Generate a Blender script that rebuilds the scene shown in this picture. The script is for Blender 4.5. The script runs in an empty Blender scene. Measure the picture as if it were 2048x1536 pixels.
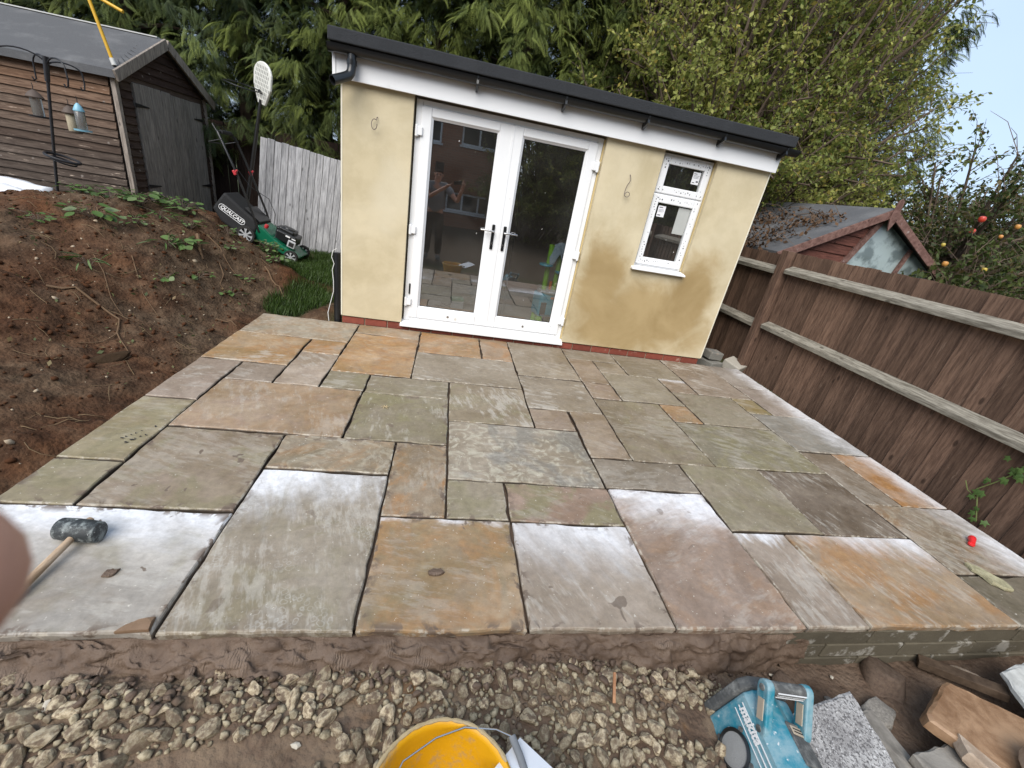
import bpy, bmesh, math, random
import numpy as np
from mathutils import Vector, Matrix, Euler, noise as mnoise
random.seed(7); RNG = np.random.default_rng(7)
R = math.radians
scene = bpy.context.scene
COL = scene.collection

# ------------------------------------------------------------------ camera
CAM_H = 1.471
cam_data = bpy.data.cameras.new('camera'); cam = bpy.data.objects.new('camera', cam_data); COL.objects.link(cam)
cam_data.sensor_width = 36.0; cam_data.lens = 14.749
cam_data.clip_start = 0.005; cam_data.clip_end = 500
cam.matrix_world = Matrix(((0.97853824, -0.09820988, -0.18115668, 0), (-0.1223773, 0.43033928, -0.89433322, 0),
                           (0.16579119, 0.89730871, 0.40908478, CAM_H), (0, 0, 0, 1)))
cam_data.dof.use_dof = True; cam_data.dof.focus_distance = 3.2; cam_data.dof.aperture_fstop = 8.0
scene.camera = cam

# ------------------------------------------------------------------ sky, sun, exposure
SUN_EL, SUN_AZ = R(44), R(208)          # azimuth clockwise from +Y
world = bpy.data.worlds.new('World'); scene.world = world; world.use_nodes = True
wn = world.node_tree; wn.nodes.clear()
w_out = wn.nodes.new('ShaderNodeOutputWorld'); w_bg = wn.nodes.new('ShaderNodeBackground')
w_sky = wn.nodes.new('ShaderNodeTexSky'); w_sky.sky_type = 'NISHITA'; w_sky.sun_disc = False
w_sky.sun_elevation = SUN_EL; w_sky.sun_rotation = SUN_AZ; w_sky.air_density = 1.0; w_sky.dust_density = 2.2; w_sky.ozone_density = 1.0
w_mix = wn.nodes.new('ShaderNodeMix'); w_mix.data_type = 'RGBA'       # thin high cloud over the blue
w_tc = wn.nodes.new('ShaderNodeTexCoord'); w_ns = wn.nodes.new('ShaderNodeTexNoise')
w_ns.inputs['Scale'].default_value = 1.6; w_ns.inputs['Detail'].default_value = 6
w_mr = wn.nodes.new('ShaderNodeMapRange'); w_mr.inputs[1].default_value = .3; w_mr.inputs[2].default_value = .7
w_mr.inputs[3].default_value = .55; w_mr.inputs[4].default_value = .8
wn.links.new(w_tc.outputs['Generated'], w_ns.inputs['Vector']); wn.links.new(w_ns.outputs['Fac'], w_mr.inputs[0])
wn.links.new(w_mr.outputs[0], w_mix.inputs[0]); wn.links.new(w_sky.outputs[0], w_mix.inputs[6])
w_mix.inputs[7].default_value = (4.9, 6.2, 8.0, 1)
wn.links.new(w_mix.outputs[2], w_bg.inputs[0]); w_bg.inputs[1].default_value = 0.088
wn.links.new(w_bg.outputs[0], w_out.inputs[0])
sun_d = bpy.data.lights.new('sun', 'SUN'); sun = bpy.data.objects.new('sun', sun_d); COL.objects.link(sun)
sun_d.energy = 2.4; sun_d.angle = R(50); sun_d.color = (1, .95, .88)
sd = Vector((math.sin(SUN_AZ) * math.cos(SUN_EL), math.cos(SUN_AZ) * math.cos(SUN_EL), math.sin(SUN_EL)))
sun.rotation_euler = sd.to_track_quat('Z', 'Y').to_euler()
vs = scene.view_settings; vs.view_transform = 'Standard'; vs.look = 'None'; vs.exposure = 0.88; vs.gamma = 1.0; vs.use_curve_mapping = False
scene.render.engine = 'CYCLES'
scene.cycles.max_bounces = 4; scene.cycles.diffuse_bounces = 2; scene.cycles.glossy_bounces = 3; scene.cycles.transmission_bounces = 4; scene.cycles.transparent_max_bounces = 6; scene.cycles.caustics_reflective = False; scene.cycles.caustics_refractive = False

# ------------------------------------------------------------------ helpers
WM = {}                                   # world matrices of things
def wmat(o):
    return WM.get(o.name, Matrix.Identity(4)) if o else Matrix.Identity(4)
def tag(o, label=None, cat=None, group=None, kind=None):
    if label: o['label'] = label
    if cat: o['category'] = cat
    if group: o['group'] = group
    if kind: o['kind'] = kind
    return o
def thing(name, label, cat, loc=(0, 0, 0), rot=(0, 0, 0), group=None):
    o = bpy.data.objects.new(name, None); COL.objects.link(o); o.empty_display_size = .1
    o.location = loc; o.rotation_euler = rot
    WM[o.name] = Matrix.Translation(loc) @ Euler(rot).to_matrix().to_4x4()
    return tag(o, label, cat, group)

class MB:
    def __init__(self): self.v = []; self.f = []; self.m = []
    def add(self, vs, fs, mi=0):
        n = len(self.v); self.v += [tuple(p) for p in vs]; self.f += [tuple(i + n for i in f) for f in fs]; self.m += [mi] * len(fs); return self
    def box(self, c, s, rot=None, mi=0, taper=1.0):
        hx, hy, hz = s[0] / 2, s[1] / 2, s[2] / 2
        P = [Vector((x * (taper if z > 0 else 1), y * (taper if z > 0 else 1), z)) for z in (-hz, hz) for y in (-hy, hy) for x in (-hx, hx)]
        if rot is not None:
            Q = rot if isinstance(rot, Matrix) else Euler(rot).to_matrix()
            P = [Q @ p for p in P]
        c = Vector(c)
        return self.add([p + c for p in P], [(0, 2, 3, 1), (4, 5, 7, 6), (0, 1, 5, 4), (2, 6, 7, 3), (0, 4, 6, 2), (1, 3, 7, 5)], mi)
    def mm(self, x0, x1, y0, y1, z0, z1, mi=0):
        return self.box(((x0 + x1) / 2, (y0 + y1) / 2, (z0 + z1) / 2), (x1 - x0, y1 - y0, z1 - z0), None, mi)
    def bar(self, p0, p1, w, h, up=(0, 0, 1), mi=0):
        p0, p1 = Vector(p0), Vector(p1); d = (p1 - p0); L = d.length; d.normalize()
        s = d.cross(Vector(up)); s.normalize(); u = s.cross(d)
        Q = Matrix((s, d, u)).transposed()
        return self.box((p0 + p1) / 2, (w, L, h), Q, mi)
    def tube(self, pts, r, n=8, caps=True, mi=0, flat=1.0):
        pts = [Vector(p) for p in pts]; k = len(pts)
        rs = r if isinstance(r, (list, tuple)) else [r] * k
        vs = []; prev = None
        for i, p in enumerate(pts):
            t = (pts[min(i + 1, k - 1)] - pts[max(i - 1, 0)]); t.normalize()
            if prev is None:
                a = Vector((0, 0, 1)) if abs(t.z) < .9 else Vector((1, 0, 0))
                s = t.cross(a)
            else:
                s = prev - t * prev.dot(t)
            s.normalize(); prev = s; u = s.cross(t)
            for j in range(n):
                an = 2 * math.pi * j / n
                vs.append(p + (s * math.cos(an) + u * math.sin(an) * flat) * rs[i])
        fs = [(i * n + j, i * n + (j + 1) % n, (i + 1) * n + (j + 1) % n, (i + 1) * n + j) for i in range(k - 1) for j in range(n)]
        if caps: fs += [tuple(range(n))[::-1], tuple((k - 1) * n + j for j in range(n))]
        return self.add(vs, fs, mi)
    def lathe(self, prof, n=24, mat=None, mi=0, close=False):
        mat = mat or Matrix.Identity(4); vs = []
        for r, z in prof:
            for j in range(n):
                a = 2 * math.pi * j / n; vs.append(mat @ Vector((r * math.cos(a), r * math.sin(a), z)))
        k = len(prof)
        fs = [(i * n + j, i * n + (j + 1) % n, (i + 1) * n + (j + 1) % n, (i + 1) * n + j) for i in range(k - 1) for j in range(n)]
        if close: fs += [tuple(range(n))[::-1], tuple((k - 1) * n + j for j in range(n))]
        return self.add(vs, fs, mi)
    def prism(self, poly, d0, d1, mat=None, mi=0):
        """poly in local xy, extruded along local z"""
        mat = mat or Matrix.Identity(4); n = len(poly)
        vs = [mat @ Vector((x, y, d0)) for x, y in poly] + [mat @ Vector((x, y, d1)) for x, y in poly]
        fs = [tuple(range(n))[::-1], tuple(range(n, 2 * n))] + [(i, (i + 1) % n, n + (i + 1) % n, n + i) for i in range(n)]
        return self.add(vs, fs, mi)
    def build(self, name, mat, parent=None, smooth=False, bevel=0, local=False, loc=None, rot=None, seg=2, sub=0, angle=40):
        vs = self.v
        if parent is not None and not local:
            inv = wmat(parent).inverted(); vs = [inv @ Vector(p) for p in vs]
        me = bpy.data.meshes.new(name); me.from_pydata([tuple(p) for p in vs], [], self.f)
        mats = mat if isinstance(mat, (list, tuple)) else [mat]
        for m in mats: me.materials.append(m)
        if len(mats) > 1: me.polygons.foreach_set('material_index', self.m)
        if smooth: me.polygons.foreach_set('use_smooth', [True] * len(me.polygons))
        me.update()
        bm = bmesh.new(); bm.from_mesh(me); bmesh.ops.recalc_face_normals(bm, faces=bm.faces); bm.to_mesh(me); bm.free()
        if smooth: me.set_sharp_from_angle(angle=R(angle))
        return link(name, me, parent, loc, rot, bevel, seg, sub)
def link(name, me, parent=None, loc=None, rot=None, bevel=0, seg=2, sub=0):
    o = bpy.data.objects.new(name, me); COL.objects.link(o)
    if parent: o.parent = parent
    if loc is not None: o.location = loc
    if rot is not None: o.rotation_euler = rot
    WM[o.name] = wmat(parent) @ Matrix.Translation(loc if loc is not None else (0, 0, 0)) @ Euler(rot if rot is not None else (0, 0, 0)).to_matrix().to_4x4()
    if bevel:
        b = o.modifiers.new('bevel', 'BEVEL'); b.width = bevel; b.segments = seg; b.limit_method = 'ANGLE'; b.angle_limit = R(40)
    if sub:
        s = o.modifiers.new('sub', 'SUBSURF'); s.levels = sub; s.render_levels = sub
    return o
def np_mesh(name, V, F, mat, tint=None, smooth=False):
    """V (n,3) float, F (m,3|4) int arrays"""
    me = bpy.data.meshes.new(name); V = np.asarray(V, np.float32); F = np.asarray(F, np.int32); k = F.shape[1]
    me.vertices.add(len(V)); me.vertices.foreach_set('co', V.ravel())
    me.loops.add(F.size); me.loops.foreach_set('vertex_index', F.ravel())
    me.polygons.add(len(F)); me.polygons.foreach_set('loop_start', np.arange(0, F.size, k, dtype=np.int32))
    me.polygons.foreach_set('loop_total', np.full(len(F), k, np.int32))
    if smooth: me.polygons.foreach_set('use_smooth', np.ones(len(F), bool))
    me.update(calc_edges=True)
    if tint is not None:
        a = me.color_attributes.new('tint', 'FLOAT_COLOR', 'POINT'); a.data.foreach_set('color', np.asarray(tint, np.float32).ravel())
    for m in (mat if isinstance(mat, (list, tuple)) else [mat]): me.materials.append(m)
    return me
def smoothstep(a, b, x):
    t = np.clip((x - a) / (b - a), 0, 1); return t * t * (3 - 2 * t)
def vnoise(x, y, seed=0):
    """numpy 2d value noise, -1..1"""
    xi = np.floor(x).astype(np.int64); yi = np.floor(y).astype(np.int64); fx = x - xi; fy = y - yi
    fx = fx * fx * (3 - 2 * fx); fy = fy * fy * (3 - 2 * fy)
    def h(a, b):
        n = (a * 374761393 + b * 668265263 + seed * 974634777) & 0xffffffff
        n = ((n ^ (n >> 13)) * 1274126177) & 0xffffffff
        return ((n ^ (n >> 16)) & 0xffff) / 32767.5 - 1
    return (h(xi, yi) * (1 - fx) + h(xi + 1, yi) * fx) * (1 - fy) + (h(xi, yi + 1) * (1 - fx) + h(xi + 1, yi + 1) * fx) * fy
def fbm(x, y, sc, octv=4, seed=0):
    s = 0; a = 1; t = 0
    for i in range(octv):
        s = s + a * vnoise(x * sc + 17.3 * i, y * sc - 9.1 * i, seed + i); t += a; a *= .5; sc *= 2.1
    return s / t

# ------------------------------------------------------------------ material toolkit
class NT:
    def __init__(self, name):
        self.mat = bpy.data.materials.new(name); self.mat.use_nodes = True
        self.t = self.mat.node_tree; self.t.nodes.clear()
        self.out = self.n('ShaderNodeOutputMaterial'); self.b = self.n('ShaderNodeBsdfPrincipled')
        self.l(self.b.outputs[0], self.out.inputs[0])
    def n(self, typ, **kw):
        nd = self.t.nodes.new(typ)
        for k, v in kw.items(): setattr(nd, k, v)
        return nd
    def l(self, a, b): self.t.links.new(a, b)
    def val(self, sock, v):
        if hasattr(v, 'is_linked') or isinstance(v, bpy.types.NodeSocket): self.l(v, sock)
        else: sock.default_value = v
    def coord(self, kind='Object', scale=(1, 1, 1), rnd=0.0, rot=(0, 0, 0)):
        tc = self.n('ShaderNodeTexCoord'); mp = self.n('ShaderNodeMapping'); mp.inputs['Scale'].default_value = scale; mp.inputs['Rotation'].default_value = rot
        src = tc.outputs[kind]
        if rnd:
            oi = self.n('ShaderNodeObjectInfo'); vm = self.n('ShaderNodeVectorMath', operation='SCALE')
            cx = self.n('ShaderNodeCombineXYZ')
            for i, q in enumerate((1.0, 1.7, 2.3)):
                m = self.n('ShaderNodeMath', operation='MULTIPLY'); self.l(oi.outputs['Random'], m.inputs[0]); m.inputs[1].default_value = q * rnd; self.l(m.outputs[0], cx.inputs[i])
            ad = self.n('ShaderNodeVectorMath', operation='ADD'); self.l(src, ad.inputs[0]); self.l(cx.outputs[0], ad.inputs[1]); src = ad.outputs[0]
        self.l(src, mp.inputs['Vector']); return mp.outputs[0]
    def noise(self, vec, scale=5, detail=4, rough=.6, dist=0.0):
        x = self.n('ShaderNodeTexNoise'); x.inputs['Scale'].default_value = scale; x.inputs['Detail'].default_value = detail
        x.inputs['Roughness'].default_value = rough; x.inputs['Distortion'].default_value = dist; self.l(vec, x.inputs['Vector']); return x.outputs['Fac']
    def voro(self, vec, scale=5, feature='F1', rand=1.0):
        x = self.n('ShaderNodeTexVoronoi', feature=feature); x.inputs['Scale'].default_value = scale; x.inputs['Randomness'].default_value = rand
        self.l(vec, x.inputs['Vector']); return x
    def mr(self, v, a, b, c=0.0, d=1.0, smooth=True):
        x = self.n('ShaderNodeMapRange', interpolation_type='SMOOTHSTEP' if smooth else 'LINEAR')
        self.l(v, x.inputs[0]); x.inputs[1].default_value = a; x.inputs[2].default_value = b; x.inputs[3].default_value = c; x.inputs[4].default_value = d; return x.outputs[0]
    def math(self, op, a, b=None, clamp=False):
        x = self.n('ShaderNodeMath', operation=op, use_clamp=clamp); self.val(x.inputs[0], a)
        if b is not None: self.val(x.inputs[1], b)
        return x.outputs[0]
    def mix(self, f, a, b, blend='MIX'):
        x = self.n('ShaderNodeMix', data_type='RGBA', blend_type=blend)
        self.val(x.inputs[0], f)
        for s, c in ((x.inputs[6], a), (x.inputs[7], b)):
            if isinstance(c, bpy.types.NodeSocket): self.l(c, s)
            else: s.default_value = (c[0], c[1], c[2], 1)
        return x.outputs[2]
    def ramp(self, f, stops):
        x = self.n('ShaderNodeValToRGB'); e = x.color_ramp.elements
        while len(e) > len(stops): e.remove(e[-1])
        while len(e) < len(stops): e.new(.5)
        for k, (p, c) in enumerate(stops): e[k].position = p; e[k].color = (c[0], c[1], c[2], 1)
        self.l(f, x.inputs[0]); return x.outputs[0]
    def attr(self, name, typ='OBJECT'):
        x = self.n('ShaderNodeAttribute', attribute_type=typ, attribute_name=name); return x
    def bump(self, h, strength=.3, dist=.01):
        x = self.n('ShaderNodeBump'); x.inputs['Strength'].default_value = strength; x.inputs['Distance'].default_value = dist
        self.l(h, x.inputs['Height']); self.l(x.outputs[0], self.b.inputs['Normal'])
    def rand(self):
        return self.n('ShaderNodeObjectInfo').outputs['Random']
    def hsv(self, c, v=1.0, s=1.0, h=.5):
        x = self.n('ShaderNodeHueSaturation'); self.l(c, x.inputs['Color']); self.val(x.inputs['Value'], v); self.val(x.inputs['Saturation'], s); self.val(x.inputs['Hue'], h); return x.outputs[0]
    def done(self, color=None, rough=None, spec=None, metal=None):
        if color is not None:
            if isinstance(color, bpy.types.NodeSocket): self.l(color, self.b.inputs['Base Color'])
            else: self.b.inputs['Base Color'].default_value = (color[0], color[1], color[2], 1)
        if rough is not None: self.val(self.b.inputs['Roughness'], rough)
        if spec is not None: self.b.inputs['Specular IOR Level'].default_value = spec
        if metal is not None: self.b.inputs['Metallic'].default_value = metal
        return self.mat
def plain(name, c1, c2=None, sc=8, rough=.6, spec=.4, bump=.15, bsc=None, metal=0, rnd=1.0, stretch=(1, 1, 1), vary=0.0, dirt=None, dirt_sc=4, dirt_lo=.55, dirt_hi=.75, bd=.004):
    k = NT(name); v = k.coord('Object', stretch, rnd); c2 = c2 or tuple(x * .75 for x in c1)
    col = k.mix(k.noise(v, sc, 5, .6), c2, c1)
    if vary: col = k.hsv(col, k.math('ADD', k.math('MULTIPLY', k.rand(), vary), 1 - vary / 2))
    if dirt: col = k.mix(k.mr(k.noise(v, dirt_sc, 6, .65), dirt_lo, dirt_hi), col, dirt)
    if bump: k.bump(k.noise(v, bsc or sc * 4, 5, .65), bump, bd)
    return k.done(col, rough, spec, metal)

# ================================================================== GROUND
_cp = np.array([
 (-1.8,.5,-.14),(-1.8,1,-.09),(-1.8,2,-.08),(-1.8,3,-.08),(-1.8,4,-.07),(-1.8,4.6,-.03),
 (-2.3,1.5,.0),(-2.3,2.5,.04),(-2.2,3.5,.07),(-2.1,4.3,.09),
 (-2.8,1.0,.10),(-2.8,2.5,.20),(-2.8,3.5,.36),(-2.6,4.3,.46),(-2.25,4.9,.32),
 (-3.5,2.5,.38),(-3.4,3.5,.57),(-3.3,4.3,.69),(-3.2,5.0,.775),(-2.8,5.2,.71),(-2.5,5.3,.62),(-2.1,5.4,.36),
 (-3.9,5.2,.64),(-4.5,5.0,.51),(-4.3,4,.60),(-5.5,4,.4),(-5,2.5,.35),(-7,4,.3),(-7,1,.1),
 (-3.3,5.7,.56),(-3.9,5.9,.40),(-5,5.9,.32),(-3.5,6.4,.50),(-2.07,6.3,.12),(-2.56,6.3,.29),(-3.0,6.3,.55),(-3.5,7,.4),(-2.75,5.8,.47),(-2.25,5.85,.24),
 (-1.6,5.2,.04),(-1.5,6,.08),(-1.3,7,.10),(-2.3,7.2,.14),(-3,7.6,.2),(-1.2,4.6,-.04),(-1.9,4.9,.12),
 (-4,9,.15),(0,9,.1),(4,9,0),(8,8,0),(5,5,0),(5,2,0),(8,3,0),(4.1,3,-.02),
 (-1.5,.6,-.13),(-1.5,.93,-.10),(-.8,.4,-.17),(-.8,.93,-.105),(0,.4,-.18),(1,.4,-.20),(0,.93,-.105),(.8,.93,-.12),(1.15,.92,-.16),(1.6,.4,-.25),(1.6,.9,-.25),(2,.4,-.27),(2.2,.88,-.265),(2.8,.6,-.27),(2.9,.9,-.25),(3.5,.8,-.24),(3.4,.2,-.2),
 (-.8,-.1,-.2),(0,-.15,-.18),(1,-.1,-.2),(0,-.6,-.05),(-1,-.6,-.05),(1,-.6,-.06),(0,-2.5,0),(-3,-2,0),(3,-2,0),(-3,0,.02),(-2.3,.4,-.1),
 (0,1.6,-.32),(1.5,1.6,-.32),(3,1.6,-.32),(-1.2,1.6,-.32),(0,3,-.32),(1.5,3,-.32),(3,3,-.32),(-1.2,3,-.32),(0,5,-.3),(2,5,-.3),(0,7,-.1),(2,7,-.1),(3.5,4.5,-.12),(3.6,2,-.2)], float)
def _tps(d): return np.where(d > 1e-9, d * d * np.log(np.maximum(d, 1e-9)), 0)
_n = len(_cp); _K = _tps(np.hypot(_cp[:, None, 0] - _cp[None, :, 0], _cp[:, None, 1] - _cp[None, :, 1])) + np.eye(_n) * 0.02
_Pm = np.c_[np.ones(_n), _cp[:, :2]]
_w = np.linalg.solve(np.block([[_K, _Pm], [_Pm.T, np.zeros((3, 3))]]), np.r_[_cp[:, 2], 0, 0, 0])
def ground_base(x, y):
    x = np.asarray(x, float); y = np.asarray(y, float); xs = np.clip(x, -8, 9); ys = np.clip(y, -3, 9.5)
    z = _w[_n] + _w[_n + 1] * xs + _w[_n + 2] * ys
    for i in range(_n): z = z + _w[i] * _tps(np.hypot(xs - _cp[i, 0], ys - _cp[i, 1]))
    far = smoothstep(0, 6, np.hypot(x - xs, y - ys)); return z * (1 - far) + .05 * far
def soil_mask(x, y):          # 1 on the heap of dug soil
    return smoothstep(0, -.25, x - np.where(y > 4.3, -1.0, -1.52)) * smoothstep(7.2, 6.4, y) * smoothstep(-7, -5.5, x)
def grass_mask(x, y):
    e = fbm(x, y, 2.2, 3, 5) * .25
    a = smoothstep(-2.25, -1.9, x + e) * smoothstep(-.95, -1.15, x) * smoothstep(5.35, 5.65, y + e)
    b = smoothstep(.38, .22, np.hypot((x + 1.50 + e * .3) / .8, (y - 5.05) / 1.25))
    c = smoothstep(.26, .16, np.hypot((x + 1.62) / 1.0, (y - 4.66) / 1.0))
    return np.clip(np.maximum(np.maximum(a, b), c), 0, 1)
def front_mask(x, y):         # hardcore / mud in front of the patio
    return smoothstep(1.25, 1.0, y) * smoothstep(-.3, .1, y) * smoothstep(-2.1, -1.7, x)
def ground_h(x, y):
    x = np.asarray(x, float); y = np.asarray(y, float)
    z = ground_base(x, y); s = soil_mask(x, y); f = front_mask(x, y); g = grass_mask(x, y)
    z = z + s * (1 - g) * (.055 * fbm(x, y, 1.7, 3, 1) + .060 * fbm(x, y, 5, 5, 2) + .040 * np.abs(fbm(x, y, 13, 4, 3)))
    z = z + f * (.02 * fbm(x, y, 4, 3, 8) + .016 * fbm(x, y, 14, 3, 9)) + (1 - s) * (1 - f) * .012 * fbm(x, y, 6, 3, 4)
    return z

def _axis(stops):
    out = []
    for a, b, st in stops: out.append(np.arange(a, b, st))
    return np.concatenate(out + [np.array([stops[-1][1]])])
gxs = _axis([(-80, -12, 8), (-12, -6, .4), (-6, -4.6, .06), (-4.6, -1.5, .021), (-1.5, 2.6, .03), (2.6, 4, .08), (4, 12, .5), (12, 80, 8)])
gys = _axis([(-80, -8, 8), (-8, -.4, .3), (-.4, .2, .08), (.2, 1.2, .024), (1.2, 7.0, .03), (7.0, 8, .1), (8, 14, .5), (14, 92, 8)])
GX, GY = np.meshgrid(gxs, gys); GZ = ground_h(GX, GY)
nx, ny = len(gxs), len(gys)
def gh(x, y):
    i = min(max(int(np.searchsorted(gxs, x)) - 1, 0), nx - 2); j = min(max(int(np.searchsorted(gys, y)) - 1, 0), ny - 2)
    u = (x - gxs[i]) / (gxs[i + 1] - gxs[i]); w = (y - gys[j]) / (gys[j + 1] - gys[j])
    return float((GZ[j, i] * (1 - u) + GZ[j, i + 1] * u) * (1 - w) + (GZ[j + 1, i] * (1 - u) + GZ[j + 1, i + 1] * u) * w)
idx = np.arange(nx * ny).reshape(ny, nx)
GF = np.stack([idx[:-1, :-1], idx[:-1, 1:], idx[1:, 1:], idx[1:, :-1]], -1).reshape(-1, 4)
zone = np.stack([soil_mask(GX, GY), grass_mask(GX, GY), front_mask(GX, GY), np.ones_like(GX)], -1).reshape(-1, 4)

k = NT('soil'); v = k.coord('Object'); za = k.attr('tint', 'GEOMETRY'); sp = k.n('ShaderNodeSeparateColor'); k.l(za.outputs['Color'], sp.inputs[0])
n1 = k.noise(v, 1.3, 6, .65); n2 = k.noise(v, 9, 6, .7); n3 = k.noise(v, 60, 4, .7)
red = k.ramp(k.math('ADD', k.math('MULTIPLY', n1, .55), k.math('MULTIPLY', n2, .45)), [(.32, (.021, .0092, .0048)), (.48, (.062, .0245, .0108)), (.60, (.112, .046, .019)), (.72, (.16, .080, .040))])
tan = k.ramp(n2, [(.3, (.10, .068, .046)), (.5, (.165, .118, .082)), (.7, (.22, .16, .105))])
rust = k.mix(k.mr(k.noise(v, 2.1, 4), .56, .68), tan, (.20, .098, .035))
lawn = k.mix(n2, (.035, .045, .016), (.075, .075, .03))
red = k.mix(k.mr(k.noise(v, .75, 4, .6, .5), .38, .58, .12, 1.0), red, k.ramp(n2, [(.3, (.030, .019, .012)), (.5, (.080, .052, .032)), (.7, (.145, .10, .064))])); c = k.mix(sp.outputs[0], lawn, red); mud = k.ramp(n2, [(.3, (.075, .048, .033)), (.5, (.125, .085, .060)), (.72, (.17, .122, .088))]); gxp = k.n('ShaderNodeSeparateXYZ'); k.l(v, gxp.inputs[0]); fm_ = k.math('MAXIMUM', k.mr(gxp.outputs[0], 1.25, 1.45), k.mr(k.noise(v, 3.4, 4), .50, .56)); c = k.mix(sp.outputs[2], c, k.mix(fm_, rust, mud)); c = k.mix(k.mr(gxp.outputs[1], -.1, -.5), c, (.085, .062, .042)); c = k.mix(sp.outputs[1], c, (.030, .042, .014))
c = k.mix(k.mr(n3, .62, .72), c, k.mix(.5, c, (.22, .16, .11)))
crumb = k.voro(v, 46); k.bump(k.math('ADD', k.math('MULTIPLY', n3, .5), k.math('ADD', k.math('MULTIPLY', n2, 1.6), k.math('MULTIPLY', crumb.outputs['Distance'], -.6))), .8, .016)
M_SOIL = k.done(c, .93, .15)
me = np_mesh('ground', np.stack([GX, GY, GZ], -1).reshape(-1, 3), GF, M_SOIL, zone, smooth=True)
tag(link('ground', me), kind='structure')

# ================================================================== PATIO
k = NT('sandstone'); oi = k.n('ShaderNodeObjectInfo'); v = k.coord('Object', (1, 1, 1), 11.0); tc = k.n('ShaderNodeTexCoord')
def A(n): return k.attr(n).outputs['Fac']
sx = k.n('ShaderNodeSeparateXYZ'); k.l(tc.outputs['Object'], sx.inputs[0])
ex = k.math('SUBTRACT', A('hx'), k.math('ABSOLUTE', sx.outputs[0])); ey = k.math('SUBTRACT', A('hy'), k.math('ABSOLUTE', sx.outputs[1]))
edge = k.math('MINIMUM', ex, ey)
rot = k.n('ShaderNodeVectorRotate', rotation_type='Z_AXIS'); k.l(v, rot.inputs['Vector']); k.l(A('ang'), rot.inputs['Angle'])
st = k.n('ShaderNodeMapping'); st.inputs['Scale'].default_value = (1, 3.6, 1); k.l(rot.outputs[0], st.inputs[0]); sv = st.outputs[0]
big = k.noise(v, 1.9, 3, .62, .8); mid = k.noise(v, 6.5, 4, .65, .5); fine = k.noise(v, 48, 2, .7); streak = k.noise(sv, 3.2, 4, .7, .3)
base = k.mix(k.mr(big, .34, .66), k.hsv(oi.outputs['Color'], .80, 1.08), k.hsv(oi.outputs['Color'], 1.16, .86))
base = k.mix(k.mr(mid, .42, .72, 0, .55), base, k.mix(A('pink'), (.20, .170, .122), (.245, .178, .142)))
base = k.mix(k.math('MULTIPLY', k.mr(streak, .46, .70), .15), base, k.hsv(base, .62, 1.1))
base = k.mix(k.math('MULTIPLY', k.mr(k.noise(v, 3.1, 3, .6, 1.2), .47, .62), A('green')), base, (.195, .170, .095))
om = k.math('MULTIPLY', k.mr(k.math('ADD', k.math('MULTIPLY', k.noise(v, 2.6, 4, .66, 1.4), .75), k.math('MULTIPLY', streak, .25)), .44, .60), A('orange'))
base = k.mix(om, base, k.mix(k.noise(v, 14, 3, .7), (.20, .085, .028), (.42, .235, .095)))
swirl = k.noise(v, 5.5, 4, .62, 3.5); base = k.mix(k.math('MULTIPLY', k.math('MULTIPLY', k.mr(swirl, .47, .63), A('swirl')), .72), base, (.42, .385, .30))
base = k.mix(k.math('MULTIPLY', k.mr(k.noise(v, 2.0, 3, .5, 2.0), .54, .70), k.math('MULTIPLY', A('swirl'), .6)), base, (.15, .145, .13))
# chalky scuffs, white growing towards one edge of a slab
sc1 = k.math('MULTIPLY', k.mr(k.math('MULTIPLY', k.noise(v, 2.4, 3, .65), k.noise(sv, 7, 3, .75)), .255, .36), A('scuff'))
base = k.mix(k.math('MULTIPLY', sc1, .42), base, (.46, .43, .38))
spk = k.mr(k.noise(v, 62, 3, .6), .67, .73, 0, .8); base = k.mix(spk, base, (.55, .51, .44))
ring = k.voro(v, 44); rg = k.math('MULTIPLY', k.mr(k.math('ABSOLUTE', k.math('SUBTRACT', ring.outputs['Distance'], .42)), .12, .02), k.math('MULTIPLY', A('rings'), k.mr(k.noise(v, 3.3, 4), .45, .60)))
base = k.mix(k.math('MULTIPLY', k.math('MULTIPLY', rg, fine), .62), base, (.46, .44, .40))
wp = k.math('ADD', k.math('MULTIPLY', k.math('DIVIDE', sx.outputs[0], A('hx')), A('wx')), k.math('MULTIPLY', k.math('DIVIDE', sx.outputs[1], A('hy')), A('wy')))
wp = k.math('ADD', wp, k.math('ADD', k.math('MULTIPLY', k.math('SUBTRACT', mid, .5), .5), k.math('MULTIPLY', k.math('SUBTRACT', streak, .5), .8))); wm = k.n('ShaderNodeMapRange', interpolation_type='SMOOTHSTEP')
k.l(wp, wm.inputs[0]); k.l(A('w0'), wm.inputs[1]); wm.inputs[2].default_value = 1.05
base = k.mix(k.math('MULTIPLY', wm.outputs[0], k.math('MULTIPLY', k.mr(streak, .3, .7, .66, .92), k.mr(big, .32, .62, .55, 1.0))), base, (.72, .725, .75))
# wet mortar smeared along the joints, dark damp spots
smr = k.math('MULTIPLY', k.mr(edge, .05, .006), k.mr(k.noise(v, 12, 4, .6, .6), .52, .60)); smr = k.math('MULTIPLY', smr, A('smear'))
base = k.mix(smr, base, (.125, .090, .066))
spot = k.math('MULTIPLY', k.mr(k.noise(v, 7.5, 3, .5, .4), .685, .70), A('smear')); base = k.mix(spot, base, (.14, .105, .078))
base = k.mix(k.math('MULTIPLY', k.math('MULTIPLY', k.mr(edge, .010, .001), k.mr(k.noise(v, 22, 3, .7), .48, .60)), .7), base, (.44, .40, .33)); base = k.hsv(base, k.mr(k.noise(v, 27, 4, .72), .25, .75, .80, 1.20, False))
base = k.mix(k.math('MULTIPLY', k.mr(sx.outputs[2], -.004, -.009), A('darkish')), base, (.045, .033, .025))  # slab sides turn dark brown below the top edge, front row excepted
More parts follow.
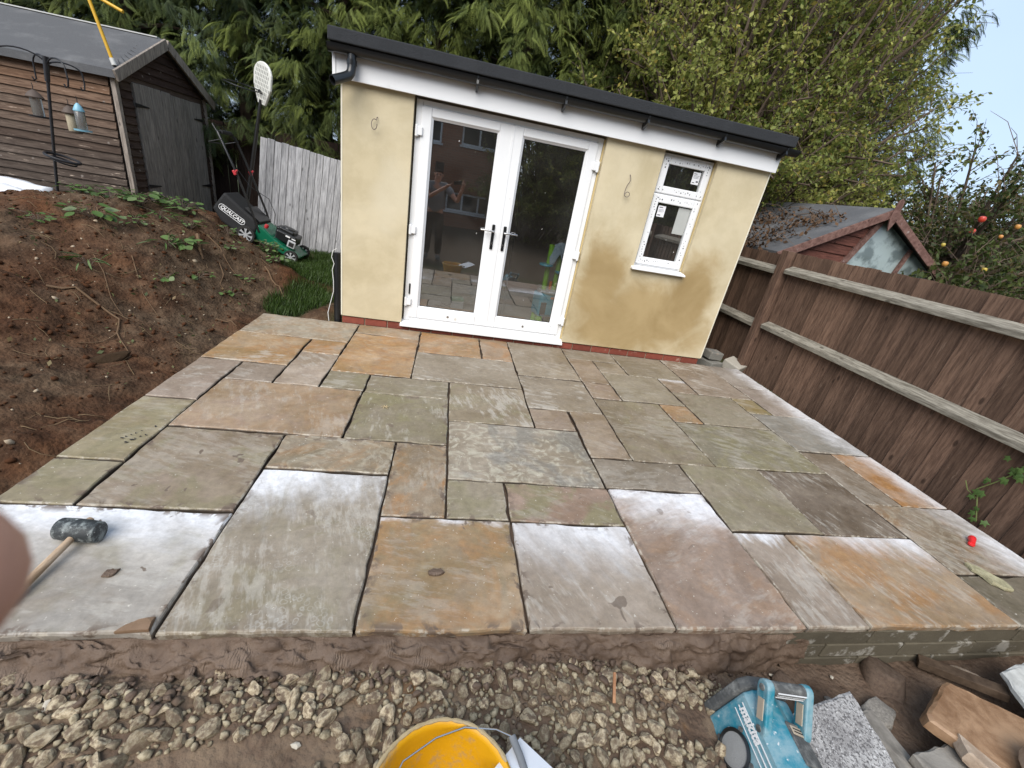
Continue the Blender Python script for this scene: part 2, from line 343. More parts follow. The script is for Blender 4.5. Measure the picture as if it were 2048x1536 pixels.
h = k.math('ADD', k.math('MULTIPLY', mid, .45), k.math('ADD', k.math('MULTIPLY', fine, .18), k.math('MULTIPLY', streak, .5)))
k.bump(h, .55, .007)
M_SLAB = k.done(base, k.mr(mid, .35, .65, .44, .68), .42)

k = NT('mortar'); v = k.coord('Object'); n1 = k.noise(v, 7, 6, .6); n2 = k.noise(v, 40, 5, .7)
c = k.ramp(n1, [(.3, (.072, .046, .031)), (.5, (.122, .082, .057)), (.72, (.175, .125, .090))])
rip = k.n('ShaderNodeTexWave', wave_type='BANDS'); rip.inputs['Scale'].default_value = 34; rip.inputs['Distortion'].default_value = 9; rip.inputs['Detail'].default_value = 4; k.l(v, rip.inputs[0])
k.bump(k.math('ADD', k.math('MULTIPLY', k.math('ADD', n2, k.noise(v, 150, 3, .7)), .5), k.math('MULTIPLY', k.math('MULTIPLY', rip.outputs['Fac'], k.mr(n1, .55, .64)), .35)), .6, .012)
M_MORTAR = k.done(c, .62, .4)

SLABS = [('F1',-1.722,1.004,-0.814,1.573),('F2',-0.814,1.004,-0.191,1.889),('F3',-0.191,1.004,0.441,1.579),('F4',0.441,1.004,1.059,1.575),('F5',1.059,1.004,1.682,1.881),('F6',1.682,1.004,2.013,1.567),('F7',2.013,1.004,2.895,1.567),
('S1',-1.722,1.573,-1.427,1.883),('S2',-1.427,1.573,-0.814,2.21),('S3',-0.814,1.889,-0.191,2.21),('S4',-0.191,1.579,0.118,2.21),('S5',0.118,1.579,0.437,1.88),('S6',0.437,1.575,1.059,1.88),('S7',1.052,1.881,1.682,2.184),('S8',1.682,1.567,2.293,2.184),('S9',2.293,1.567,2.895,2.184),('S10',2.895,1.865,3.199,2.485),('S11',3.199,1.865,3.592,2.485),('S12',2.895,1.305,3.592,1.865),
('T1',-1.722,1.883,-1.427,2.52),('T2',-1.427,2.21,-0.503,2.838),('T3',-0.503,2.21,0.118,2.826),('T4',0.118,1.88,1.052,2.511),('T5',0.118,2.511,0.73,3.131),('T6',0.73,2.511,1.044,2.809),('T7',1.052,2.184,1.35,2.809),('T8',1.35,2.184,1.972,3.105),('T9',1.972,2.184,2.895,2.8),('T10',2.895,2.485,3.592,3.099),
('U1',1.972,2.8,2.246,3.105),('U2',2.246,2.8,2.895,3.405),('U3',2.895,3.099,3.148,3.405),('U4',3.148,3.099,3.592,3.71),('U5',3.148,3.71,3.592,4.306),('U6',2.547,3.405,3.148,4.306),('U7',2.246,3.405,2.547,3.712),('U8',1.63,3.105,2.246,3.712),('U9',1.932,3.712,2.547,4.306),
('V1',1.346,4.017,1.932,4.306),('V2',1.346,3.423,1.63,4.017),('V3',1.63,3.712,1.932,4.017),('V4',1.35,3.105,1.63,3.423),('V5',0.73,3.43,1.346,4.306),('V6',0.73,2.809,1.35,3.43),
('W1',-0.189,3.727,0.422,4.306),('W2',0.422,3.727,0.73,4.306),('W3',-0.189,3.131,0.73,3.727),('W4',-0.806,4.044,-0.189,4.306),('W5',-0.806,3.131,-0.189,4.044),('W6',-0.806,2.838,-0.499,3.131),('W7',-0.499,2.826,0.118,3.131),
('X1',-1.722,3.761,-0.806,4.306),('X2',-1.722,3.147,-1.114,3.761),('X3',-1.114,3.451,-0.806,3.761),('X4',-1.114,2.838,-0.806,3.451),('X5',-1.722,2.52,-1.427,3.147),('X6',-1.427,2.838,-1.114,3.147),('F8',2.895,1.004,3.592,1.305)]
GREY, GREEN, PINK, BUFF, PALE, DARK = (.245, .215, .165), (.225, .21, .15), (.29, .22, .175), (.33, .26, .165), (.36, .325, .285), (.165, .14, .112)
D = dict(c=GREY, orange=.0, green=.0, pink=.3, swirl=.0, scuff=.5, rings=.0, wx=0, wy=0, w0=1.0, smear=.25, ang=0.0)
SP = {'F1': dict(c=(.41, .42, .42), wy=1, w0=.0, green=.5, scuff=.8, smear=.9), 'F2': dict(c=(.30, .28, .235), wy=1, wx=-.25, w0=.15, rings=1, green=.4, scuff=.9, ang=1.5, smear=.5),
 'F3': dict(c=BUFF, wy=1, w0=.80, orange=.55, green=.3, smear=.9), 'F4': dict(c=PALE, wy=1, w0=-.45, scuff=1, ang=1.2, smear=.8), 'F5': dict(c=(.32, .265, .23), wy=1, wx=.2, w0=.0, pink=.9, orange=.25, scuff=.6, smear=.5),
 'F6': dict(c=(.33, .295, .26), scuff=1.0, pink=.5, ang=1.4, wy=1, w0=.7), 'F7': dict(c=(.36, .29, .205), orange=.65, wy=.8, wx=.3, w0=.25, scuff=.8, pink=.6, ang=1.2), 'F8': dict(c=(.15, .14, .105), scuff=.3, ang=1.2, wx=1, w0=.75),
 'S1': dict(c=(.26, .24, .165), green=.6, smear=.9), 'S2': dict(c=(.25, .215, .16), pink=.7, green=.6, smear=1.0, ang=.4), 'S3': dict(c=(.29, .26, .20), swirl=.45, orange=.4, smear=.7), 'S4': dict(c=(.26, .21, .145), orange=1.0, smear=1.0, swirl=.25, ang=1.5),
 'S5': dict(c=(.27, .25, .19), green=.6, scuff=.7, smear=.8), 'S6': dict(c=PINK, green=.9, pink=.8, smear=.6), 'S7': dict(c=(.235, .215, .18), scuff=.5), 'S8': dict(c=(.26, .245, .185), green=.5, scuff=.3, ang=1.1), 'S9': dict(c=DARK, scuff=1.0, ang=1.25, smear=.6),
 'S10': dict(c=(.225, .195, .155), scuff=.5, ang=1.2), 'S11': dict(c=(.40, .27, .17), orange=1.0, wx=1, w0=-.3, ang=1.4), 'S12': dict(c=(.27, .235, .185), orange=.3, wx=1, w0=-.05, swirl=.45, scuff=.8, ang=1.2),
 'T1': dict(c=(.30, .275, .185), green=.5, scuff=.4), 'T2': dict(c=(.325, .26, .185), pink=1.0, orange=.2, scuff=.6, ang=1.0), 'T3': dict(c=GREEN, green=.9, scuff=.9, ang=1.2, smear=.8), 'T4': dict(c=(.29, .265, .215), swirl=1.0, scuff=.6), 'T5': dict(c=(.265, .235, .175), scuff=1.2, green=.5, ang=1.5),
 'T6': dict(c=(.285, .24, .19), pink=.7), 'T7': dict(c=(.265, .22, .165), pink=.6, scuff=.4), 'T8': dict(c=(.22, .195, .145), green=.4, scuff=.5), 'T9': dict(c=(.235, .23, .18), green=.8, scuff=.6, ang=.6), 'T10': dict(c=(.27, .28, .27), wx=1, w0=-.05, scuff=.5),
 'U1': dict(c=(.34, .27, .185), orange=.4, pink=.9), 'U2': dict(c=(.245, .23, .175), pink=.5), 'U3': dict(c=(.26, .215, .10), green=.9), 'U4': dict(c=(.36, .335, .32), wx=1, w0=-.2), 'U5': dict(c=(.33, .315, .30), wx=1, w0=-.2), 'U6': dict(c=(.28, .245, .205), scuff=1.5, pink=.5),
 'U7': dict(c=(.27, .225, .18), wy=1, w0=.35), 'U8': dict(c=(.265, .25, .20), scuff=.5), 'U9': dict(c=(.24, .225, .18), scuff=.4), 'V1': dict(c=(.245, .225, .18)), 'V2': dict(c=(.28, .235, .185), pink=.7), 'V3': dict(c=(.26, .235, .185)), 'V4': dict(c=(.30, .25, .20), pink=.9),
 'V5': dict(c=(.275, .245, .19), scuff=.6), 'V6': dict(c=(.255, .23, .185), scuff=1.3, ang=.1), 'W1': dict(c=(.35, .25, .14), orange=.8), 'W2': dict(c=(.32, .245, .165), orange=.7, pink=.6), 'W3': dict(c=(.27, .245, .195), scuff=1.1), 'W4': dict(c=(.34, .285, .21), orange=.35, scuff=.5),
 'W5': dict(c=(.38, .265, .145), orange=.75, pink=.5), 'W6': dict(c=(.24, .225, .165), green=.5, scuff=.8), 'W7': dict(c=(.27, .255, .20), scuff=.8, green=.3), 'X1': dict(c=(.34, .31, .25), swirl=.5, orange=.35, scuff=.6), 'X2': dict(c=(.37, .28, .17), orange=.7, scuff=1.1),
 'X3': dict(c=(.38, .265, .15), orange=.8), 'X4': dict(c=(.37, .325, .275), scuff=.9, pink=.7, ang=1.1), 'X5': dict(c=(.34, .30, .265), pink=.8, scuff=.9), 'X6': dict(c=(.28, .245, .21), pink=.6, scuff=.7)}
bed = MB(); bed.mm(-1.695, 3.575, 1.04, 4.33, -.30, -.0335)
patio = tag(bed.build('patio', M_MORTAR), kind='structure')
def ragged(hx, hy, j, rnd, step=.055):
    P = []
    for (ax, ay), (bx, by) in (((-hx, -hy), (hx, -hy)), ((hx, -hy), (hx, hy)), ((hx, hy), (-hx, hy)), ((-hx, hy), (-hx, -hy))):
        n = max(3, int(math.hypot(bx - ax, by - ay) / step)); nxn, nyn = (by - ay), -(bx - ax); L = math.hypot(nxn, nyn); nxn /= L; nyn /= L
        w = 0
        for i in range(n):
            t = i / n; w = .6 * w + rnd.gauss(0, j); q = 0 if i == 0 else max(-.008, min(.003, w)); P.append((ax + (bx - ax) * t + nxn * q, ay + (by - ay) * t + nyn * q))
    return P
def slab_mesh(name, hx, hy, th, rnd, mat, j=.0032):
    P = ragged(hx, hy, j, rnd); n = len(P); mb = MB()
    def ring(ins, z, jz): return [(x * (1 - ins / hx), y * (1 - ins / hy), z + rnd.gauss(0, jz)) for x, y in P]
    vs = ring(.0055, 0, .0006) + ring(.0015, -.0035, .001) + ring(-.001, -.011, .002) + ring(.004, -th, .002)
    fs = [tuple(range(n))]
    for q in range(3): fs += [(q * n + i, (q + 1) * n + i, (q + 1) * n + (i + 1) % n, q * n + (i + 1) % n) for i in range(n)]
    fs.append(tuple(range(3 * n, 4 * n))[::-1]); mb.add(vs, fs); return mb
rs = random.Random(3)
for nm, x0, y0, x1, y1 in SLABS:
    g = .0062; hx, hy = (x1 - x0) / 2 - g, (y1 - y0) / 2 - g
    tilt = (rs.gauss(0, .0022), rs.gauss(0, .0022), rs.gauss(0, .002))
    o = slab_mesh('paving_slab', hx, hy, .038, rs, M_SLAB).build('paving_slab', M_SLAB, patio, local=True, loc=((x0 + x1) / 2, (y0 + y1) / 2, rs.gauss(0, .0018)), rot=tilt)
    p = dict(D); p.update(SP.get(nm, {})); o.color = (*[q * w_ for q, w_ in zip(p.pop('c'), (.86, .765, .67))], 1); p['hx'] = hx; p['hy'] = hy; p['darkish'] = 0.0 if nm[0] == 'F' else .9
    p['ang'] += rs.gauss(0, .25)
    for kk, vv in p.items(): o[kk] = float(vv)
# pencil tally marks on the narrow slab by the soil
k = NT('pencil'); M_PENCIL = k.done((.02, .02, .025), .8, .2)
mk = MB(); rp = random.Random(5)
for row, (bx, by) in enumerate(((-1.555, 2.06), (-1.53, 2.03))):
    for i in range(8 - 2 * row):
        if rp.random() < .2: continue
        x_, y_ = bx + i * .012 + row * .012, by + i * .019; a_, b_ = rp.uniform(.006, .018), rp.uniform(-.016, .004)
        mk.bar((x_, y_, .0055), (x_ + a_, y_ + b_, .0055), rp.uniform(.003, .007), .0008)
        if rp.random() < .5: mk.bar((x_ + a_, y_ + b_, .0057), (x_ + a_ * .4, y_ + b_ - .008, .0057), .004, .0008)
mk.build('pencil_marks', M_PENCIL, patio)

# wet mortar spilling out in front of the slabs
mx = np.arange(-1.95, 1.75, .008); ms = np.linspace(0, 1, 34); MX, MS = np.meshgrid(mx, ms)
reach = .075 + .03 * fbm(MX, MX * 0, 2.3, 3, 31) + .02 * fbm(MX, MX * 0 + 3, 9, 2, 32); reach = reach * smoothstep(1.72, 1.2, MX) + .03
YY = 1.03 - reach * MS; gz = ground_h(MX, YY)
prof = 1 - MS ** 1.6; top = -.042 + .010 * fbm(MX, MS * .2, 6, 2, 33)
ZZ = gz - .015 + (top - gz + .015) * prof + (.034 * fbm(MX, YY * 1.4, 8, 4, 34) + .055 * (.35 - np.abs(fbm(MX + .3 * YY, YY * 2, 11, 4, 37))) + .016 * np.abs(fbm(MX, YY, 40, 3, 35))) * smoothstep(0, .25, MS)
ZZ = np.minimum(ZZ, -.037 + .0 * MS); YY = YY + .022 * fbm(MX, ZZ * 3, 14, 3, 36) * smoothstep(0.1, .4, MS)
a, b = MX.shape; ii = np.arange(a * b).reshape(a, b)
mf = np.stack([ii[:-1, :-1], ii[1:, :-1], ii[1:, 1:], ii[:-1, 1:]], -1).reshape(-1, 4)
o = link('mortar_haunching', np_mesh('mortar_haunching', np.stack([MX, YY, ZZ], -1).reshape(-1, 3), mf, M_MORTAR, smooth=True), patio)
# the same mix squeezed out along the side against the soil
my = np.arange(1.0, 4.4, .02); ms = np.linspace(0, 1, 10); MY, MS = np.meshgrid(my, ms)
XX = -1.70 - (.06 + .04 * fbm(MY, MY * 0, 3, 3, 41)) * MS; gz = ground_h(XX, MY); ZZ = (gz - .02) + (-.04 - gz + .02) * (1 - MS ** 1.5) + .012 * fbm(MY, XX * 2, 14, 3, 42) * smoothstep(0, .3, MS)
a, b = MY.shape; ii = np.arange(a * b).reshape(a, b); mf = np.stack([ii[:-1, :-1], ii[:-1, 1:], ii[1:, 1:], ii[1:, :-1]], -1).reshape(-1, 4)
link('mortar_haunching', np_mesh('mortar_haunching_side', np.stack([XX, MY, ZZ], -1).reshape(-1, 3), mf, M_MORTAR, smooth=True), patio)

# block wall carrying the right-hand part of the front edge
M_BLOCK = plain('dense_block', (.135, .118, .085), (.075, .064, .046), 9, .9, .2, .7, 60, vary=.4, dirt=(.30, .285, .25), dirt_sc=8, dirt_lo=.56, dirt_hi=.64)
M_JOINT = plain('block_joint', (.26, .20, .115), (.17, .13, .08), 20, .9, .2, .5, 60)
bw = thing('block_retaining_wall', 'low grey concrete block wall carrying the front right edge of the patio', 'wall', (2.5, 1.03, -.25))
j = MB(); j.mm(1.18, 3.58, 1.034, 1.06, -.30, -.036); j.build('mortar_joint', M_JOINT, bw)
for row, z0 in enumerate((-.128, -.222, -.316)):
    x = 1.20 - row * .21
    while x < 3.55:
        x1 = min(x + .43, 3.57); xa = max(x, 1.2)
        if x1 - xa > .06:
            b_ = MB(); b_.mm(xa, x1, 1.018 + rs.uniform(0, .006), 1.05, z0, z0 + .084); b_.build('concrete_block', M_BLOCK, bw, bevel=.004, seg=1)
        x += .44

# ================================================================== GARDEN ROOM
# sand-coloured render, drying unevenly: damp patches with their own outline
k = NT('sand_render'); tc = k.n('ShaderNodeTexCoord'); gp = k.n('ShaderNodeNewGeometry').outputs['Position']
v = gp; n1 = k.noise(v, 1.1, 5, .6, .6); n2 = k.noise(v, 5, 6, .6); n3 = k.noise(v, 90, 4, .7); n4 = k.noise(v, 2.4, 5, .6, .8)
col = k.mix(k.mr(n1, .35, .65), (.475, .405, .262), (.57, .50, .35)); col = k.mix(k.mr(n2, .4, .7, 0, .35), col, (.66, .575, .40))
def blob(cx, cz, rx, rz):
    mp = k.n('ShaderNodeMapping'); mp.inputs['Location'].default_value = (-cx / rx, 0, -cz / rz); mp.inputs['Scale'].default_value = (1 / rx, 0, 1 / rz)
    k.l(gp, mp.inputs[0]); ln = k.n('ShaderNodeVectorMath', operation='LENGTH'); k.l(mp.outputs[0], ln.inputs[0]); return ln.outputs['Value']
d = blob(2.2, .42, .95, .48)
for b_ in ((1.62, .78, .33, .55), (2.68, .78, .34, .52), (1.9, .25, .6, .3)): d = k.math('SMOOTH_MIN', d, blob(*b_)) if False else k.math('MINIMUM', d, blob(*b_))
d = k.math('ADD', d, k.math('MULTIPLY', k.math('SUBTRACT', n4, .5), 1.1))
damp = k.mr(d, 1.12, .50); col = k.mix(k.math('MULTIPLY', damp, .92), col, k.mix(k.mr(n1, .35, .65), (.285, .20, .088), (.38, .28, .138)))
col = k.mix(k.mr(k.math('ADD', blob(-.55, 1.25, .35, .6), k.math('MULTIPLY', n2, .8)), 1.1, .6, 0, .5), col, (.62, .56, .42))
k.bump(k.math('ADD', k.math('MULTIPLY', n3, .45), k.math('ADD', n2, k.noise(v, 22, 4, .6))), .26, .006)
M_RENDER = k.done(col, .9, .2)
M_UPVC = plain('white_upvc', (.80, .81, .82), (.76, .77, .78), 3, .32, .5, .02, dirt=(.50, .46, .39), dirt_sc=9, dirt_lo=.66, dirt_hi=.80)
M_FASCIA = plain('white_fascia_board', (.80, .81, .82), (.77, .78, .79), 2, .38, .5, .02, dirt=(.62, .62, .60), dirt_sc=3, dirt_lo=.6, dirt_hi=.85)
M_BLACKP = plain('black_plastic', (.012, .013, .014), (.008, .009, .010), 6, .28, .5, .03)
k = NT('mineral_felt'); v = k.coord('Object'); n = k.noise(v, 160, 3, .7); c = k.mix(n, (.010, .011, .013), (.042, .045, .050)); c = k.mix(k.mr(k.noise(v, 3, 5), .5, .75, 0, .4), c, (.05, .053, .058)); k.bump(n, .8, .006); M_FELT = k.done(c, .85, .3)
M_BRICK = plain('red_brick', (.27, .075, .048), (.16, .042, .030), 22, .85, .25, .4, 60, vary=.35, dirt=(.36, .22, .17), dirt_sc=12, dirt_lo=.58, dirt_hi=.72)
M_PJOINT = plain('plinth_mortar', (.36, .30, .22), (.25, .2, .15), 25, .95, .1, .4)
M_SILVER = plain('satin_chrome', (.55, .55, .55), (.45, .45, .46), 10, .25, .5, .02, metal=1)
k = NT('door_glass'); k.t.nodes.remove(k.b)
fw = k.n('ShaderNodeLayerWeight'); fw.inputs['Blend'].default_value = .5; fres = k.math('ADD', k.math('MULTIPLY', k.math('POWER', fw.outputs['Facing'], 5.0), 1.0 * .70), .29); tr = k.n('ShaderNodeBsdfTransparent'); tr.inputs[0].default_value = (.80, .83, .82, 1)
gl = k.n('ShaderNodeBsdfGlossy'); gl.inputs['Roughness'].default_value = .003; gl.inputs[0].default_value = (1, 1, 1, 1); ms_ = k.n('ShaderNodeMixShader')
v = k.coord('Object', (1, 1, 1), 3.0); spk = k.mr(k.noise(v, 34, 3, .55), .755, .77); df = k.n('ShaderNodeBsdfDiffuse'); df.inputs[0].default_value = (.7, .7, .66, 1); ms2 = k.n('ShaderNodeMixShader')
k.l(fres, ms_.inputs[0]); k.l(tr.outputs[0], ms_.inputs[1]); k.l(gl.outputs[0], ms_.inputs[2]); k.l(k.math('MAXIMUM', spk, k.mr(k.noise(v, 2.5, 4, .6), .3, .7, .006, .024)), ms2.inputs[0]); k.l(ms_.outputs[0], ms2.inputs[1]); k.l(df.outputs[0], ms2.inputs[2]); k.l(ms2.outputs[0], k.out.inputs[0])
M_GLASS = k.mat
M_INT = plain('unpainted_plasterboard', (.42, .35, .29), (.33, .27, .22), 3, .9, .2, .1)
M_CONC = plain('interior_screed', (.30, .28, .25), (.2, .185, .165), 4, .85, .25, .2)
M_FOAM = plain('sealing_foam', (.62, .50, .26), (.5, .39, .2), 30, .8, .2, .6)

room = thing('garden_room', 'sand-rendered flat-roofed garden room with white double doors and black felt roof', 'building', (1.04, 4.34, 0))
X0, X1, YF, YB = -.993, 3.069, 4.32, 7.2
DX0, DX1, WX0, WX1 = -.402, 1.345, 1.925, 2.49
w = MB(); zb = .072
def pier(a, b, z0, z1): w.mm(a, b, YF, YF + .22, z0, z1)
pier(X0, DX0, zb, 2.26); pier(DX1, WX0, zb, 2.26); pier(WX0, WX1, zb, .965); pier(WX1, X1, zb, 2.26)
pier(DX0, DX1, 2.10, 2.26); pier(WX0, WX1, 2.08, 2.26)
w.mm(X0, X0 + .22, YF + .22, YB, zb, 2.26); w.mm(X1 - .22, X1, YF + .22, YB, zb, 2.26); w.mm(X0 + .22, X1 - .22, YB - .22, YB, zb, 2.26)
w.build('rendered_wall', M_RENDER, room)
for s_, xx in ((1, X0), (-1, X1)):                     # pale corner beads
    b_ = MB(); b_.box((xx + s_ * .004, YF - .0015, 1.08), (.012, .004, 2.0)); b_.build('corner_bead', plain('corner_bead_pvc', (.74, .70, .58), (.68, .64, .52), 6, .5) if s_ == 1 else bpy.data.materials['corner_bead_pvc'], room)
p = MB(); p.mm(X0 + .012, X1 - .012, YF + .026, YF + .2, -.2, zb - .002); p.mm(X0 + .012, X0 + .2, YF + .2, YB - .01, -.2, zb - .002); p.mm(X1 - .2, X1 - .012, YF + .2, YB - .01, -.2, zb - .002); p.build('plinth_mortar', M_PJOINT, room)
x = X0 + .006
rb = random.Random(9)
while x < X1 - .03:                                    # plinth bricks under the render
    x1 = min(x + .215, X1 - .006); b_ = MB(); b_.mm(x, x1, YF + .014 + rb.uniform(0, .004), YF + .10, -.012, .058); b_.build('brick', M_BRICK, room, bevel=.004, seg=1); x = x1 + .010
flr = MB(); flr.mm(X0 + .22, X1 - .22, YF + .2, YB - .22, -.1, .085); flr.build('floor', M_CONC, room)
ins = MB(); ins.mm(X0 + .22, X1 - .22, YB - .235, YB - .222, .086, 2.2); ins.mm(X0 + .221, X0 + .233, YF + .24, YB - .24, .086, 2.2); ins.mm(X1 - .233, X1 - .221, YF + .24, YB - .24, .086, 2.2); ins.mm(X0 + .22, X1 - .22, YF + .23, YB - .23, 2.2, 2.215); ins.build('inner_lining', M_INT, room)
# roof deck with felt upstand, fascia, soffit
rf = MB(); Y0 = 4.13
rf.add([(-1.05, Y0, 2.285), (3.088, Y0, 2.285), (3.088, YB + .1, 2.36), (-1.05, YB + .1, 2.36), (-1.05, Y0, 2.374), (3.088, Y0, 2.374), (3.088, YB + .1, 2.46), (-1.05, YB + .1, 2.46)], [(0, 3, 2, 1), (4, 5, 6, 7), (0, 1, 5, 4), (1, 2, 6, 5), (2, 3, 7, 6), (3, 0, 4, 7)])
roof = rf.build('roof', M_FELT, room, bevel=.008)
fs_ = MB(); fs_.mm(-1.018, 3.078, 4.262, 4.284, 2.072, 2.275); fs_.build('fascia_board', M_FASCIA, room, bevel=.003)
so = MB(); so.mm(-1.012, 3.07, 4.285, 4.318, 2.080, 2.092); so.build('soffit', M_FASCIA, room)
ec = MB(); ec.mm(-1.046, -1.019, 4.256, 4.40, 2.052, 2.268); ec.build('fascia_end_cap', M_FASCIA, room, bevel=.004)
# gutter
gp_ = [(math.cos(a), math.sin(a)) for a in np.linspace(math.pi, 2 * math.pi, 13)]
gm = MB(); gy, gz_, gr = 4.205, 2.277, .054
sec = [(gy + gr * c, gz_ + gr * s) for c, s in gp_] + [(gy + (gr - .004) * c, gz_ + (gr - .004) * s) for c, s in gp_[::-1]]
gm.prism([(a, b) for a, b in sec], -1.06, 3.175, Matrix(((0, 0, 1, 0), (1, 0, 0, 0), (0, 1, 0, 0), (0, 0, 0, 1))))
for xe in (-1.062, 3.171): gm.prism([(gy + gr * c, gz_ + gr * s) for c, s in gp_], xe, xe + .006, Matrix(((0, 0, 1, 0), (1, 0, 0, 0), (0, 1, 0, 0), (0, 0, 0, 1))))
gut = gm.build('gutter', M_BLACKP, room, smooth=True)
el = MB(); el.tube([(-.885, 4.205, 2.235), (-.885, 4.20, 2.15), (-.89, 4.195, 2.115), (-.905, 4.18, 2.088), (-.94, 4.14, 2.062), (-1.0, 4.075, 2.022)], [.034, .034, .035, .035, .035, .036], 16, caps=False)
el.tube([(-1.0, 4.075, 2.022), (-.93, 4.152, 2.068)], [.031, .031], 16, caps=False); el.lathe([(.031, 0), (.036, 0)], 16, Matrix.Translation((-1.0, 4.075, 2.022)) @ Vector((-.07, -.077, -.046)).to_track_quat('Z', 'Y').to_matrix().to_4x4())
el.tube([(-.885, 4.203, 2.20), (-.885, 4.203, 2.165)], .039, 16); el.build('outlet_elbow', M_BLACKP, gut, smooth=True)
for bx_ in (.105, .86, 1.62, 2.38, 3.03):
    br = MB(); br.bar((bx_, 4.15, 2.245), (bx_, 4.258, 2.20), .018, .05); br.bar((bx_, 4.256, 2.27), (bx_, 4.256, 2.185), .014, .012, (0, 1, 0)); br.tube([(bx_, gy + (gr + .003) * c, gz_ + (gr + .003) * s) for c, s in gp_], .006, 6); br.build('gutter_bracket', M_BLACKP, gut)
# ---- double doors
YD = 4.378
fd = MB(); fx0, fx1, fz0, fz1 = -.386, 1.330, .088, 2.066; t_ = .058
for a in ((fx0, fx0 + t_, fz0, fz1), (fx1 - t_, fx1, fz0, fz1), (fx0 + t_, fx1 - t_, fz1 - t_, fz1), (fx0 + t_, fx1 - t_, fz0, fz0 + .035)): fd.mm(a[0], a[1], YD, YD + .07, a[2], a[3])
fd.build('door_frame', M_UPVC, room, bevel=.005)
sl = MB(); sl.prism([(4.285, .040), (4.285, .060), (4.372, .087), (4.45, .087), (4.45, .040)], DX0 - .01, DX1 + .0, Matrix(((0, 0, 1, 0), (1, 0, 0, 0), (0, 1, 0, 0), (0, 0, 0, 1)))); sl.build('door_sill', M_UPVC, room, bevel=.003)
def leaf(x0, x1, hinge, handle_x, lever):
    z0, z1 = .126, 2.020; gx0, gx1, gz0, gz1 = x0 + .088, x1 - .118 if hinge < 0 else x1 - .088, .232, 1.950
    if hinge > 0: gx0 = x0 + .088
    m = MB(); y = YD - .012
    for a in ((x0, gx0, z0, z1), (gx1, x1, z0, z1), (gx0, gx1, z0, gz0), (gx0, gx1, gz1, z1)): m.mm(a[0], a[1], y, y + .066, a[2], a[3])
    o = m.build('door_leaf', M_UPVC, room, bevel=.006)
    bd = MB(); q = .018                                 # glazing bead, sloping in to the pane
    for (ax, az), (bx, bz), (nx_, nz_) in (((gx0, gz0), (gx1, gz0), (0, 1)), ((gx0, gz1), (gx1, gz1), (0, -1)), ((gx0, gz0), (gx0, gz1), (1, 0)), ((gx1, gz0), (gx1, gz1), (-1, 0))):
        e0 = (ax, y + .006, az); e1 = (bx, y + .006, bz)
        i0 = (ax + (q if nx_ == 0 else 0) * (1) + nx_ * q, y + .022, az + (q if nz_ == 0 else 0) + nz_ * q); i1 = (bx - (q if nx_ == 0 else 0) + nx_ * q, y + .022, bz - (q if nz_ == 0 else 0) + nz_ * q)
        bd.add([e0, e1, i1, i0, (e0[0], y + .05, e0[2]), (e1[0], y + .05, e1[2]), (i1[0], y + .05, i1[2]), (i0[0], y + .05, i0[2])], [(0, 1, 2, 3), (3, 2, 6, 7), (0, 3, 7, 4), (1, 5, 6, 2)])
    bd.build('glazing_bead', M_UPVC, o)
    gk = MB(); gs = .0185; g2 = .023
    for a in ((gx0 + gs, gx1 - gs, gz0 + gs, gz0 + g2), (gx0 + gs, gx1 - gs, gz1 - g2, gz1 - gs), (gx0 + gs, gx0 + g2, gz0 + g2, gz1 - g2), (gx1 - g2, gx1 - gs, gz0 + g2, gz1 - g2)): gk.mm(a[0], a[1], y + .023, y + .030, a[2], a[3])
    gk.build('gasket', M_BLACKP, o)
    g = MB(); g.add([(gx0 + .015, y + .028, gz0 + .015), (gx1 - .015, y + .028, gz0 + .015), (gx1 - .015, y + .028, gz1 - .015), (gx0 + .015, y + .028, gz1 - .015)], [(0, 1, 2, 3)]); g.build('glass_pane', M_GLASS, o)
    h = MB(); h.box((handle_x, y - .006, 1.045), (.030, .014, .235)); hd = h.build('door_handle', M_BLACKP, o, bevel=.012, seg=3)
    l = MB(); l.tube([(handle_x, y - .012, 1.10), (handle_x, y - .052, 1.10)], .009, 10); l.tube([(handle_x - lever * .008, y - .050, 1.10), (handle_x + lever * .06, y - .055, 1.104), (handle_x + lever * .125, y - .046, 1.102)], [.010, .009, .008], 10); l.tube([(handle_x, y - .012, .985), (handle_x, y - .020, .985)], .009, 10); l.build('lever', M_SILVER, hd, smooth=True)
    hx_ = x0 - .012 if hinge < 0 else x1 + .012
    for hz in (1.825, .995, .29):
        q_ = MB(); q_.box((hx_, y - .008, hz), (.060, .026, .070)); q_.tube([(hx_ + hinge * .022, y - .012, hz - .047), (hx_ + hinge * .022, y - .012, hz + .047)], .014, 10); q_.build('hinge', M_UPVC, o, bevel=.006)
    c = MB(); c.tube([((x0 + x1) / 2, y - .003, .175), ((x0 + x1) / 2, y + .004, .175)], .012, 12); c.build('drain_cap', M_SILVER, o)
    return o
leaf(-.338, .474, -1, .418, -1); leaf(.482, 1.284, 1, .532, 1)
ast = MB(); ast.mm(.466, .490, YD - .016, YD - .004, .13, 2.015); ast.build('meeting_stile', M_UPVC, room, bevel=.002)
sl_ = MB(); sl_.mm(-.350, -.334, YD - .0165, YD - .008, .37, .475); sl_.build('keep_slot', M_BLACKP, room)
fm = MB(); fm.mm(1.331, 1.344, YD - .01, YD + .02, .09, 2.06); fm.build('foam_bead', M_FOAM, room)
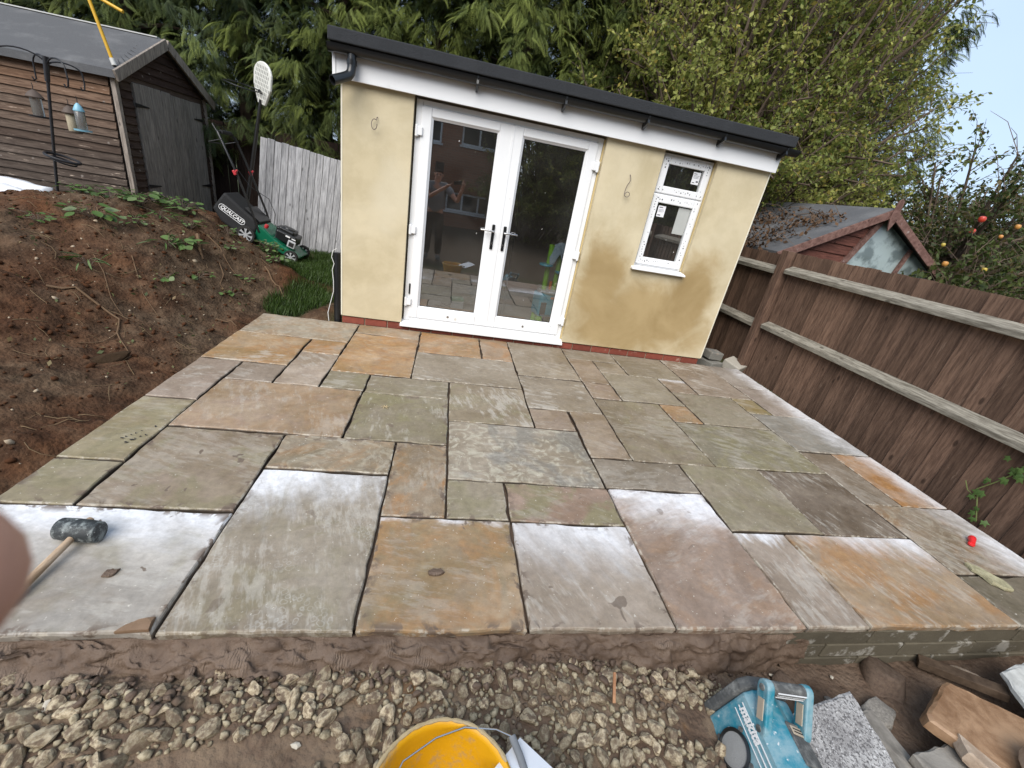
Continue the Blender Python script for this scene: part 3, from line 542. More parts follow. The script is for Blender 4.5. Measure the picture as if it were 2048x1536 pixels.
# ---- small window
wi = MB()
for a in ((1.938, 1.974, 1.005, 2.062), (2.445, 2.482, 1.005, 2.062), (1.974, 2.445, 2.028, 2.062), (1.974, 2.445, 1.005, 1.035), (1.974, 2.445, 1.692, 1.722)): wi.mm(a[0], a[1], YD, YD + .07, a[2], a[3])
win = wi.build('window', M_UPVC, room, bevel=.004)
ws = MB(); ws.prism([(4.262, .966), (4.262, .982), (4.36, 1.003), (4.45, 1.003), (4.45, .966)], 1.898, 2.505, Matrix(((0, 0, 1, 0), (1, 0, 0, 0), (0, 1, 0, 0), (0, 0, 0, 1)))); ws.build('window_sill', M_UPVC, win, bevel=.003)
M_PAPER = plain('sticker_paper', (.78, .78, .80), (.74, .74, .77), 5, .6, .3, 0)
M_PRINT = plain('print_ink', (.02, .025, .04), (.03, .03, .05), 5, .6, .3, 0)
M_PACK = plain('cloudy_film', (.45, .46, .44), (.36, .37, .35), 9, .5, .3, .1)
for z0, z1, gz0, gz1 in ((1.714, 2.042, 1.782, 1.975), (1.022, 1.704, 1.095, 1.628)):
    m = MB(); x0, x1, gx0, gx1 = 1.952, 2.468, 2.020, 2.402; y = YD - .014
    for a in ((x0, gx0, z0, z1), (gx1, x1, z0, z1), (gx0, gx1, z0, gz0), (gx0, gx1, gz1, z1)): m.mm(a[0], a[1], y, y + .05, a[2], a[3])
    sash = m.build('sash', M_UPVC, win, bevel=.007)
    g = MB(); g.add([(gx0 - .005, y + .026, gz0 - .005), (gx1 + .005, y + .026, gz0 - .005), (gx1 + .005, y + .026, gz1 + .005), (gx0 - .005, y + .026, gz1 + .005)], [(0, 1, 2, 3)]); g.build('glass_pane', M_GLASS, win)
    pr = MB(); rp = random.Random(int(z0 * 100))        # ink marks printed on the protective film
    for side in range(4):
        L = (x1 - x0, x1 - x0, z1 - z0, z1 - z0)[side]; n = int(L / .024)
        for i in range(1, n):
            if rp.random() < .42: continue
            t = i / n; ww = rp.choice((.004, .006, .011)); hh = rp.choice((.004, .008, .012)); off = rp.choice((0, 0, .012))
            cx_, cz_ = ((x0 + L * t, z0 + .033 + off), (x0 + L * t, z1 - .033 - off), (x0 + .034 + off, z0 + L * t), (x1 - .034 - off, z0 + L * t))[side]
            pr.box((cx_, y - .0008, cz_), (ww, .001, hh))
    pr.build('film_print', M_PRINT, win)
def sticker(xa, xb, za, zb2, m, lines):
    s = MB(); s.box(((xa + xb) / 2, YD + .009, (za + zb2) / 2), (xb - xa, .0012, zb2 - za)); o = s.build('glass_sticker', m, win)
    if lines:
        q = MB()
        for i, (f0, f1, zz, hh) in enumerate(lines): q.box((xa + (xb - xa) * (f0 + f1) / 2, YD + .0076, za + (zb2 - za) * zz), ((xb - xa) * (f1 - f0), .001, (zb2 - za) * hh))
        q.build('sticker_print', M_PRINT, win)
sticker(2.305, 2.385, 1.845, 1.955, M_PAPER, [(.12, .5, .86, .05), (.12, .85, .72, .02), (.12, .8, .62, .02), (.12, .85, .52, .02), (.6, .88, .25, .12), (.12, .45, .15, .05)])
sticker(2.045, 2.125, 1.50, 1.605, M_PAPER, [(.12, .6, .85, .06), (.12, .8, .66, .02), (.12, .85, .56, .02), (.12, .7, .46, .02), (.12, .5, .16, .08)])
sticker(2.265, 2.395, 1.365, 1.618, M_PACK, None)
for x0 in (1.9275, 2.4835):                              # ink-spotted tape at the reveals
    q = MB()
    for i in range(16): q.box((x0 + .004, YD - .002, 1.03 + i * .065 + rb.uniform(-.01, .01)), (.007, .002, rb.choice((.008, .016))))
    q.build('tape_print', M_PRINT, win)
fm = MB(); fm.mm(2.4835, 2.4895, YD - .02, YD + .01, 1.01, 2.06); fm.build('foam_bead', M_FOAM, room)
# loose cable tails on the wall
for (cx_, cz_, flip) in ((-.695, 1.80, 1), (1.64, 1.755, -1)):
    pts = [(cx_, YF + .01, cz_ + .06), (cx_ - .004, YF - .02, cz_ + .055)]
    if flip > 0: pts += [(cx_ - .022 + .024 * math.cos(a), YF - .02 - .004 * a, cz_ + .0 + .04 * math.sin(a)) for a in np.linspace(.9, 6.4, 18)]
    else: pts += [(cx_ + .012, YF - .022, cz_ + .01), (cx_ - .012, YF - .02, cz_ - .04), (cx_ - .018, YF - .02, cz_ - .09)] + [(cx_ + .004 + .024 * math.cos(a), YF - .02 - .003 * a, cz_ - .115 + .022 * math.sin(a)) for a in np.linspace(3.2, 9.5, 20)]
    c = MB(); c.tube(pts, .0032, 6); c.build('cable_tail', plain('grey_cable', (.16, .13, .12), (.1, .08, .08), 5, .5) if flip > 0 else bpy.data.materials['grey_cable'], room, smooth=True)

# ---- things standing inside, seen through the glass
M_TEAL = plain('teal_plastic', (.02, .26, .36), (.015, .21, .30), 4, .35, .5, .02); M_LIME = plain('lime_plastic', (.20, .42, .03), (.16, .35, .025), 4, .35, .5, .02); M_ORNG = plain('orange_plastic', (.55, .13, .03), (.45, .1, .02), 4, .4, .5, 0); M_GREYP = plain('grey_plastic', (.3, .31, .32), (.24, .25, .26), 5, .45, .4, .02)
toy = thing('toy_workbench', 'teal and lime green plastic toy workbench behind the right glass door', 'toy', (1.25, 4.98, .085), (0, 0, R(14)))
def tl(fn, name, m, par=toy, bevel=0, smooth=False):
    q = MB(); fn(q); return q.build(name, m, par, local=True, bevel=bevel, smooth=smooth)
tl(lambda q: (q.box((0, 0, .235), (.30, .24, .28))), 'cabinet', M_TEAL, bevel=.03)
tl(lambda q: q.box((.03, -.122, .22), (.20, .012, .19)), 'cabinet_door', M_TEAL, bevel=.006)
tl(lambda q: q.box((-.1, -.123, .2), (.07, .01, .15)), 'side_opening', M_BLACKP)
tl(lambda q: q.box((.05, -.13, .335), (.15, .014, .024)), 'handle_strip', M_ORNG, bevel=.004)
tl(lambda q: q.box((.09, -.131, .26), (.022, .012, .018)), 'latch', M_BLACKP)
tl(lambda q: q.lathe([(.0, .375), (.12, .375), (.15, .385), (.15, .395), (.1, .40), (.05, .392), (0, .39)], 24), 'worktop', M_GREYP, smooth=True)
for lx, ly in ((-.1, -.07), (.1, -.07), (-.1, .07), (.1, .07)): tl(lambda q: q.tube([(lx, ly, 0), (lx, ly, .10)], [.045, .038], 14), 'leg', M_LIME, smooth=True)
for cx_ in (-.04, .095):
    tl(lambda q: q.tube([(cx_, .07, .39), (cx_, .07, .92)], .032, 14), 'column', M_LIME, smooth=True)
    tl(lambda q: q.lathe([(0, -.012), (.08, -.012), (.085, 0), (.08, .012), (0, .012)], 20, Matrix.Translation((cx_ - (.05 if cx_ < 0 else -.04), .03, .69 if cx_ < 0 else .62))), 'shelf', M_TEAL, smooth=True)
tl(lambda q: q.tube([(.03, .05, .40), (.03, .05, .50)], .018, 10), 'tool_peg', M_ORNG)
# jacket thrown over it
M_CLOTH = plain('grey_blue_cloth', (.26, .33, .40), (.17, .22, .28), 12, .95, .1, .5, 30)
gx_, gy_ = np.meshgrid(np.linspace(-1, 1, 22), np.linspace(-1, 1, 16)); rr = np.sqrt(gx_ ** 2 + (gy_ * 1.1) ** 2)
cz = .955 - .13 * rr ** 2.2 + .02 * fbm(gx_ * 3, gy_ * 3, 1.5, 3, 77); cloth = np.stack([1.30 + gx_ * .14 * (1 - .12 * rr), 5.05 + gy_ * .11 * (1 - .1 * rr), cz + .085 + .025 * np.sin(7 * gx_ + 4 * gy_) * rr], -1).reshape(-1, 3)
ii = np.arange(22 * 16).reshape(16, 22); o = link('jacket', np_mesh('jacket', cloth, np.stack([ii[:-1, :-1], ii[:-1, 1:], ii[1:, 1:], ii[1:, :-1]], -1).reshape(-1, 4), M_CLOTH, smooth=True)); o.modifiers.new('s', 'SOLIDIFY').thickness = .008
tag(o, 'grey-blue jacket draped over the toy workbench', 'jacket')
M_PLANK = plain('packed_floorboard', (.34, .20, .10), (.22, .12, .06), 5, .6, .3, .15, stretch=(1.5, 14, 14), vary=.4)
for i, (yy, zz) in enumerate([(4.66, 0), (4.66, 1), (4.66, 2), (4.66, 3), (4.79, 0), (4.79, 1), (4.79, 2)]):
    q = MB(); L = 1.62; q.box((0, 0, 0), (L, .125, .019)); o = q.build('floor_plank', M_PLANK, None, bevel=.002, seg=1, loc=(.18 + rb.uniform(-.03, .03), yy + rb.uniform(-.006, .006), .0955 + zz * .0205), rot=(0, 0, rb.uniform(-.01, .01)))
    tag(o, 'brown timber floor plank in the low stack just inside the glass doors', 'plank', 'floor planks stacked inside the garden room')
M_ALU = plain('bare_aluminium', (.62, .62, .62), (.5, .5, .5), 8, .35, .5, .02, metal=1)
for i, dx in enumerate((0, .07)):
    q = MB(); q.bar((.66 + dx, 5.0, .09), (.93 + dx, 6.92, 1.62 - i * .02), .022, .022); o = q.build('aluminium_pole', M_ALU, None, bevel=.003)
    tag(o, ('left', 'right')[i] + ' one of two thin aluminium poles leaning inside the right glass door', 'pole', 'poles leaning inside the garden room')
tb = thing('power_tool', 'small dark green power tool with black lead on the floor inside the left glass door', 'tool', (.17, 5.1, .085), (0, 0, .2))
tl(lambda q: q.box((0, 0, .05), (.15, .11, .10)), 'body', M_GREYP, tb, bevel=.012); tl(lambda q: q.box((0, 0, .115), (.155, .115, .045)), 'cover', plain('dark_green_plastic', (.02, .13, .07), (.015, .1, .05), 5, .4), tb, bevel=.012); tl(lambda q: q.tube([(-.07, 0, .05), (-.13, -.03, .03), (-.19, .03, .045), (-.2, -.04, .02), (-.11, -.05, .01), (-.25, .02, .008), (-.33, .01, .008)], .006, 6), 'lead', M_BLACKP, tb, smooth=True)
# stub of black drain pipe at the left corner with a loose white wire
dp = thing('drain_pipe', 'stub of black drain pipe standing at the left corner of the garden room', 'pipe', (-1.045, 4.37, -.1))
q = MB(); q.tube([(-1.035, 4.36, -.15), (-1.045, 4.40, .25), (-1.055, 4.44, .66)], .036, 16); q.tube([(-1.054, 4.437, .60), (-1.055, 4.44, .662)], .041, 16); q.build('pipe', M_BLACKP, dp, smooth=True)
q = MB(); q.tube([(-1.06, 4.43, .70), (-1.09, 4.41, .68), (-1.10, 4.40, .62), (-1.075, 4.39, .56), (-1.09, 4.38, .5), (-1.075, 4.36, .4), (-1.07, 4.34, .3), (-1.10, 4.34, .18), (-1.12, 4.32, .08), (-1.11, 4.31, .0)], .0035, 6); q.build('white_wire', plain('white_wire_pvc', (.7, .7, .68), (.6, .6, .58), 4, .5), dp, smooth=True)

# ================================================================== FENCES AND SHEDS
def wood(name, c_dark, c_light, grain=(1, 1, 1), rough=.85, vary=.35, usecol=False, streak=None, knots=True, bump=.35):
    """grain: coordinate scale, small along the grain"""
    k = NT(name); v = k.coord('Object', grain, 9.0); n = k.noise(v, 6, 6, .7, .35); f = k.noise(v, 30, 4, .7)
    col = k.mix(k.mr(n, .30, .70), c_dark, c_light)
    if usecol: col = k.mix(1.0, col, k.n('ShaderNodeObjectInfo').outputs['Color'], 'MULTIPLY')
    if vary: col = k.hsv(col, k.math('ADD', k.math('MULTIPLY', k.rand(), vary), 1 - vary / 2))
    if knots:
        kv = k.coord('Object', tuple(1 if g > 1 else .45 for g in grain), 9.0); vo = k.voro(kv, 7.5)
        col = k.mix(k.mr(vo.outputs['Distance'], .13, .06, 0, .8), col, tuple(x * .45 for x in c_dark))
    if streak: col = k.mix(k.mr(k.noise(v, 3.5, 6, .75), .60, .74), col, streak)
    k.bump(k.math('ADD', n, k.math('MULTIPLY', f, .4)), bump, .004)
    return k.done(col, rough, .25)
M_FENCE = wood('brown_fence_board', (.072, .042, .029), (.165, .102, .071), (9, 9, .9), vary=.6, streak=(.22, .155, .115))
M_RAIL = wood('lichened_rail', (.13, .115, .09), (.36, .335, .28), (10, 1.0, 10), vary=.2, streak=(.42, .40, .34))
M_POST = wood('fence_post_timber', (.062, .036, .026), (.165, .102, .072), (9, 9, .8), vary=.1, streak=(.30, .20, .14))
rf_ = random.Random(21)
fence = thing('close_board_fence', 'tall brown close-board fence running along the right side of the patio', 'fence', (3.8, 3, 0))
y = -1.2
while y < 9.4:
    z1 = 1.392 + rf_.uniform(-.006, .006) + (-.045 if y > 4.5 else 0); wd = .128
    b_ = MB(); b_.add([(-.006, 0, 0), (.006, 0, 0), (.006, wd, 0), (-.020, wd, 0), (-.006, 0, z1 + .2), (.006, 0, z1 + .2), (.006, wd, z1 + .2), (-.020, wd, z1 + .2)], [(0, 3, 2, 1), (4, 5, 6, 7), (0, 1, 5, 4), (1, 2, 6, 5), (2, 3, 7, 6), (3, 0, 4, 7)])
    o = b_.build('fence_board', M_FENCE, fence, local=True, loc=(.012 + rf_.uniform(-.002, .002) + .0, y - 3, -.2), rot=(rf_.gauss(0, .003), 0, math.pi if False else rf_.uniform(-.01, .01)))
    y += .124
for (ya, yb, dz) in ((-1.2, .86, 0), (1.0, 4.38, 0), (4.53, 8.0, -.03)):
    for zr in (1.205, .565):
        m = MB(); z0 = zr + dz
        m.prism([(0, -.045), (-.082, -.042), (-.086, .002), (0, .048)], ya, yb, Matrix(((1, 0, 0, 3.797), (0, 0, 1, 0), (0, 1, 0, z0), (0, 0, 0, 1)))); m.build('fence_rail', M_RAIL, fence, bevel=.003, seg=1)
for yp in (.93, 4.455, 8.05):
    m = MB(); m.mm(3.695, 3.797, yp - .05, yp + .05, -.3, 1.40); m.build('fence_post', M_POST, fence, bevel=.004)
# stack of spare concrete blocks wedged at the corner
M_BLK2 = plain('old_grey_block', (.24, .235, .21), (.14, .135, .125), 16, .92, .2, .7, 50, dirt=(.33, .27, .22), dirt_sc=7)
for i, (c, s, r, lb) in enumerate([((3.36, 4.60, -.075), (.20, .34, .15), (0, 0, .30), 'dark grey concrete block lying at the garden room corner, under another block'), ((3.39, 4.57, .065), (.20, .15, .10), (.05, .08, .15), 'broken grey block resting on top of a dark concrete block'), ((3.66, 4.47, -.02), (.21, .22, .12), (.25, -.12, .5), 'pale concrete lump with a dusty face at the back right corner of the patio')]):
    m = MB(); m.box((0, 0, 0), s); o = m.build('concrete_block', M_BLK2 if i < 2 else plain('pale_concrete', (.42, .39, .34), (.3, .28, .24), 14, .9, .2, .6, 50), None, bevel=.012, loc=c, rot=r); tag(o, lb, 'block')

# ---- weatherboarded shed on the left
SX, SY, ZE = -3.72, 6.0, 1.94
M_SHED = wood('weatherboard', (.42, .36, .32), (1.0, .95, .88), (1.1, 9, 11), vary=.25, usecol=True, streak=(.62, .50, .40))
M_SHEDY = wood('weatherboard_gable', (.45, .38, .34), (1.0, .93, .86), (9, 1.1, 11), vary=.3, usecol=True)
M_DOORW = wood('shed_door_plank', (.13, .115, .102), (.30, .27, .24), (9, 9, .8), vary=.25)
M_TRIM = wood('grey_trim', (.15, .125, .105), (.36, .31, .265), (8, 8, .9), vary=.2)
k = NT('roof_felt'); v = k.coord('Object'); n = k.noise(v, 130, 3, .7); c = k.mix(n, (.055, .056, .06), (.125, .127, .132)); c = k.mix(k.mr(k.noise(v, 2, 6, .7), .45, .7, 0, .6), c, (.16, .16, .162)); k.bump(n, .5, .004); M_RFELT = k.done(c, .9, .2)
M_IRON = plain('black_iron', (.02, .018, .017), (.012, .01, .01), 9, .6, .3, .2)
shed = thing('weatherboard_shed', 'weathered brown timber shed with double doors and grey felt roof on the left', 'shed', (SX - 1.4, SY + .9, .25))
rsd = random.Random(4); pitch = .083; z = .22; i = 0
def srgb(r, g, b): return tuple(((x / 255) / 12.92 if x / 255 < .04045 else ((x / 255 + .055) / 1.055) ** 2.4) for x in (r, g, b))
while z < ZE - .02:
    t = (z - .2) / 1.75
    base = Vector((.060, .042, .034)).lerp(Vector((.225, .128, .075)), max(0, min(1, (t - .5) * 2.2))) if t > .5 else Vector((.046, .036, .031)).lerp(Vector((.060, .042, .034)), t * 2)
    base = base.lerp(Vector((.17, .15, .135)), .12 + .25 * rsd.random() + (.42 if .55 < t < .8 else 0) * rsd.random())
    hh = min(pitch, ZE - z)
    m = MB(); m.add([(SX - 3.0, SY - .030, z - .012), (SX - .045, SY - .030, z - .012), (SX - .045, SY - .008, z + hh), (SX - 3.0, SY - .008, z + hh), (SX - 3.0, SY + .0, z - .012), (SX - .045, SY + .0, z - .012), (SX - .045, SY + .0, z + hh), (SX - 3.0, SY, z + hh)], [(0, 1, 2, 3), (0, 4, 5, 1), (1, 5, 6, 2), (3, 2, 6, 7), (0, 3, 7, 4), (4, 7, 6, 5)])
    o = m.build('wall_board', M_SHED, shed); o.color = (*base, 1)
    # gable end, either side of the doors and above them
    def roofy(zz): return .9 * (1 - (zz - ZE) / .44)      # half width below the slope
    segs = [(6.045, 6.236), (7.656, 7.78)] if z < 1.86 else [(6.9 - min(.86, roofy(z + hh)), 6.9 + min(.86, roofy(z + hh)))]
    for a, b in segs:
        if b - a < .03: continue
        m = MB(); m.add([(SX + .030, a, z - .012), (SX + .030, b, z - .012), (SX + .008, b, z + hh), (SX + .008, a, z + hh), (SX, a, z - .012), (SX, b, z - .012), (SX, b, z + hh), (SX, a, z + hh)], [(0, 1, 2, 3), (0, 4, 5, 1), (1, 5, 6, 2), (3, 2, 6, 7), (0, 3, 7, 4), (4, 7, 6, 5)])
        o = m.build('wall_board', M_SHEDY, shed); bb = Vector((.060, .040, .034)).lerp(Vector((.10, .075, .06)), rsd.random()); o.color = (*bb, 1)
    z += pitch
z = ZE + .005
while z < 2.30:
    hh = pitch; a = max(.05, .9 * (1 - (z - ZE) / .44)); b = max(.03, .9 * (1 - (z + hh - ZE) / .44))
    m = MB(); m.add([(SX + .030, 6.9 - a, z - .012), (SX + .030, 6.9 + a, z - .012), (SX + .008, 6.9 + b, z + hh), (SX + .008, 6.9 - b, z + hh), (SX, 6.9 - a, z - .012), (SX, 6.9 + a, z - .012), (SX, 6.9 + b, z + hh), (SX, 6.9 - b, z + hh)], [(0, 1, 2, 3), (0, 4, 5, 1), (1, 5, 6, 2), (3, 2, 6, 7), (0, 3, 7, 4), (4, 7, 6, 5)]); o = m.build('wall_board', M_SHEDY, shed); o.color = (.055, .036, .031, 1); z += pitch
m = MB(); m.mm(SX - 2.95, SX - .002, SY + .002, 7.79, .15, 1.93); m.build('inner_wall', M_IRON, shed)
for (a, b, c, d) in ((SX - .012, SX + .035, SY - .036, SY + .016), (SX + .002, SX + .036, 7.782, 7.83)):
    m = MB(); m.mm(a, b, c, d, .1, 1.95); m.build('corner_trim', M_TRIM, shed, bevel=.003)
for lf, (ya, yb, top) in enumerate(((6.24, 6.945, 1.885), (6.950, 7.652, 1.868))):     # two door leaves of tongued planks
    m = MB(); m.mm(SX + .012, SX + .024, ya + .004, yb - .004, .24, top - .01); door = m.build('door', M_DOORW, shed)
    n = 7; wd = (yb - ya) / n
    for q in range(n):
        m = MB(); m.mm(SX + .0245, SX + .042 + rsd.uniform(0, .003), ya + q * wd + .0025, ya + (q + 1) * wd - .0025, .23 + rsd.uniform(0, .01), top - rsd.uniform(0, .006)); m.build('door_plank', M_DOORW, door, bevel=.003, seg=1)
    for hz in (1.66, .80):
        s = 1 if lf == 0 else -1; y0 = ya - .02 if lf == 0 else yb + .02
        m = MB(); m.add([(SX + .046, y0, hz - .022), (SX + .046, y0 + s * .24, hz - .006), (SX + .046, y0 + s * .24, hz + .006), (SX + .046, y0, hz + .022), (SX + .051, y0, hz - .022), (SX + .051, y0 + s * .24, hz - .006), (SX + .051, y0 + s * .24, hz + .006), (SX + .051, y0, hz + .022)], [(0, 1, 2, 3), (4, 7, 6, 5), (0, 4, 5, 1), (1, 5, 6, 2), (2, 6, 7, 3), (3, 7, 4, 0)]); m.build('strap_hinge', M_IRON, door)
for s in (-1, 1):
    m = MB(); ye, yr = 6.9 + s * .985, 6.9; ze, zr = ZE - .03, 2.415
    m.add([(SX - 3.1, ye, ze), (SX + .09, ye, ze), (SX + .09, yr, zr), (SX - 3.1, yr, zr), (SX - 3.1, ye, ze + .03), (SX + .09, ye, ze + .03), (SX + .09, yr, zr + .03), (SX - 3.1, yr, zr + .03)], [(0, 3, 2, 1), (4, 5, 6, 7), (0, 1, 5, 4), (1, 2, 6, 5), (2, 3, 7, 6), (3, 0, 4, 7)])
    if s < 0: m.mm(SX - 3.1, SX + .08, ye - .012, ye - .001, ze - .045, ze + .02)
    m.build('roof', M_RFELT, shed)
    m = MB(); m.bar((SX + .105, 6.9 + s * 1.02, ZE - .055), (SX + .105, 6.9 + s * .004, 2.40), .026, .105, (0, -s * .44, 1)); m.build('bargeboard', M_TRIM, shed, bevel=.003)
M_GLINT_SOCKET = plain('pale_glint_and_socket', (.55, .55, .53), (.40, .40, .38), 12, .5, .4, .3)
m = MB(); m.bar((SX - 3.1, 6.9, 2.450), (SX + .02, 6.9, 2.450), .05, .012); m.build('ridge_glint', M_GLINT_SOCKET, shed)  # wet-edge highlight along the ridge, built as a pale bar

# dark boundary fence behind, and a silvered panel leaning in front of it
M_DKF = wood('dark_fence_board', (.022, .013, .010), (.055, .034, .026), (9, 9, .8), vary=.4)
bf = thing('rear_boundary_fence', 'dark brown boundary fence in shade between the left shed and the garden room', 'fence', (-2.6, 8.3, 0))
x = -5.6
while x < -.3:
    m = MB(); m.box((0, 0, .85), (.118, .018, 1.75)); m.build('fence_board', M_DKF, bf, local=True, loc=(x + 2.6, rsd.uniform(-.004, .004), 0), rot=(0, rsd.gauss(0, .004), 0)); x += .124
for zr in (.35, 1.3): m = MB(); m.mm(-5.6, -.3, 8.31, 8.36, zr, zr + .08); m.build('fence_rail', M_DKF, bf)
M_SILV = wood('silvered_board', (.20, .20, .21), (.46, .46, .475), (9, 9, .8), vary=.22, streak=(.52, .52, .53))
pn = thing('leaning_fence_panel', 'silver-grey weathered timber fence panel leaning over behind the lawn mower', 'fence panel', (-2.90, 7.2, .08), (0, R(6.4), 0))
for i in range(15):
    wd = .094; m = MB(); m.box((0, 0, .765 + rsd.uniform(-.01, .004)), (wd - .005, .02, 1.53)); m.build('panel_board', M_SILV, pn, local=True, loc=(.047 + i * wd, rsd.uniform(-.004, .004), 0), bevel=.003, seg=1)
for zr in (.25, 1.25): m = MB(); m.box((.70, .03, zr), (1.4, .035, .07)); m.build('panel_rail', M_SILV, pn, local=True)

# ---- red-brown shed beyond the right fence
M_RED = wood('red_brown_cladding', (.070, .026, .019), (.15, .058, .042), (1.2, 9, 10), vary=.2)
M_REDT = wood('red_brown_trim', (.085, .042, .034), (.20, .115, .095), (3, 3, 3), vary=.1, streak=(.32, .26, .24))
rs2 = thing('red_brown_shed', 'red-brown timber shed with a glazed gable showing above the right fence', 'shed', (5.27, 6.2, 0))
GYS, AX, AZ, HW, EZ = 5.0, 5.27, 2.03, 1.24, 1.365
m = MB(); m.mm(AX - HW + .12, AX + HW - .12, GYS + .05, 7.6, 0, EZ); m.build('wall', M_RED, rs2)
z = .75
while z < AZ - .05:                                          # cladding boards, left half of the gable
    zt = z + .118; a = AX - HW * (1 - max(0, zt - EZ) / (AZ - EZ)) if zt > EZ else AX - HW + .1
    b = AX + .02 - (1.98 - z) * .477
    if b - a > .05:
        m = MB(); m.add([(a - .06, GYS - .012, z), (b, GYS - .012, z), (b, GYS + .006, zt), (a, GYS + .006, zt), (a - .06, GYS + .02, z), (b, GYS + .02, z), (b, GYS + .02, zt), (a, GYS + .02, zt)], [(0, 1, 2, 3), (0, 4, 5, 1), (1, 5, 6, 2), (3, 2, 6, 7), (0, 3, 7, 4), (4, 7, 6, 5)]); m.build('wall_board', M_RED, rs2)
    z += .118
k = NT('dusty_glass'); v = k.coord('Object'); c = k.mix(k.mr(k.noise(v, 3.5, 5, .6), .45, .62), (.30, .36, .36), (.12, .15, .15)); M_DGL = k.done(c, .15, .6)
m = MB(); m.add([(AX - .44, GYS + .012, 1.1), (AX + 1.05, GYS + .012, 1.1), (AX + 1.12, GYS + .012, 1.42), (AX + .0, GYS + .012, 1.985)], [(0, 1, 2, 3)]); gpn = m.build('glass_pane', M_DGL, rs2)
for p0, p1, w_ in (((AX - .40, 1.1), (AX + .02, 1.98), .075), ((AX + .5, 1.1), (AX + .62, 1.66), .045), ((AX - .38, 1.22), (AX + .15, 1.05), .03)):
    m = MB(); m.bar((p0[0], GYS - .012, p0[1]), (p1[0], GYS - .012, p1[1]), .036, w_, (0, 0, 1) if abs(p1[0] - p0[0]) > abs(p1[1] - p0[1]) else (1, 0, 0)); m.build('glazing_bar', M_REDT, rs2)
for s in (-1, 1):
    m = MB(); m.add([(AX + s * (HW + .06), GYS - .10, EZ - .03), (AX, GYS - .10, AZ + .01), (AX, 7.7, AZ + .01), (AX + s * (HW + .06), 7.7, EZ - .03), (AX + s * (HW + .06), GYS - .10, EZ + .0), (AX, GYS - .10, AZ + .04), (AX, 7.7, AZ + .04), (AX + s * (HW + .06), 7.7, EZ)], [(0, 3, 2, 1), (4, 5, 6, 7), (0, 1, 5, 4), (1, 2, 6, 5), (2, 3, 7, 6), (3, 0, 4, 7)]); m.build('roof', M_RFELT, rs2)
    m = MB(); m.bar((AX + s * (HW + .07), GYS - .115, EZ - .05), (AX + s * .01, GYS - .115, AZ - .02), .022, .09, (-s * .53, 0, 1)); m.build('bargeboard', M_REDT, rs2, bevel=.003)
m = MB(); m.prism([(0, -.20), (.055, -.06), (.035, .14), (0, .17), (-.035, .14), (-.055, -.06)], -.145, -.125, Matrix(((1, 0, 0, AX), (0, 0, 1, GYS), (0, 1, 0, AZ - .02), (0, 0, 0, 1)))); m.build('finial', M_REDT, rs2, bevel=.004)

# ================================================================== LAWN MOWER
def textmesh(name, s, size, mat, parent, M4, shear=0.0, ext=.0008, offset=0.0, space=1.0):
    cu = bpy.data.curves.new(name, 'FONT'); cu.body = s; cu.size = size; cu.extrude = ext; cu.shear = shear; cu.align_x = 'CENTER'; cu.align_y = 'CENTER'; cu.offset = offset; cu.space_character = space
    o = bpy.data.objects.new(name + '_t', cu); COL.objects.link(o); dg = bpy.context.evaluated_depsgraph_get(); dg.update()
    me = bpy.data.meshes.new_from_object(o.evaluated_get(dg)); bpy.data.objects.remove(o); bpy.data.curves.remove(cu)
    me.transform(M4); me.materials.clear(); me.materials.append(mat); me.name = name
    return link(name, me, parent)
M_GRNP = plain('green_enamel', (.006, .125, .065), (.004, .10, .05), 3, .22, .6, .02); M_TYRE = plain('mower_tyre', (.018, .018, .018), (.03, .028, .026), 20, .8, .3, .3); M_RIM = plain('grey_rim', (.42, .43, .44), (.33, .34, .35), 9, .4, .5, .02); M_REDK = plain('red_plastic', (.45, .03, .035), (.38, .02, .03), 4, .4, .5, 0)
M_BAG = plain('black_grass_bag', (.022, .023, .024), (.012, .012, .013), 6, .7, .3, .35, 40); M_TUBE = plain('black_tube', (.010, .010, .011), (.008, .008, .008), 6, .35, .5, .02); M_WHT = plain('white_print', (.75, .75, .75), (.7, .7, .7), 5, .5, .4, 0)
mower = thing('lawn_mower', 'green petrol lawn mower with black grass bag parked nose-down on the soil heap', 'lawn mower', (-2.315, 6.28, .235), (0, R(19.5), 0))
def mp(fn, name, m, par=mower, **kw):
    q = MB(); fn(q); return q.build(name, m, par, local=True, **kw)
mp(lambda q: q.prism([(-.20, .085), (.30, .055), (.36, .07), (.36, .11), (.30, .135), (.17, .160), (.02, .205), (-.10, .255), (-.20, .285)], -.215, .215, Matrix(((1, 0, 0, 0), (0, 0, 1, 0), (0, 1, 0, 0), (0, 0, 0, 1)))), 'deck', M_GRNP, bevel=.018, seg=3)
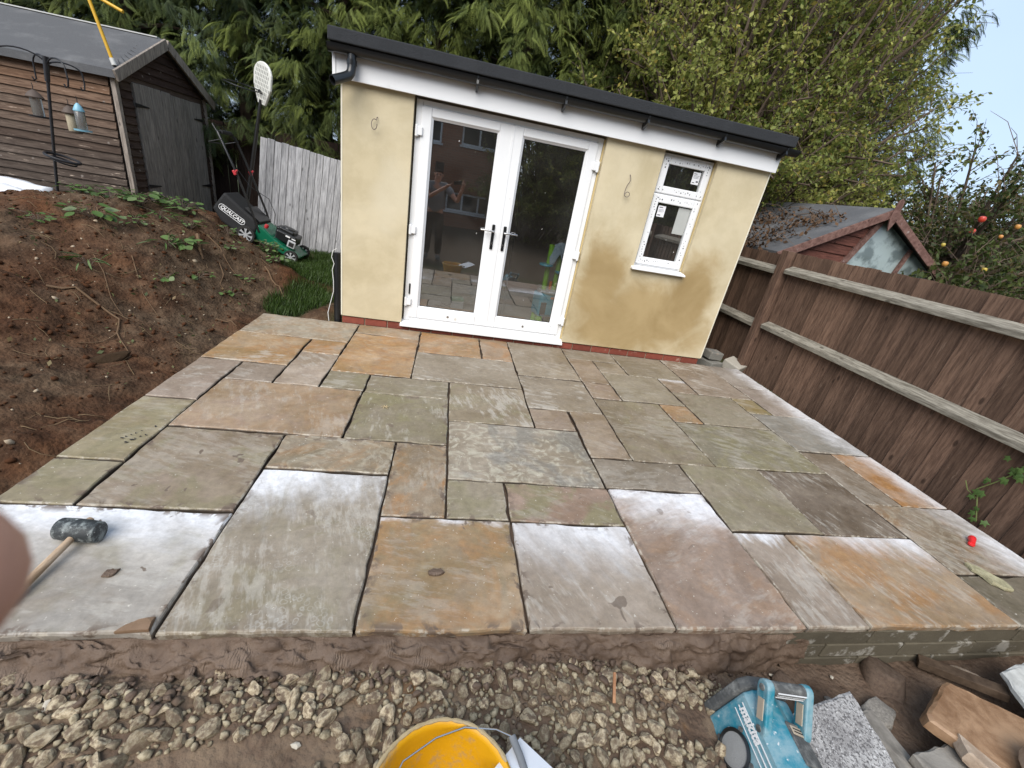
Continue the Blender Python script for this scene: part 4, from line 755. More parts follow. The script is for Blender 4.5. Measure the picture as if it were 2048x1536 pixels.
for (wx, r_) in ((.285, .088), (-.275, .108)):
    for wy in (-.255, .255):
        q = MB(); MW = Matrix.Translation((wx, wy, r_)) @ Matrix.Rotation(R(90), 4, 'X')
        q.lathe([(r_ * .74, -.024), (r_ * .97, -.022), (r_, -.012), (r_, .012), (r_ * .97, .022), (r_ * .74, .024)], 28, MW, close=False)
        wh = q.build('wheel', M_TYRE, mower, local=True, smooth=True)
        q = MB(); q.lathe([(r_ * .70, .018), (r_ * .76, .022), (r_ * .78, .024)], 28, MW); q.lathe([(0, .022), (r_ * .22, .022), (r_ * .24, .010)], 14, MW); q.lathe([(r_ * .78, -.006), (0, -.006)], 28, MW)
        sgn = 1
        for j in range(7):
            a = 2 * math.pi * j / 7; ca, sa = math.cos(a), math.sin(a); qa = []
            for rr_, ww in ((.20, .07), (.46, .09), (.73, .17)):
                for t in (-1, 1): qa.append(MW @ Vector((r_ * (rr_ * ca - t * ww * sa), r_ * (rr_ * sa + t * ww * ca), .021)))
            q.add(qa, [(0, 1, 3, 2), (2, 3, 5, 4)])
        rim = q.build('rim', M_RIM, wh, local=True, smooth=False)
        q = MB(); q.lathe([(0, .0), (r_ * .76, .0)], 24, MW); q.build('wheel_disc', M_TYRE, wh, local=True)
mp(lambda q: (q.box((.12, 0, .255), (.26, .26, .13)), q.box((.10, 0, .335), (.19, .20, .06)), q.box((.02, 0, .30), (.10, .17, .10))), 'engine', M_BLACKP, bevel=.02, seg=3)
mp(lambda q: q.lathe([(.0, .012), (.07, .008), (.085, -.01), (.085, -.03)], 22, Matrix.Translation((.10, 0, .365))), 'recoil_cover', M_BLACKP, smooth=True)
mp(lambda q: (q.box((.215, -.142, .215), (.10, .02, .095))), 'exhaust_guard', M_RIM, bevel=.014, seg=3)
mp(lambda q: (q.box((.215, -.156, .215), (.06, .006, .055))), 'exhaust_louvre', M_IRON, bevel=.004)
mp(lambda q: (q.box((.145, -.134, .29), (.055, .004, .018)), q.box((.22, -.134, .285), (.05, .004, .012))), 'engine_label', M_WHT)
mp(lambda q: q.prism([(-.205, .09), (-.20, .30), (-.42, .375), (-.655, .465), (-.69, .36), (-.735, .215), (-.60, .10), (-.42, .055)], -.19, .19, Matrix(((1, 0, 0, 0), (0, 0, 1, 0), (0, 1, 0, 0), (0, 0, 0, 1)))), 'grass_bag', M_BAG, bevel=.03, seg=3)
# maker's lettering in its rounded outline on the bag
MT = Matrix.Translation((-.505, -.193, .250)) @ Matrix.Rotation(R(90), 4, 'X') @ Matrix.Rotation(R(-14), 4, 'Z')
textmesh('bag_lettering', 'QUALCAST', .058, M_WHT, mower, MT, .25, .001, .0018)
q = MB(); L_, r_ = .128, .036; pts = [(L_ + r_ * math.cos(a), r_ * math.sin(a)) for a in np.linspace(-math.pi / 2, math.pi / 2, 9)] + [(-L_ + r_ * math.cos(a), r_ * math.sin(a)) for a in np.linspace(math.pi / 2, 3 * math.pi / 2, 9)]
q.tube([MT @ Vector((x, y, .001)) for x, y in pts] + [MT @ Vector((pts[0][0], pts[0][1], .001))], .0035, 5); q.build('lettering_outline', M_WHT, mower, local=True)
mp(lambda q: q.add([(-.20, -.18, .305), (-.20, .18, .305), (-.40, .18, .385), (-.40, -.18, .385), (-.20, -.18, .318), (-.20, .18, .318), (-.40, .18, .398), (-.40, -.18, .398)], [(0, 1, 2, 3), (4, 7, 6, 5), (0, 4, 5, 1), (1, 5, 6, 2), (2, 6, 7, 3), (3, 7, 4, 0)]), 'rear_flap', M_BLACKP)
mp(lambda q: (q.tube([(-.16, -.215, .20), (-.30, -.215, .40), (-.57, -.20, .74), (-.84, -.20, 1.05), (-.88, -.18, 1.08), (-.88, .18, 1.08), (-.84, .20, 1.05), (-.57, .20, .74), (-.30, .215, .40), (-.16, .215, .20)], .0135, 10)), 'handlebar', M_TUBE, smooth=True)
mp(lambda q: (q.tube([(-.80, -.21, 1.03), (-.93, -.19, .93), (-.95, 0, .92), (-.93, .19, .93), (-.80, .21, 1.03)], .006, 8), q.tube([(-.78, -.2, 1.0), (-.98, -.1, 1.12), (-.98, .1, 1.12), (-.78, .2, 1.0)], .006, 8)), 'bail_lever', M_TUBE, smooth=True)
mp(lambda q: q.tube([(-.87, -.12, 1.085), (-.87, .12, 1.085)], .022, 10), 'foam_grip', M_BAG, smooth=True)
for yy in (-.225, .225): mp(lambda q: (q.box((-.585, yy, .745), (.055, .035, .03), (0, .8, 0)), q.box((-.575, yy, .76), (.02, .03, .06), (0, .3, 0))), 'clamp_lever', M_REDK, bevel=.006)
mp(lambda q: q.lathe([(0, .03), (.02, .028), (.026, .0), (.02, -.02), (0, -.022)], 14, Matrix.Translation((-.115, -.16, .295))), 'primer_bulb', M_REDK, smooth=True)
mp(lambda q: q.tube([(-.60, -.18, .80), (-.42, -.14, .66), (-.2, -.1, .62), (-.08, -.1, .48), (-.06, -.1, .36), (.02, -.08, .30)], .004, 6), 'throttle_cable', M_TUBE, smooth=True)

# ================================================================== BASKETBALL HOOP, FEEDERS, YELLOW POLE
M_HOOPW = plain('white_backboard', (.66, .66, .62), (.58, .58, .53), 6, .5, .4, .05)
hoop = thing('basketball_stand', 'childs basketball stand with white slotted backboard on a leaning black pole', 'basketball stand', (-2.96, 6.95, .2))
q = MB(); q.tube([(-2.99, 6.95, .25), (-2.86, 6.95, .8), (-2.60, 6.95, 2.02)], [.026, .026, .022], 12); q.build('pole', M_TUBE, hoop, smooth=True)
q = MB(); q.box((-2.99, 6.95, .24), (.36, .44, .14)); q.build('base', M_BLACKP, hoop, bevel=.03)
MBD = Matrix.Translation((-2.555, 6.93, 2.215)) @ Matrix.Rotation(R(-42), 4, 'Z') @ Matrix.Rotation(R(12.5), 4, 'Y') @ Matrix.Rotation(R(90), 4, 'X')
fan = [(-.085, -.25), (.085, -.25), (.20, -.05), (.205, .08)] + [(.205 * math.cos(a), .08 + .15 * math.sin(a)) for a in np.linspace(.25, math.pi - .25, 9)] + [(-.205, .08), (-.20, -.05)]
q = MB(); q.prism(fan, -.016, .016, MBD); q.build('backboard', M_HOOPW, hoop, bevel=.012, seg=3)
q = MB()
for r_ in range(9):
    for c_ in range(-5, 6):
        xx = (c_ + (.5 if r_ % 2 else 0)) * .038; yy = -.21 + r_ * .047; lim = .06 + (yy + .25) * .75 if yy < -.05 else .18 - max(0, yy - .08) * .6
        if abs(xx) < lim - .01: q.prism([(xx - .006, yy - .017), (xx + .006, yy - .017), (xx + .006, yy + .017), (xx - .006, yy + .017)], .0165, .0178, MBD)
q.build('slots', plain('slot_shadow_grey', (.20, .20, .185), (.17, .17, .155), 6, .6), hoop)
q = MB(); q.tube([MBD @ Vector((.20 * math.cos(a), -.10 + .03 * math.sin(a) * 0, .24 + .20 * math.sin(a))) for a in np.linspace(0, 2 * math.pi, 25)], .007, 6); q.tube([MBD @ Vector((0, -.12, .016)), MBD @ Vector((0, -.10, .05))], .02, 8); q.build('ring', M_TUBE, hoop, smooth=True)

M_FEED = plain('feeder_black', (.016, .015, .018), (.01, .01, .012), 8, .45, .4, .05)
fp = thing('bird_feeder_pole', 'tall dark metal bird feeder pole with curved hooks in front of the shed', 'feeder pole', (-3.94, 5.2, .6))
pt = Vector((-3.745, 5.2, 1.86)); pb = Vector((-3.95, 5.2, .55)); q = MB(); q.tube([pb, pt], [.0125, .0125], 10); q.tube([pt - Vector((.03, 0, .18)), pt + Vector((.002, 0, .02))], [.019, .023], 10); q.build('pole', M_FEED, fp, smooth=True)
def hook(dx, dy, h, drop):
    pts = [pt + Vector((dx * .5 * (1 - math.cos(a)) , dy * .5 * (1 - math.cos(a)), -.06 + h * math.sin(a))) for a in np.linspace(0, math.pi, 14)]
    e = pts[-1]; pts += [e + Vector((dx * .02, 0, -drop * .6)), e + Vector((-.006, 0, -drop)), e + Vector((-.026, 0, -drop - .012)), e + Vector((-.036, 0, -drop + .012))]
    q = MB(); q.tube(pts, .0065, 8); q.build('hook', M_FEED, fp, smooth=True); return e + Vector((-.02, 0, -drop - .008))
h1 = hook(-.31, -.14, .10, .13); h2 = hook(-.185, .10, .09, .11); h3 = hook(.175, .14, .06, .12); h4 = hook(.235, -.14, .075, .13)
q = MB(); q.tube([(-3.86 + .125 * math.cos(a) + .10, 5.14 + .11 * math.sin(a), 1.045 - .03 * math.cos(a)) for a in np.linspace(0, 2 * math.pi, 25)], .012, 8); q.tube([(-3.86 + .09 * math.cos(a) + .10, 5.14 + .08 * math.sin(a), 1.02 - .03 * math.cos(a)) for a in np.linspace(0, 2 * math.pi, 25)], .008, 6); q.build('water_dish_ring', M_FEED, fp, smooth=True)
k = NT('clear_tube'); M_CLR = k.done((.40, .40, .38), .2, .5); k.b.inputs['Transmission Weight'].default_value = .75
M_SKYB = plain('pale_blue_plastic', (.22, .44, .55), (.17, .36, .46), 5, .4, .5, .02); M_SEED = plain('pale_seed', (.42, .37, .27), (.28, .24, .17), 60, .8, .2, .5); M_BRN = plain('brown_cap', (.10, .075, .06), (.07, .05, .04), 9, .6, .3, .1)
def feeder(name, label, p, h, r, cap, body, tray, capr):
    t = thing(name, label, 'bird feeder', (p.x, p.y, p.z - h - .05), group='feeders hanging from the pole')
    def b(fn, n, m):
        q = MB(); fn(q); q.build(n, m, t, local=True, smooth=True)
    b(lambda q: q.lathe([(r * .9, 0), (r, .01), (r, h * .72), (r * .9, h * .74)], 16, close=True), 'tube', body)
    b(lambda q: q.lathe([(capr * .98, h * .70), (capr, h * .73), (capr * .6, h * .90), (.008, h)], 16, close=True), 'cap', cap)
    b(lambda q: q.lathe([(0, -.012), (r * 1.7, -.008), (r * 1.75, .006), (r * 1.0, .0)], 16), 'tray', tray)
    b(lambda q: q.tube([(0, 0, h), (.004, 0, h + .03), (0, 0, h + .055)], .003, 6), 'wire', M_FEED)
feeder('seed_feeder', 'dark conical-roofed seed feeder hanging left of the feeder pole', Vector((-3.95, 5.25, 1.645)), .22, .042, M_BRN, M_CLR, M_FEED, .065)
feeder('seed_feeder', 'brown-capped feeder full of pale seed hanging just right of the feeder pole', Vector((-3.665, 5.22, 1.565)), .22, .036, M_BRN, M_SEED, M_BRN, .058)
feeder('seed_feeder', 'pale blue capped clear bird feeder on the rightmost hook', Vector((-3.515, 5.12, 1.60)), .225, .038, M_SKYB, M_CLR, M_SKYB, .042)

M_YEL = plain('yellow_tube', (.62, .36, .012), (.52, .29, .01), 5, .4, .5, .05)
yp = thing('yellow_pole_frame', 'yellow tubular pole frame standing up behind the front edge of the left shed roof', 'pole', (-3.68, 6.05, 2.0))
q = MB(); q.tube([(-3.675, 5.98, 2.00), (-3.80, 6.0, 2.50), (-3.96, 6.02, 3.1)], .016, 10); q.build('upright', M_YEL, yp, smooth=True)
q = MB(); q.tube([(-3.965, 6.0, 2.66), (-3.80, 6.0, 2.565), (-3.70, 6.0, 2.545), (-3.50, 5.98, 2.475)], .016, 10); q.build('cross_tube', M_YEL, yp, smooth=True)
q = MB(); q.tube([(-3.665, 5.975, 1.985), (-3.685, 5.982, 2.045)], .024, 10); q.build('foot_socket', M_GLINT_SOCKET, yp, smooth=True)
q = MB(); rn = random.Random(6)
for i in range(9): q.tube([(-3.70 - i * .012, 6.1 + i * .08, 2.06 + i * .037), (-3.66 + i * .005, 6.05 + i * .085, 2.02 + i * .038)], .003, 5)
q.build('net_cords', M_TUBE, yp)
# white sheeting on the ground beside the shed
gx_, gy_ = np.meshgrid(np.linspace(0, 1, 24), np.linspace(0, 1, 12)); SXY = np.stack([-6.2 + gx_ * 1.75, 5.55 + gy_ * .30, .47 + .05 * fbm(gx_ * 5, gy_ * 5, 1, 3, 61) + .085 * gy_ - .22 * np.clip(gx_ - .8, 0, 1)], -1)
ii = np.arange(24 * 12).reshape(12, 24); o = link('plastic_sheet', np_mesh('plastic_sheet', SXY.reshape(-1, 3), np.stack([ii[:-1, :-1], ii[:-1, 1:], ii[1:, 1:], ii[1:, :-1]], -1).reshape(-1, 4), plain('white_sheeting', (.78, .80, .84), (.7, .72, .76), 4, .4, .4, .1), smooth=True)); o.modifiers.new('s', 'SOLIDIFY').thickness = -.15
tag(o, 'white sheeting lying beside the shed wall behind the soil heap', 'sheet')
# white scrolled metal chair mostly hidden behind the leaning panel
ch = thing('garden_chair', 'white scrolled metal garden chair half hidden behind the leaning grey panel', 'chair', (-2.75, 7.55, .15)); M_WMET = plain('white_metal', (.62, .62, .58), (.5, .5, .46), 9, .5, .4, .2)
def gc(pts, n, r=.014):
    q = MB(); q.tube([Vector((-2.75, 7.55, .15)) + Vector(p) for p in pts], r, 8); q.build(n, M_WMET, ch, smooth=True)
gc([(-.16, 0, .93), (-.11, 0, .95), (-.04, 0, .90), (0, 0, .78), (0, 0, .62)], 'arm'); gc([(.62, 0, .78), (.60, 0, .95), (.66, 0, .96), (.68, 0, .90)], 'arm')
gc([(0, 0, .62), (-.03, .0, .52), (.02, 0, .45)], 'arm_support', .02)
q = MB(); q.box((.18 - 2.75, 7.55, .15 + .43), (.52, .42, .03)); q.build('seat', M_WMET, ch, bevel=.01)
for lx, ly in ((-.05, -.18), (.42, -.18), (-.05, .18), (.42, .18)): gc([(lx, ly, .42), (lx, ly, .0)], 'leg')
gc([(-.05, .2, .43), (-.05, .24, .9), (.18, .25, 1.0), (.42, .24, .9), (.42, .2, .43)], 'backrest')

# ================================================================== HARDCORE STONES IN FRONT
def stone_mesh(name, seed, mat, sub=2):
    bm = bmesh.new(); bmesh.ops.create_icosphere(bm, subdivisions=sub, radius=1); r = random.Random(seed)
    planes = [(Vector((r.gauss(0, 1), r.gauss(0, 1), r.gauss(0, 1))).normalized(), r.uniform(.50, .80)) for _ in range(11)]
    for vtx in bm.verts:
        p = vtx.co.copy()
        for n, d in planes:
            e = p.dot(n) - d
            if e > 0: p -= n * e * .97
        p *= 1 + .09 * mnoise.noise(p * 2.2 + Vector((seed * 3.1, 0, 0))) + .05 * mnoise.noise(p * 6 + Vector((0, seed, 0)))
        vtx.co = p
    me = bpy.data.meshes.new(name); bm.to_mesh(me); bm.free(); me.materials.append(mat)
    return me
k = NT('limestone'); v = k.coord('Object', (1, 1, 1), 13.0); oi = k.n('ShaderNodeObjectInfo'); n = k.noise(v, 2.2, 5, .65); n2 = k.noise(v, 9, 5, .7)
c = k.mix(k.mr(n, .35, .65), (.235, .175, .102), (.45, .365, .235)); c = k.mix(k.mr(n2, .5, .7, 0, .5), c, (.55, .50, .38)); c = k.hsv(c, k.math('ADD', k.math('MULTIPLY', oi.outputs['Random'], .75), .62), .9)
c = k.mix(k.mr(k.noise(v, 1.5, 4, .6), .46, .60, 0, .85), c, (.14, .098, .068)); k.bump(k.math('ADD', n2, k.math('MULTIPLY', k.noise(v, 30, 3), .5)), .35, .05); M_STONE = k.done(c, .9, .2)
SMESH = [stone_mesh('limestone_lump', i, M_STONE, 2) for i in range(9)]
rst = random.Random(77)
def in_hardcore(x, y):
    e = .06 * mnoise.noise((x * 3, y * 3, 0))
    if x > 1.25 + e * 2 or x < -1.75: return False
    if y > .955 + e * .8 - (.03 if x < -.6 else 0) - max(0, x - .75) * .12: return False
    if (x - .122) ** 2 + (y - .5) ** 2 < .17 ** 2: return False
    # bare patches of mud / sand
    for cx, cy, rx, ry in ((-.36, .715, .20, .055), (-.62, .70, .12, .04), (-.13, .80, .08, .035), (1.08, .74, .12, .06)):
        if ((x - cx) / rx) ** 2 + ((y - cy) / ry) ** 2 < 1 + 6 * e: return False
    return True
placed = []
tries = 0
while len(placed) < 1700 and tries < 30000:
    tries += 1; x = rst.uniform(-1.5, 1.3); y = rst.uniform(.50, .99); s = (.030 if tries < 260 else .025 if tries < 1200 else .019 if tries < 5000 else .014 if tries < 14000 else .010) * rst.uniform(.85, 1.12)
    if not in_hardcore(x, y): continue
    if any((x - a) ** 2 + (y - b) ** 2 < (.80 * (s + c)) ** 2 for a, b, c in placed): continue
    placed.append((x, y, s))
# stones that show large and clear become things of their own, the rest one bed
def vis(p):
    return (p[2] / math.sqrt(p[0] ** 2 + p[1] ** 2 + 2.9)) * (1 if (p[1] > .58 and -1.25 < p[0] < 1.25) else .2)
placed.sort(key=vis, reverse=True)
def stone_xf(x, y, s, bury=.20):
    q = Euler((rst.uniform(-.6, .6), rst.uniform(-.6, .6), rst.uniform(0, 6.3))); sc = Vector((s * rst.uniform(1.0, 1.5), s * rst.uniform(.85, 1.1), s * rst.uniform(.65, .95)))
    return Vector((x, y, gh(x, y) + s * (.50 - bury))), q, sc
for i, (x, y, s) in enumerate(placed[:260]):
    p, q, sc = stone_xf(x, y, s); o = link('limestone_lump', SMESH[i % 9], loc=p, rot=q); o.scale = sc
    tag(o, 'rough buff limestone lump in the hardcore bed in front of the patio', 'stone', 'limestone lumps of the hardcore bed')
small = []
for _ in range(1500):
    x = rst.uniform(-1.6, 1.3); y = rst.uniform(.40, .99)
    if in_hardcore(x, y): small.append((x, y, rst.uniform(.005, .011)))
base_v = [np.array([v_.co[:] for v_ in m.vertices]) for m in SMESH]; base_f = [np.array([p.vertices[:] for p in m.polygons]) for m in SMESH]
lowm = stone_mesh('pebble', 40, M_STONE, 1); lv = np.array([v_.co[:] for v_ in lowm.vertices]); lf = np.array([p.vertices[:] for p in lowm.polygons]); bpy.data.meshes.remove(lowm)
LOW = [stone_mesh('pebble', 40 + q_, M_STONE, 1) for q_ in range(6)]; LVF = [(np.array([v_.co[:] for v_ in m.vertices]), np.array([p.vertices[:] for p in m.polygons])) for m in LOW]
for m_ in LOW: bpy.data.meshes.remove(m_)
def merge(items, big=True):
    V = []; F = []; off = 0
    for i, (x, y, s) in enumerate(items):
        p, q, sc = stone_xf(x, y, s); M3 = np.array(q.to_matrix()) * np.array(sc)[None, :]
        bv, bf_ = (base_v[i % 9], base_f[i % 9]) if big else LVF[i % 6]
        V.append(bv @ M3.T + np.array(p)); F.append(bf_ + off); off += len(bv)
    return np.concatenate(V), np.concatenate(F)
V, F = merge(placed[260:], False); V2, F2 = merge(small, False)
k = NT('hardcore_mix'); v = k.coord('Object'); vo = k.voro(v, 16); n = k.noise(v, 60, 5, .65); c = k.mix(k.mr(n, .35, .65), (.19, .155, .10), (.42, .36, .25)); c = k.mix(k.mr(k.noise(v, 9, 3), .5, .65), c, (.115, .082, .06)); k.bump(n, .5, .006); M_HC = k.done(c, .9, .2)
tag(link('hardcore_bed', np_mesh('hardcore_bed', np.concatenate([V, V2]), np.concatenate([F, F2 + len(V)]), M_HC)), 'loose bed of smaller buff limestone hardcore below the patio edge', 'hardcore', kind='stuff')

# crumbs and torn clods of wet mortar along the foot of the haunching
mc = []
for _ in range(520):
    x = rst.uniform(-1.7, 1.55); mc.append((x, 1.0 - abs(rst.gauss(.055, .045)) - .01, rst.choice((.004, .006, .008, .010, .014)) * rst.uniform(.8, 1.3)))
V, F = merge([m_ for m_ in mc if m_[1] < .985], True); V[:, 2] += .012
link('mortar_clods', np_mesh('mortar_clods', V, F, M_MORTAR, smooth=False), patio)['kind'] = 'stuff'

# ================================================================== BUCKET WITH A FLOAT IN IT
k = NT('yellow_bucket'); v = k.coord('Object'); n = k.noise(v, 6, 6, .65); c = k.mix(n, (.58, .27, .004), (.80, .42, .010)); c = k.mix(k.mr(k.noise(v, 14, 6, .7), .50, .68, 0, .8), c, (.38, .27, .15)); k.bump(n, .1, .003); M_BUCK = k.done(c, .42, .45); k.b.inputs['Subsurface Weight'].default_value = .0
bk = thing('builders_bucket', 'yellow builders bucket with mortar-crusted rim and wire handle in the hardcore', 'bucket', (.122, .500, -.180)); bk.scale = (1, 1, .82)
q = MB(); q.lathe([(0, .006), (.125, .006), (.134, .02), (.178, .285), (.182, .302), (.190, .307), (.197, .302), (.198, .280), (.192, .279), (.188, .262), (.140, .0), (0, 0)], 56); bko = q.build('shell', M_BUCK, bk, local=True, smooth=True, angle=60)
q = MB(); r_ = .1925
ring_ = [((r_ + .003 * math.sin(9 * a) + .002 * math.sin(23 * a)) * math.cos(a) for a in (0,))]
pts = [(.191 * math.cos(a), .191 * math.sin(a), .308 + .0015 * math.sin(13 * a)) for a in np.linspace(.45, 2.9, 40)]
q.tube(pts, [.003 + .0028 * abs(math.sin(5.3 * i)) + .001 * abs(math.sin(17.1 * i)) for i in range(40)], 7, flat=1); q.build('mortar_crust', plain('dried_mortar', (.50, .40, .24), (.36, .27, .15), 40, .95, .1, .8, 90), bk, local=True, smooth=True)
q = MB(); hp = [(.200 * math.cos(a) , .200 * math.sin(a) + .018 * math.sin(a - .3), .300 + .010 * math.sin(2 * a)) for a in np.linspace(2.35, .62, 24)]; q.tube([(-.115, .085, .292)] + [(-.105, .105, .290), (-.02, .150, .300), (.06, .168, .310), (.150, .158, .312), (.195, .140, .308)], .0028, 7); q.build('wire_handle', M_SILVER, bk, local=True, smooth=True)
q = MB(); q.tube([(.195, .142, .308), (.213, .098, .300), (.228, .050, .290)], .011, 10); q.build('handle_grip', plain('grey_grip', (.13, .135, .145), (.22, .23, .24), 40, .7, .3, .5, 60), bk, local=True, smooth=True)
# white-faced board stuck out of the bucket
M_BOARDW = plain('white_faced_board', (.70, .72, .76), (.62, .64, .68), 5, .5, .4, .1, dirt=(.42, .40, .38), dirt_sc=14, dirt_lo=.6, dirt_hi=.8); M_BEDGE = plain('board_edge', (.42, .30, .18), (.3, .21, .12), 20, .9, .2, .4)
bt = thing('faced_board', 'white-faced offcut of board propped across the rim of the yellow bucket', 'board', (.385, .485, .075), (R(-10), R(8), R(41)))
q = MB(); q.box((0, 0, .006), (.165, .30, .004)); q.build('white_face', M_BOARDW, bt, local=True); q = MB(); q.box((0, 0, -.006), (.170, .305, .019)); q.build('core', M_BEDGE, bt, local=True, bevel=.002)

# ================================================================== SITE RADIO
k = NT('dusty_teal'); v = k.coord('Object'); c = k.mix(k.noise(v, 4, 4), (.004, .165, .235), (.008, .215, .30)); c = k.mix(k.mr(k.noise(v, 9, 6, .7), .38, .66, 0, .68), c, (.33, .42, .44)); c = k.mix(k.mr(k.noise(v, 45, 3, .6), .66, .72), c, (.55, .57, .57)); M_TEALD = k.done(c, .45, .4)
k = NT('dusty_black_rubber'); v = k.coord('Object'); c = k.mix(k.mr(k.noise(v, 12, 6, .7), .45, .75), (.075, .077, .076), (.32, .32, .30)); M_RUBD = k.done(c, .75, .3)
M_CREAM = plain('dried_splash', (.50, .42, .32), (.38, .32, .25), 12, .9, .2, .4)
rad = thing('site_radio', 'dusty teal and black site radio with carrying handle standing in the mud', 'radio', (1.215, .630, -.245), (R(2), R(5), R(-6)))
def rp_(fn, name, m, par=rad, **kw):
    q = MB(); fn(q); return q.build(name, m, par, local=True, **kw)
XM = Matrix(((1, 0, 0, 0), (0, 0, 1, 0), (0, 1, 0, 0), (0, 0, 0, 1)))
# section in x-z extruded along y: sloping left face (front), stepped top
rp_(lambda q: q.prism([(-.100, .0), (-.105, .06), (-.058, .235), (-.030, .258), (.035, .262), (.085, .225), (.135, .215), (.15, .16), (.15, 0)], -.200, .150, XM), 'body', M_TEALD, bevel=.014, seg=3)
nrm = Vector((-.175, 0, .047)).normalized(); fa = Vector((-.105, 0, .06)); fb = Vector((-.058, 0, .235)); fu = (fb - fa).normalized()
def FP(t, y, o=.0): p = fa + (fb - fa) * t + nrm * o; return (p.x, y, p.z)
# dusty black bumper frames at both ends, barely prouder than the body
BP = [(-.106, -.003), (-.111, .06), (-.064, .241), (-.033, .266), (.038, .270), (.089, .232), (.141, .222), (.157, .16), (.157, -.003)]
for y0_, y1_ in ((.150, .192), (-.242, -.200)): rp_(lambda q: q.prism(BP, y0_, y1_, XM), 'bumper', M_RUBD, bevel=.012, seg=3)
for i in range(5): rp_(lambda q: q.box((FP(.10 + i * .19, 0)[0] - .0045, .171, FP(.10 + i * .19, 0)[2]), (.006, .030, .024), (0, R(15), 0)), 'bumper_pad', M_RUBD, bevel=.002)
FR = Matrix(((fu.x, 0, nrm.x, 0), (fu.y, 1, nrm.y, 0), (fu.z, 0, nrm.z, 0), (0, 0, 0, 1)))          # local: x up the face, y along, z out
def onface(t, y, o): return Matrix.Translation(FP(t, y, o)) @ FR
sp_ = rp_(lambda q: q.lathe([(.060, -.004), (.073, .0), (.074, .007), (.066, .011), (.060, .006)], 36, onface(.31, .02, .002) @ Matrix.Scale(.85, 4)), 'speaker', M_BLACKP, smooth=True)
rp_(lambda q: q.lathe([(.0605, .0055), (.03, .008), (0, .009)], 36, onface(.31, .02, .002) @ Matrix.Scale(.85, 4)), 'speaker_grille', plain('steel_mesh', (.36, .36, .35), (.24, .24, .235), 240, .6, .4, .8, 260), sp_, smooth=True)
for a in (.6, 2.2, 3.7, 5.3): rp_(lambda q: q.tube([onface(.31, .02, .0) @ Vector((.068 * math.cos(a), .068 * math.sin(a), -.002)), onface(.31, .02, .0) @ Vector((.068 * math.cos(a), .068 * math.sin(a), .006))], .008, 10), 'speaker_screw', M_RUBD, sp_)
for t in (.80, .90): rp_(lambda q: q.box((FP(t, 0, .002)[0], -.03, FP(t, 0, .002)[2]), (.003, .30, .003), (0, R(15), 0)), 'pinstripe', M_WHT)
rp_(lambda q: q.box((FP(.70, 0, .002)[0], -.03, FP(.70, 0, .002)[2]), (.003, .30, .002), (0, R(15), 0)), 'pinstripe', M_WHT)
TX = onface(.85, .055, .003) @ Matrix(((0, 1, 0, 0), (-1, 0, 0, 0), (0, 0, 1, 0), (0, 0, 0, 1)))
textmesh('maker_lettering', 'makita', .040, M_WHT, rad, TX, .2, .0008, .0012, 1.05)
# carrying handle: two teal arms and a black grip bar
for hx in (-.045, .105):
    A0 = Vector((hx, .035, .235)); A1 = Vector((hx + .008, .115, .330)); d_ = (A1 - A0)
    def arm(q):
        n_ = 12; u = d_.normalized(); s_ = Vector((0, -u.z, u.y)); poly = []
        for a in np.linspace(-math.pi / 2, math.pi / 2, 8): poly.append(A1 + u * .026 * math.cos(a) + s_ * .026 * math.sin(a))
        for a in np.linspace(math.pi / 2, 3 * math.pi / 2, 8): poly.append(A0 + u * .026 * math.cos(a) + s_ * .026 * math.sin(a))
        n2_ = len(poly); vs_ = [p + Vector((-.014, 0, 0)) for p in poly] + [p + Vector((.014, 0, 0)) for p in poly]
        q.add(vs_, [tuple(range(n2_))[::-1], tuple(range(n2_, 2 * n2_))] + [(i, (i + 1) % n2_, n2_ + (i + 1) % n2_, n2_ + i) for i in range(n2_)])
    ao = rp_(arm, 'handle_arm', M_TEALD, bevel=.005)
    rp_(lambda q: q.bar(A0.lerp(A1, .22) + Vector((-.0150, 0, 0)), A0.lerp(A1, .74) + Vector((-.0150, 0, 0)), .004, .026, (0, -.6, .8)), 'arm_infill', M_CREAM, ao)
    for P_ in (A0, A1): rp_(lambda q: q.tube([P_ + Vector((-.018, 0, 0)), P_ + Vector((-.013, 0, 0))], .011, 12), 'pivot_screw', M_RUBD, ao)
rp_(lambda q: q.tube([(-.036, .115, .330), (.112, .115, .330)], .023, 16), 'handle_grip', M_RUBD, smooth=True)
for dz in (.010, 0, -.010): rp_(lambda q: q.box((.045, .115 - .0215, .330 + dz), (.11, .003, .003)), 'grip_line', M_WHT)
rp_(lambda q: q.box((.075, -.005, .245), (.085, .12, .012), (0, R(20), 0)), 'display_panel', M_RUBD, bevel=.004)
rp_(lambda q: q.box((.072, .030, .2545), (.060, .026, .003), (0, R(20), 0)), 'display_window', M_CREAM, bevel=.001)
for dy in (.025, .034): rp_(lambda q: q.box((.072, dy, .2565), (.045, .003, .002), (0, R(20), 0)), 'display_line', M_IRON)
rp_(lambda q: q.lathe([(0, .03), (.025, .028), (.032, .02), (.036, .0)], 20, Matrix.Translation((.055, -.155, .24))), 'volume_knob', M_RUBD, smooth=True)

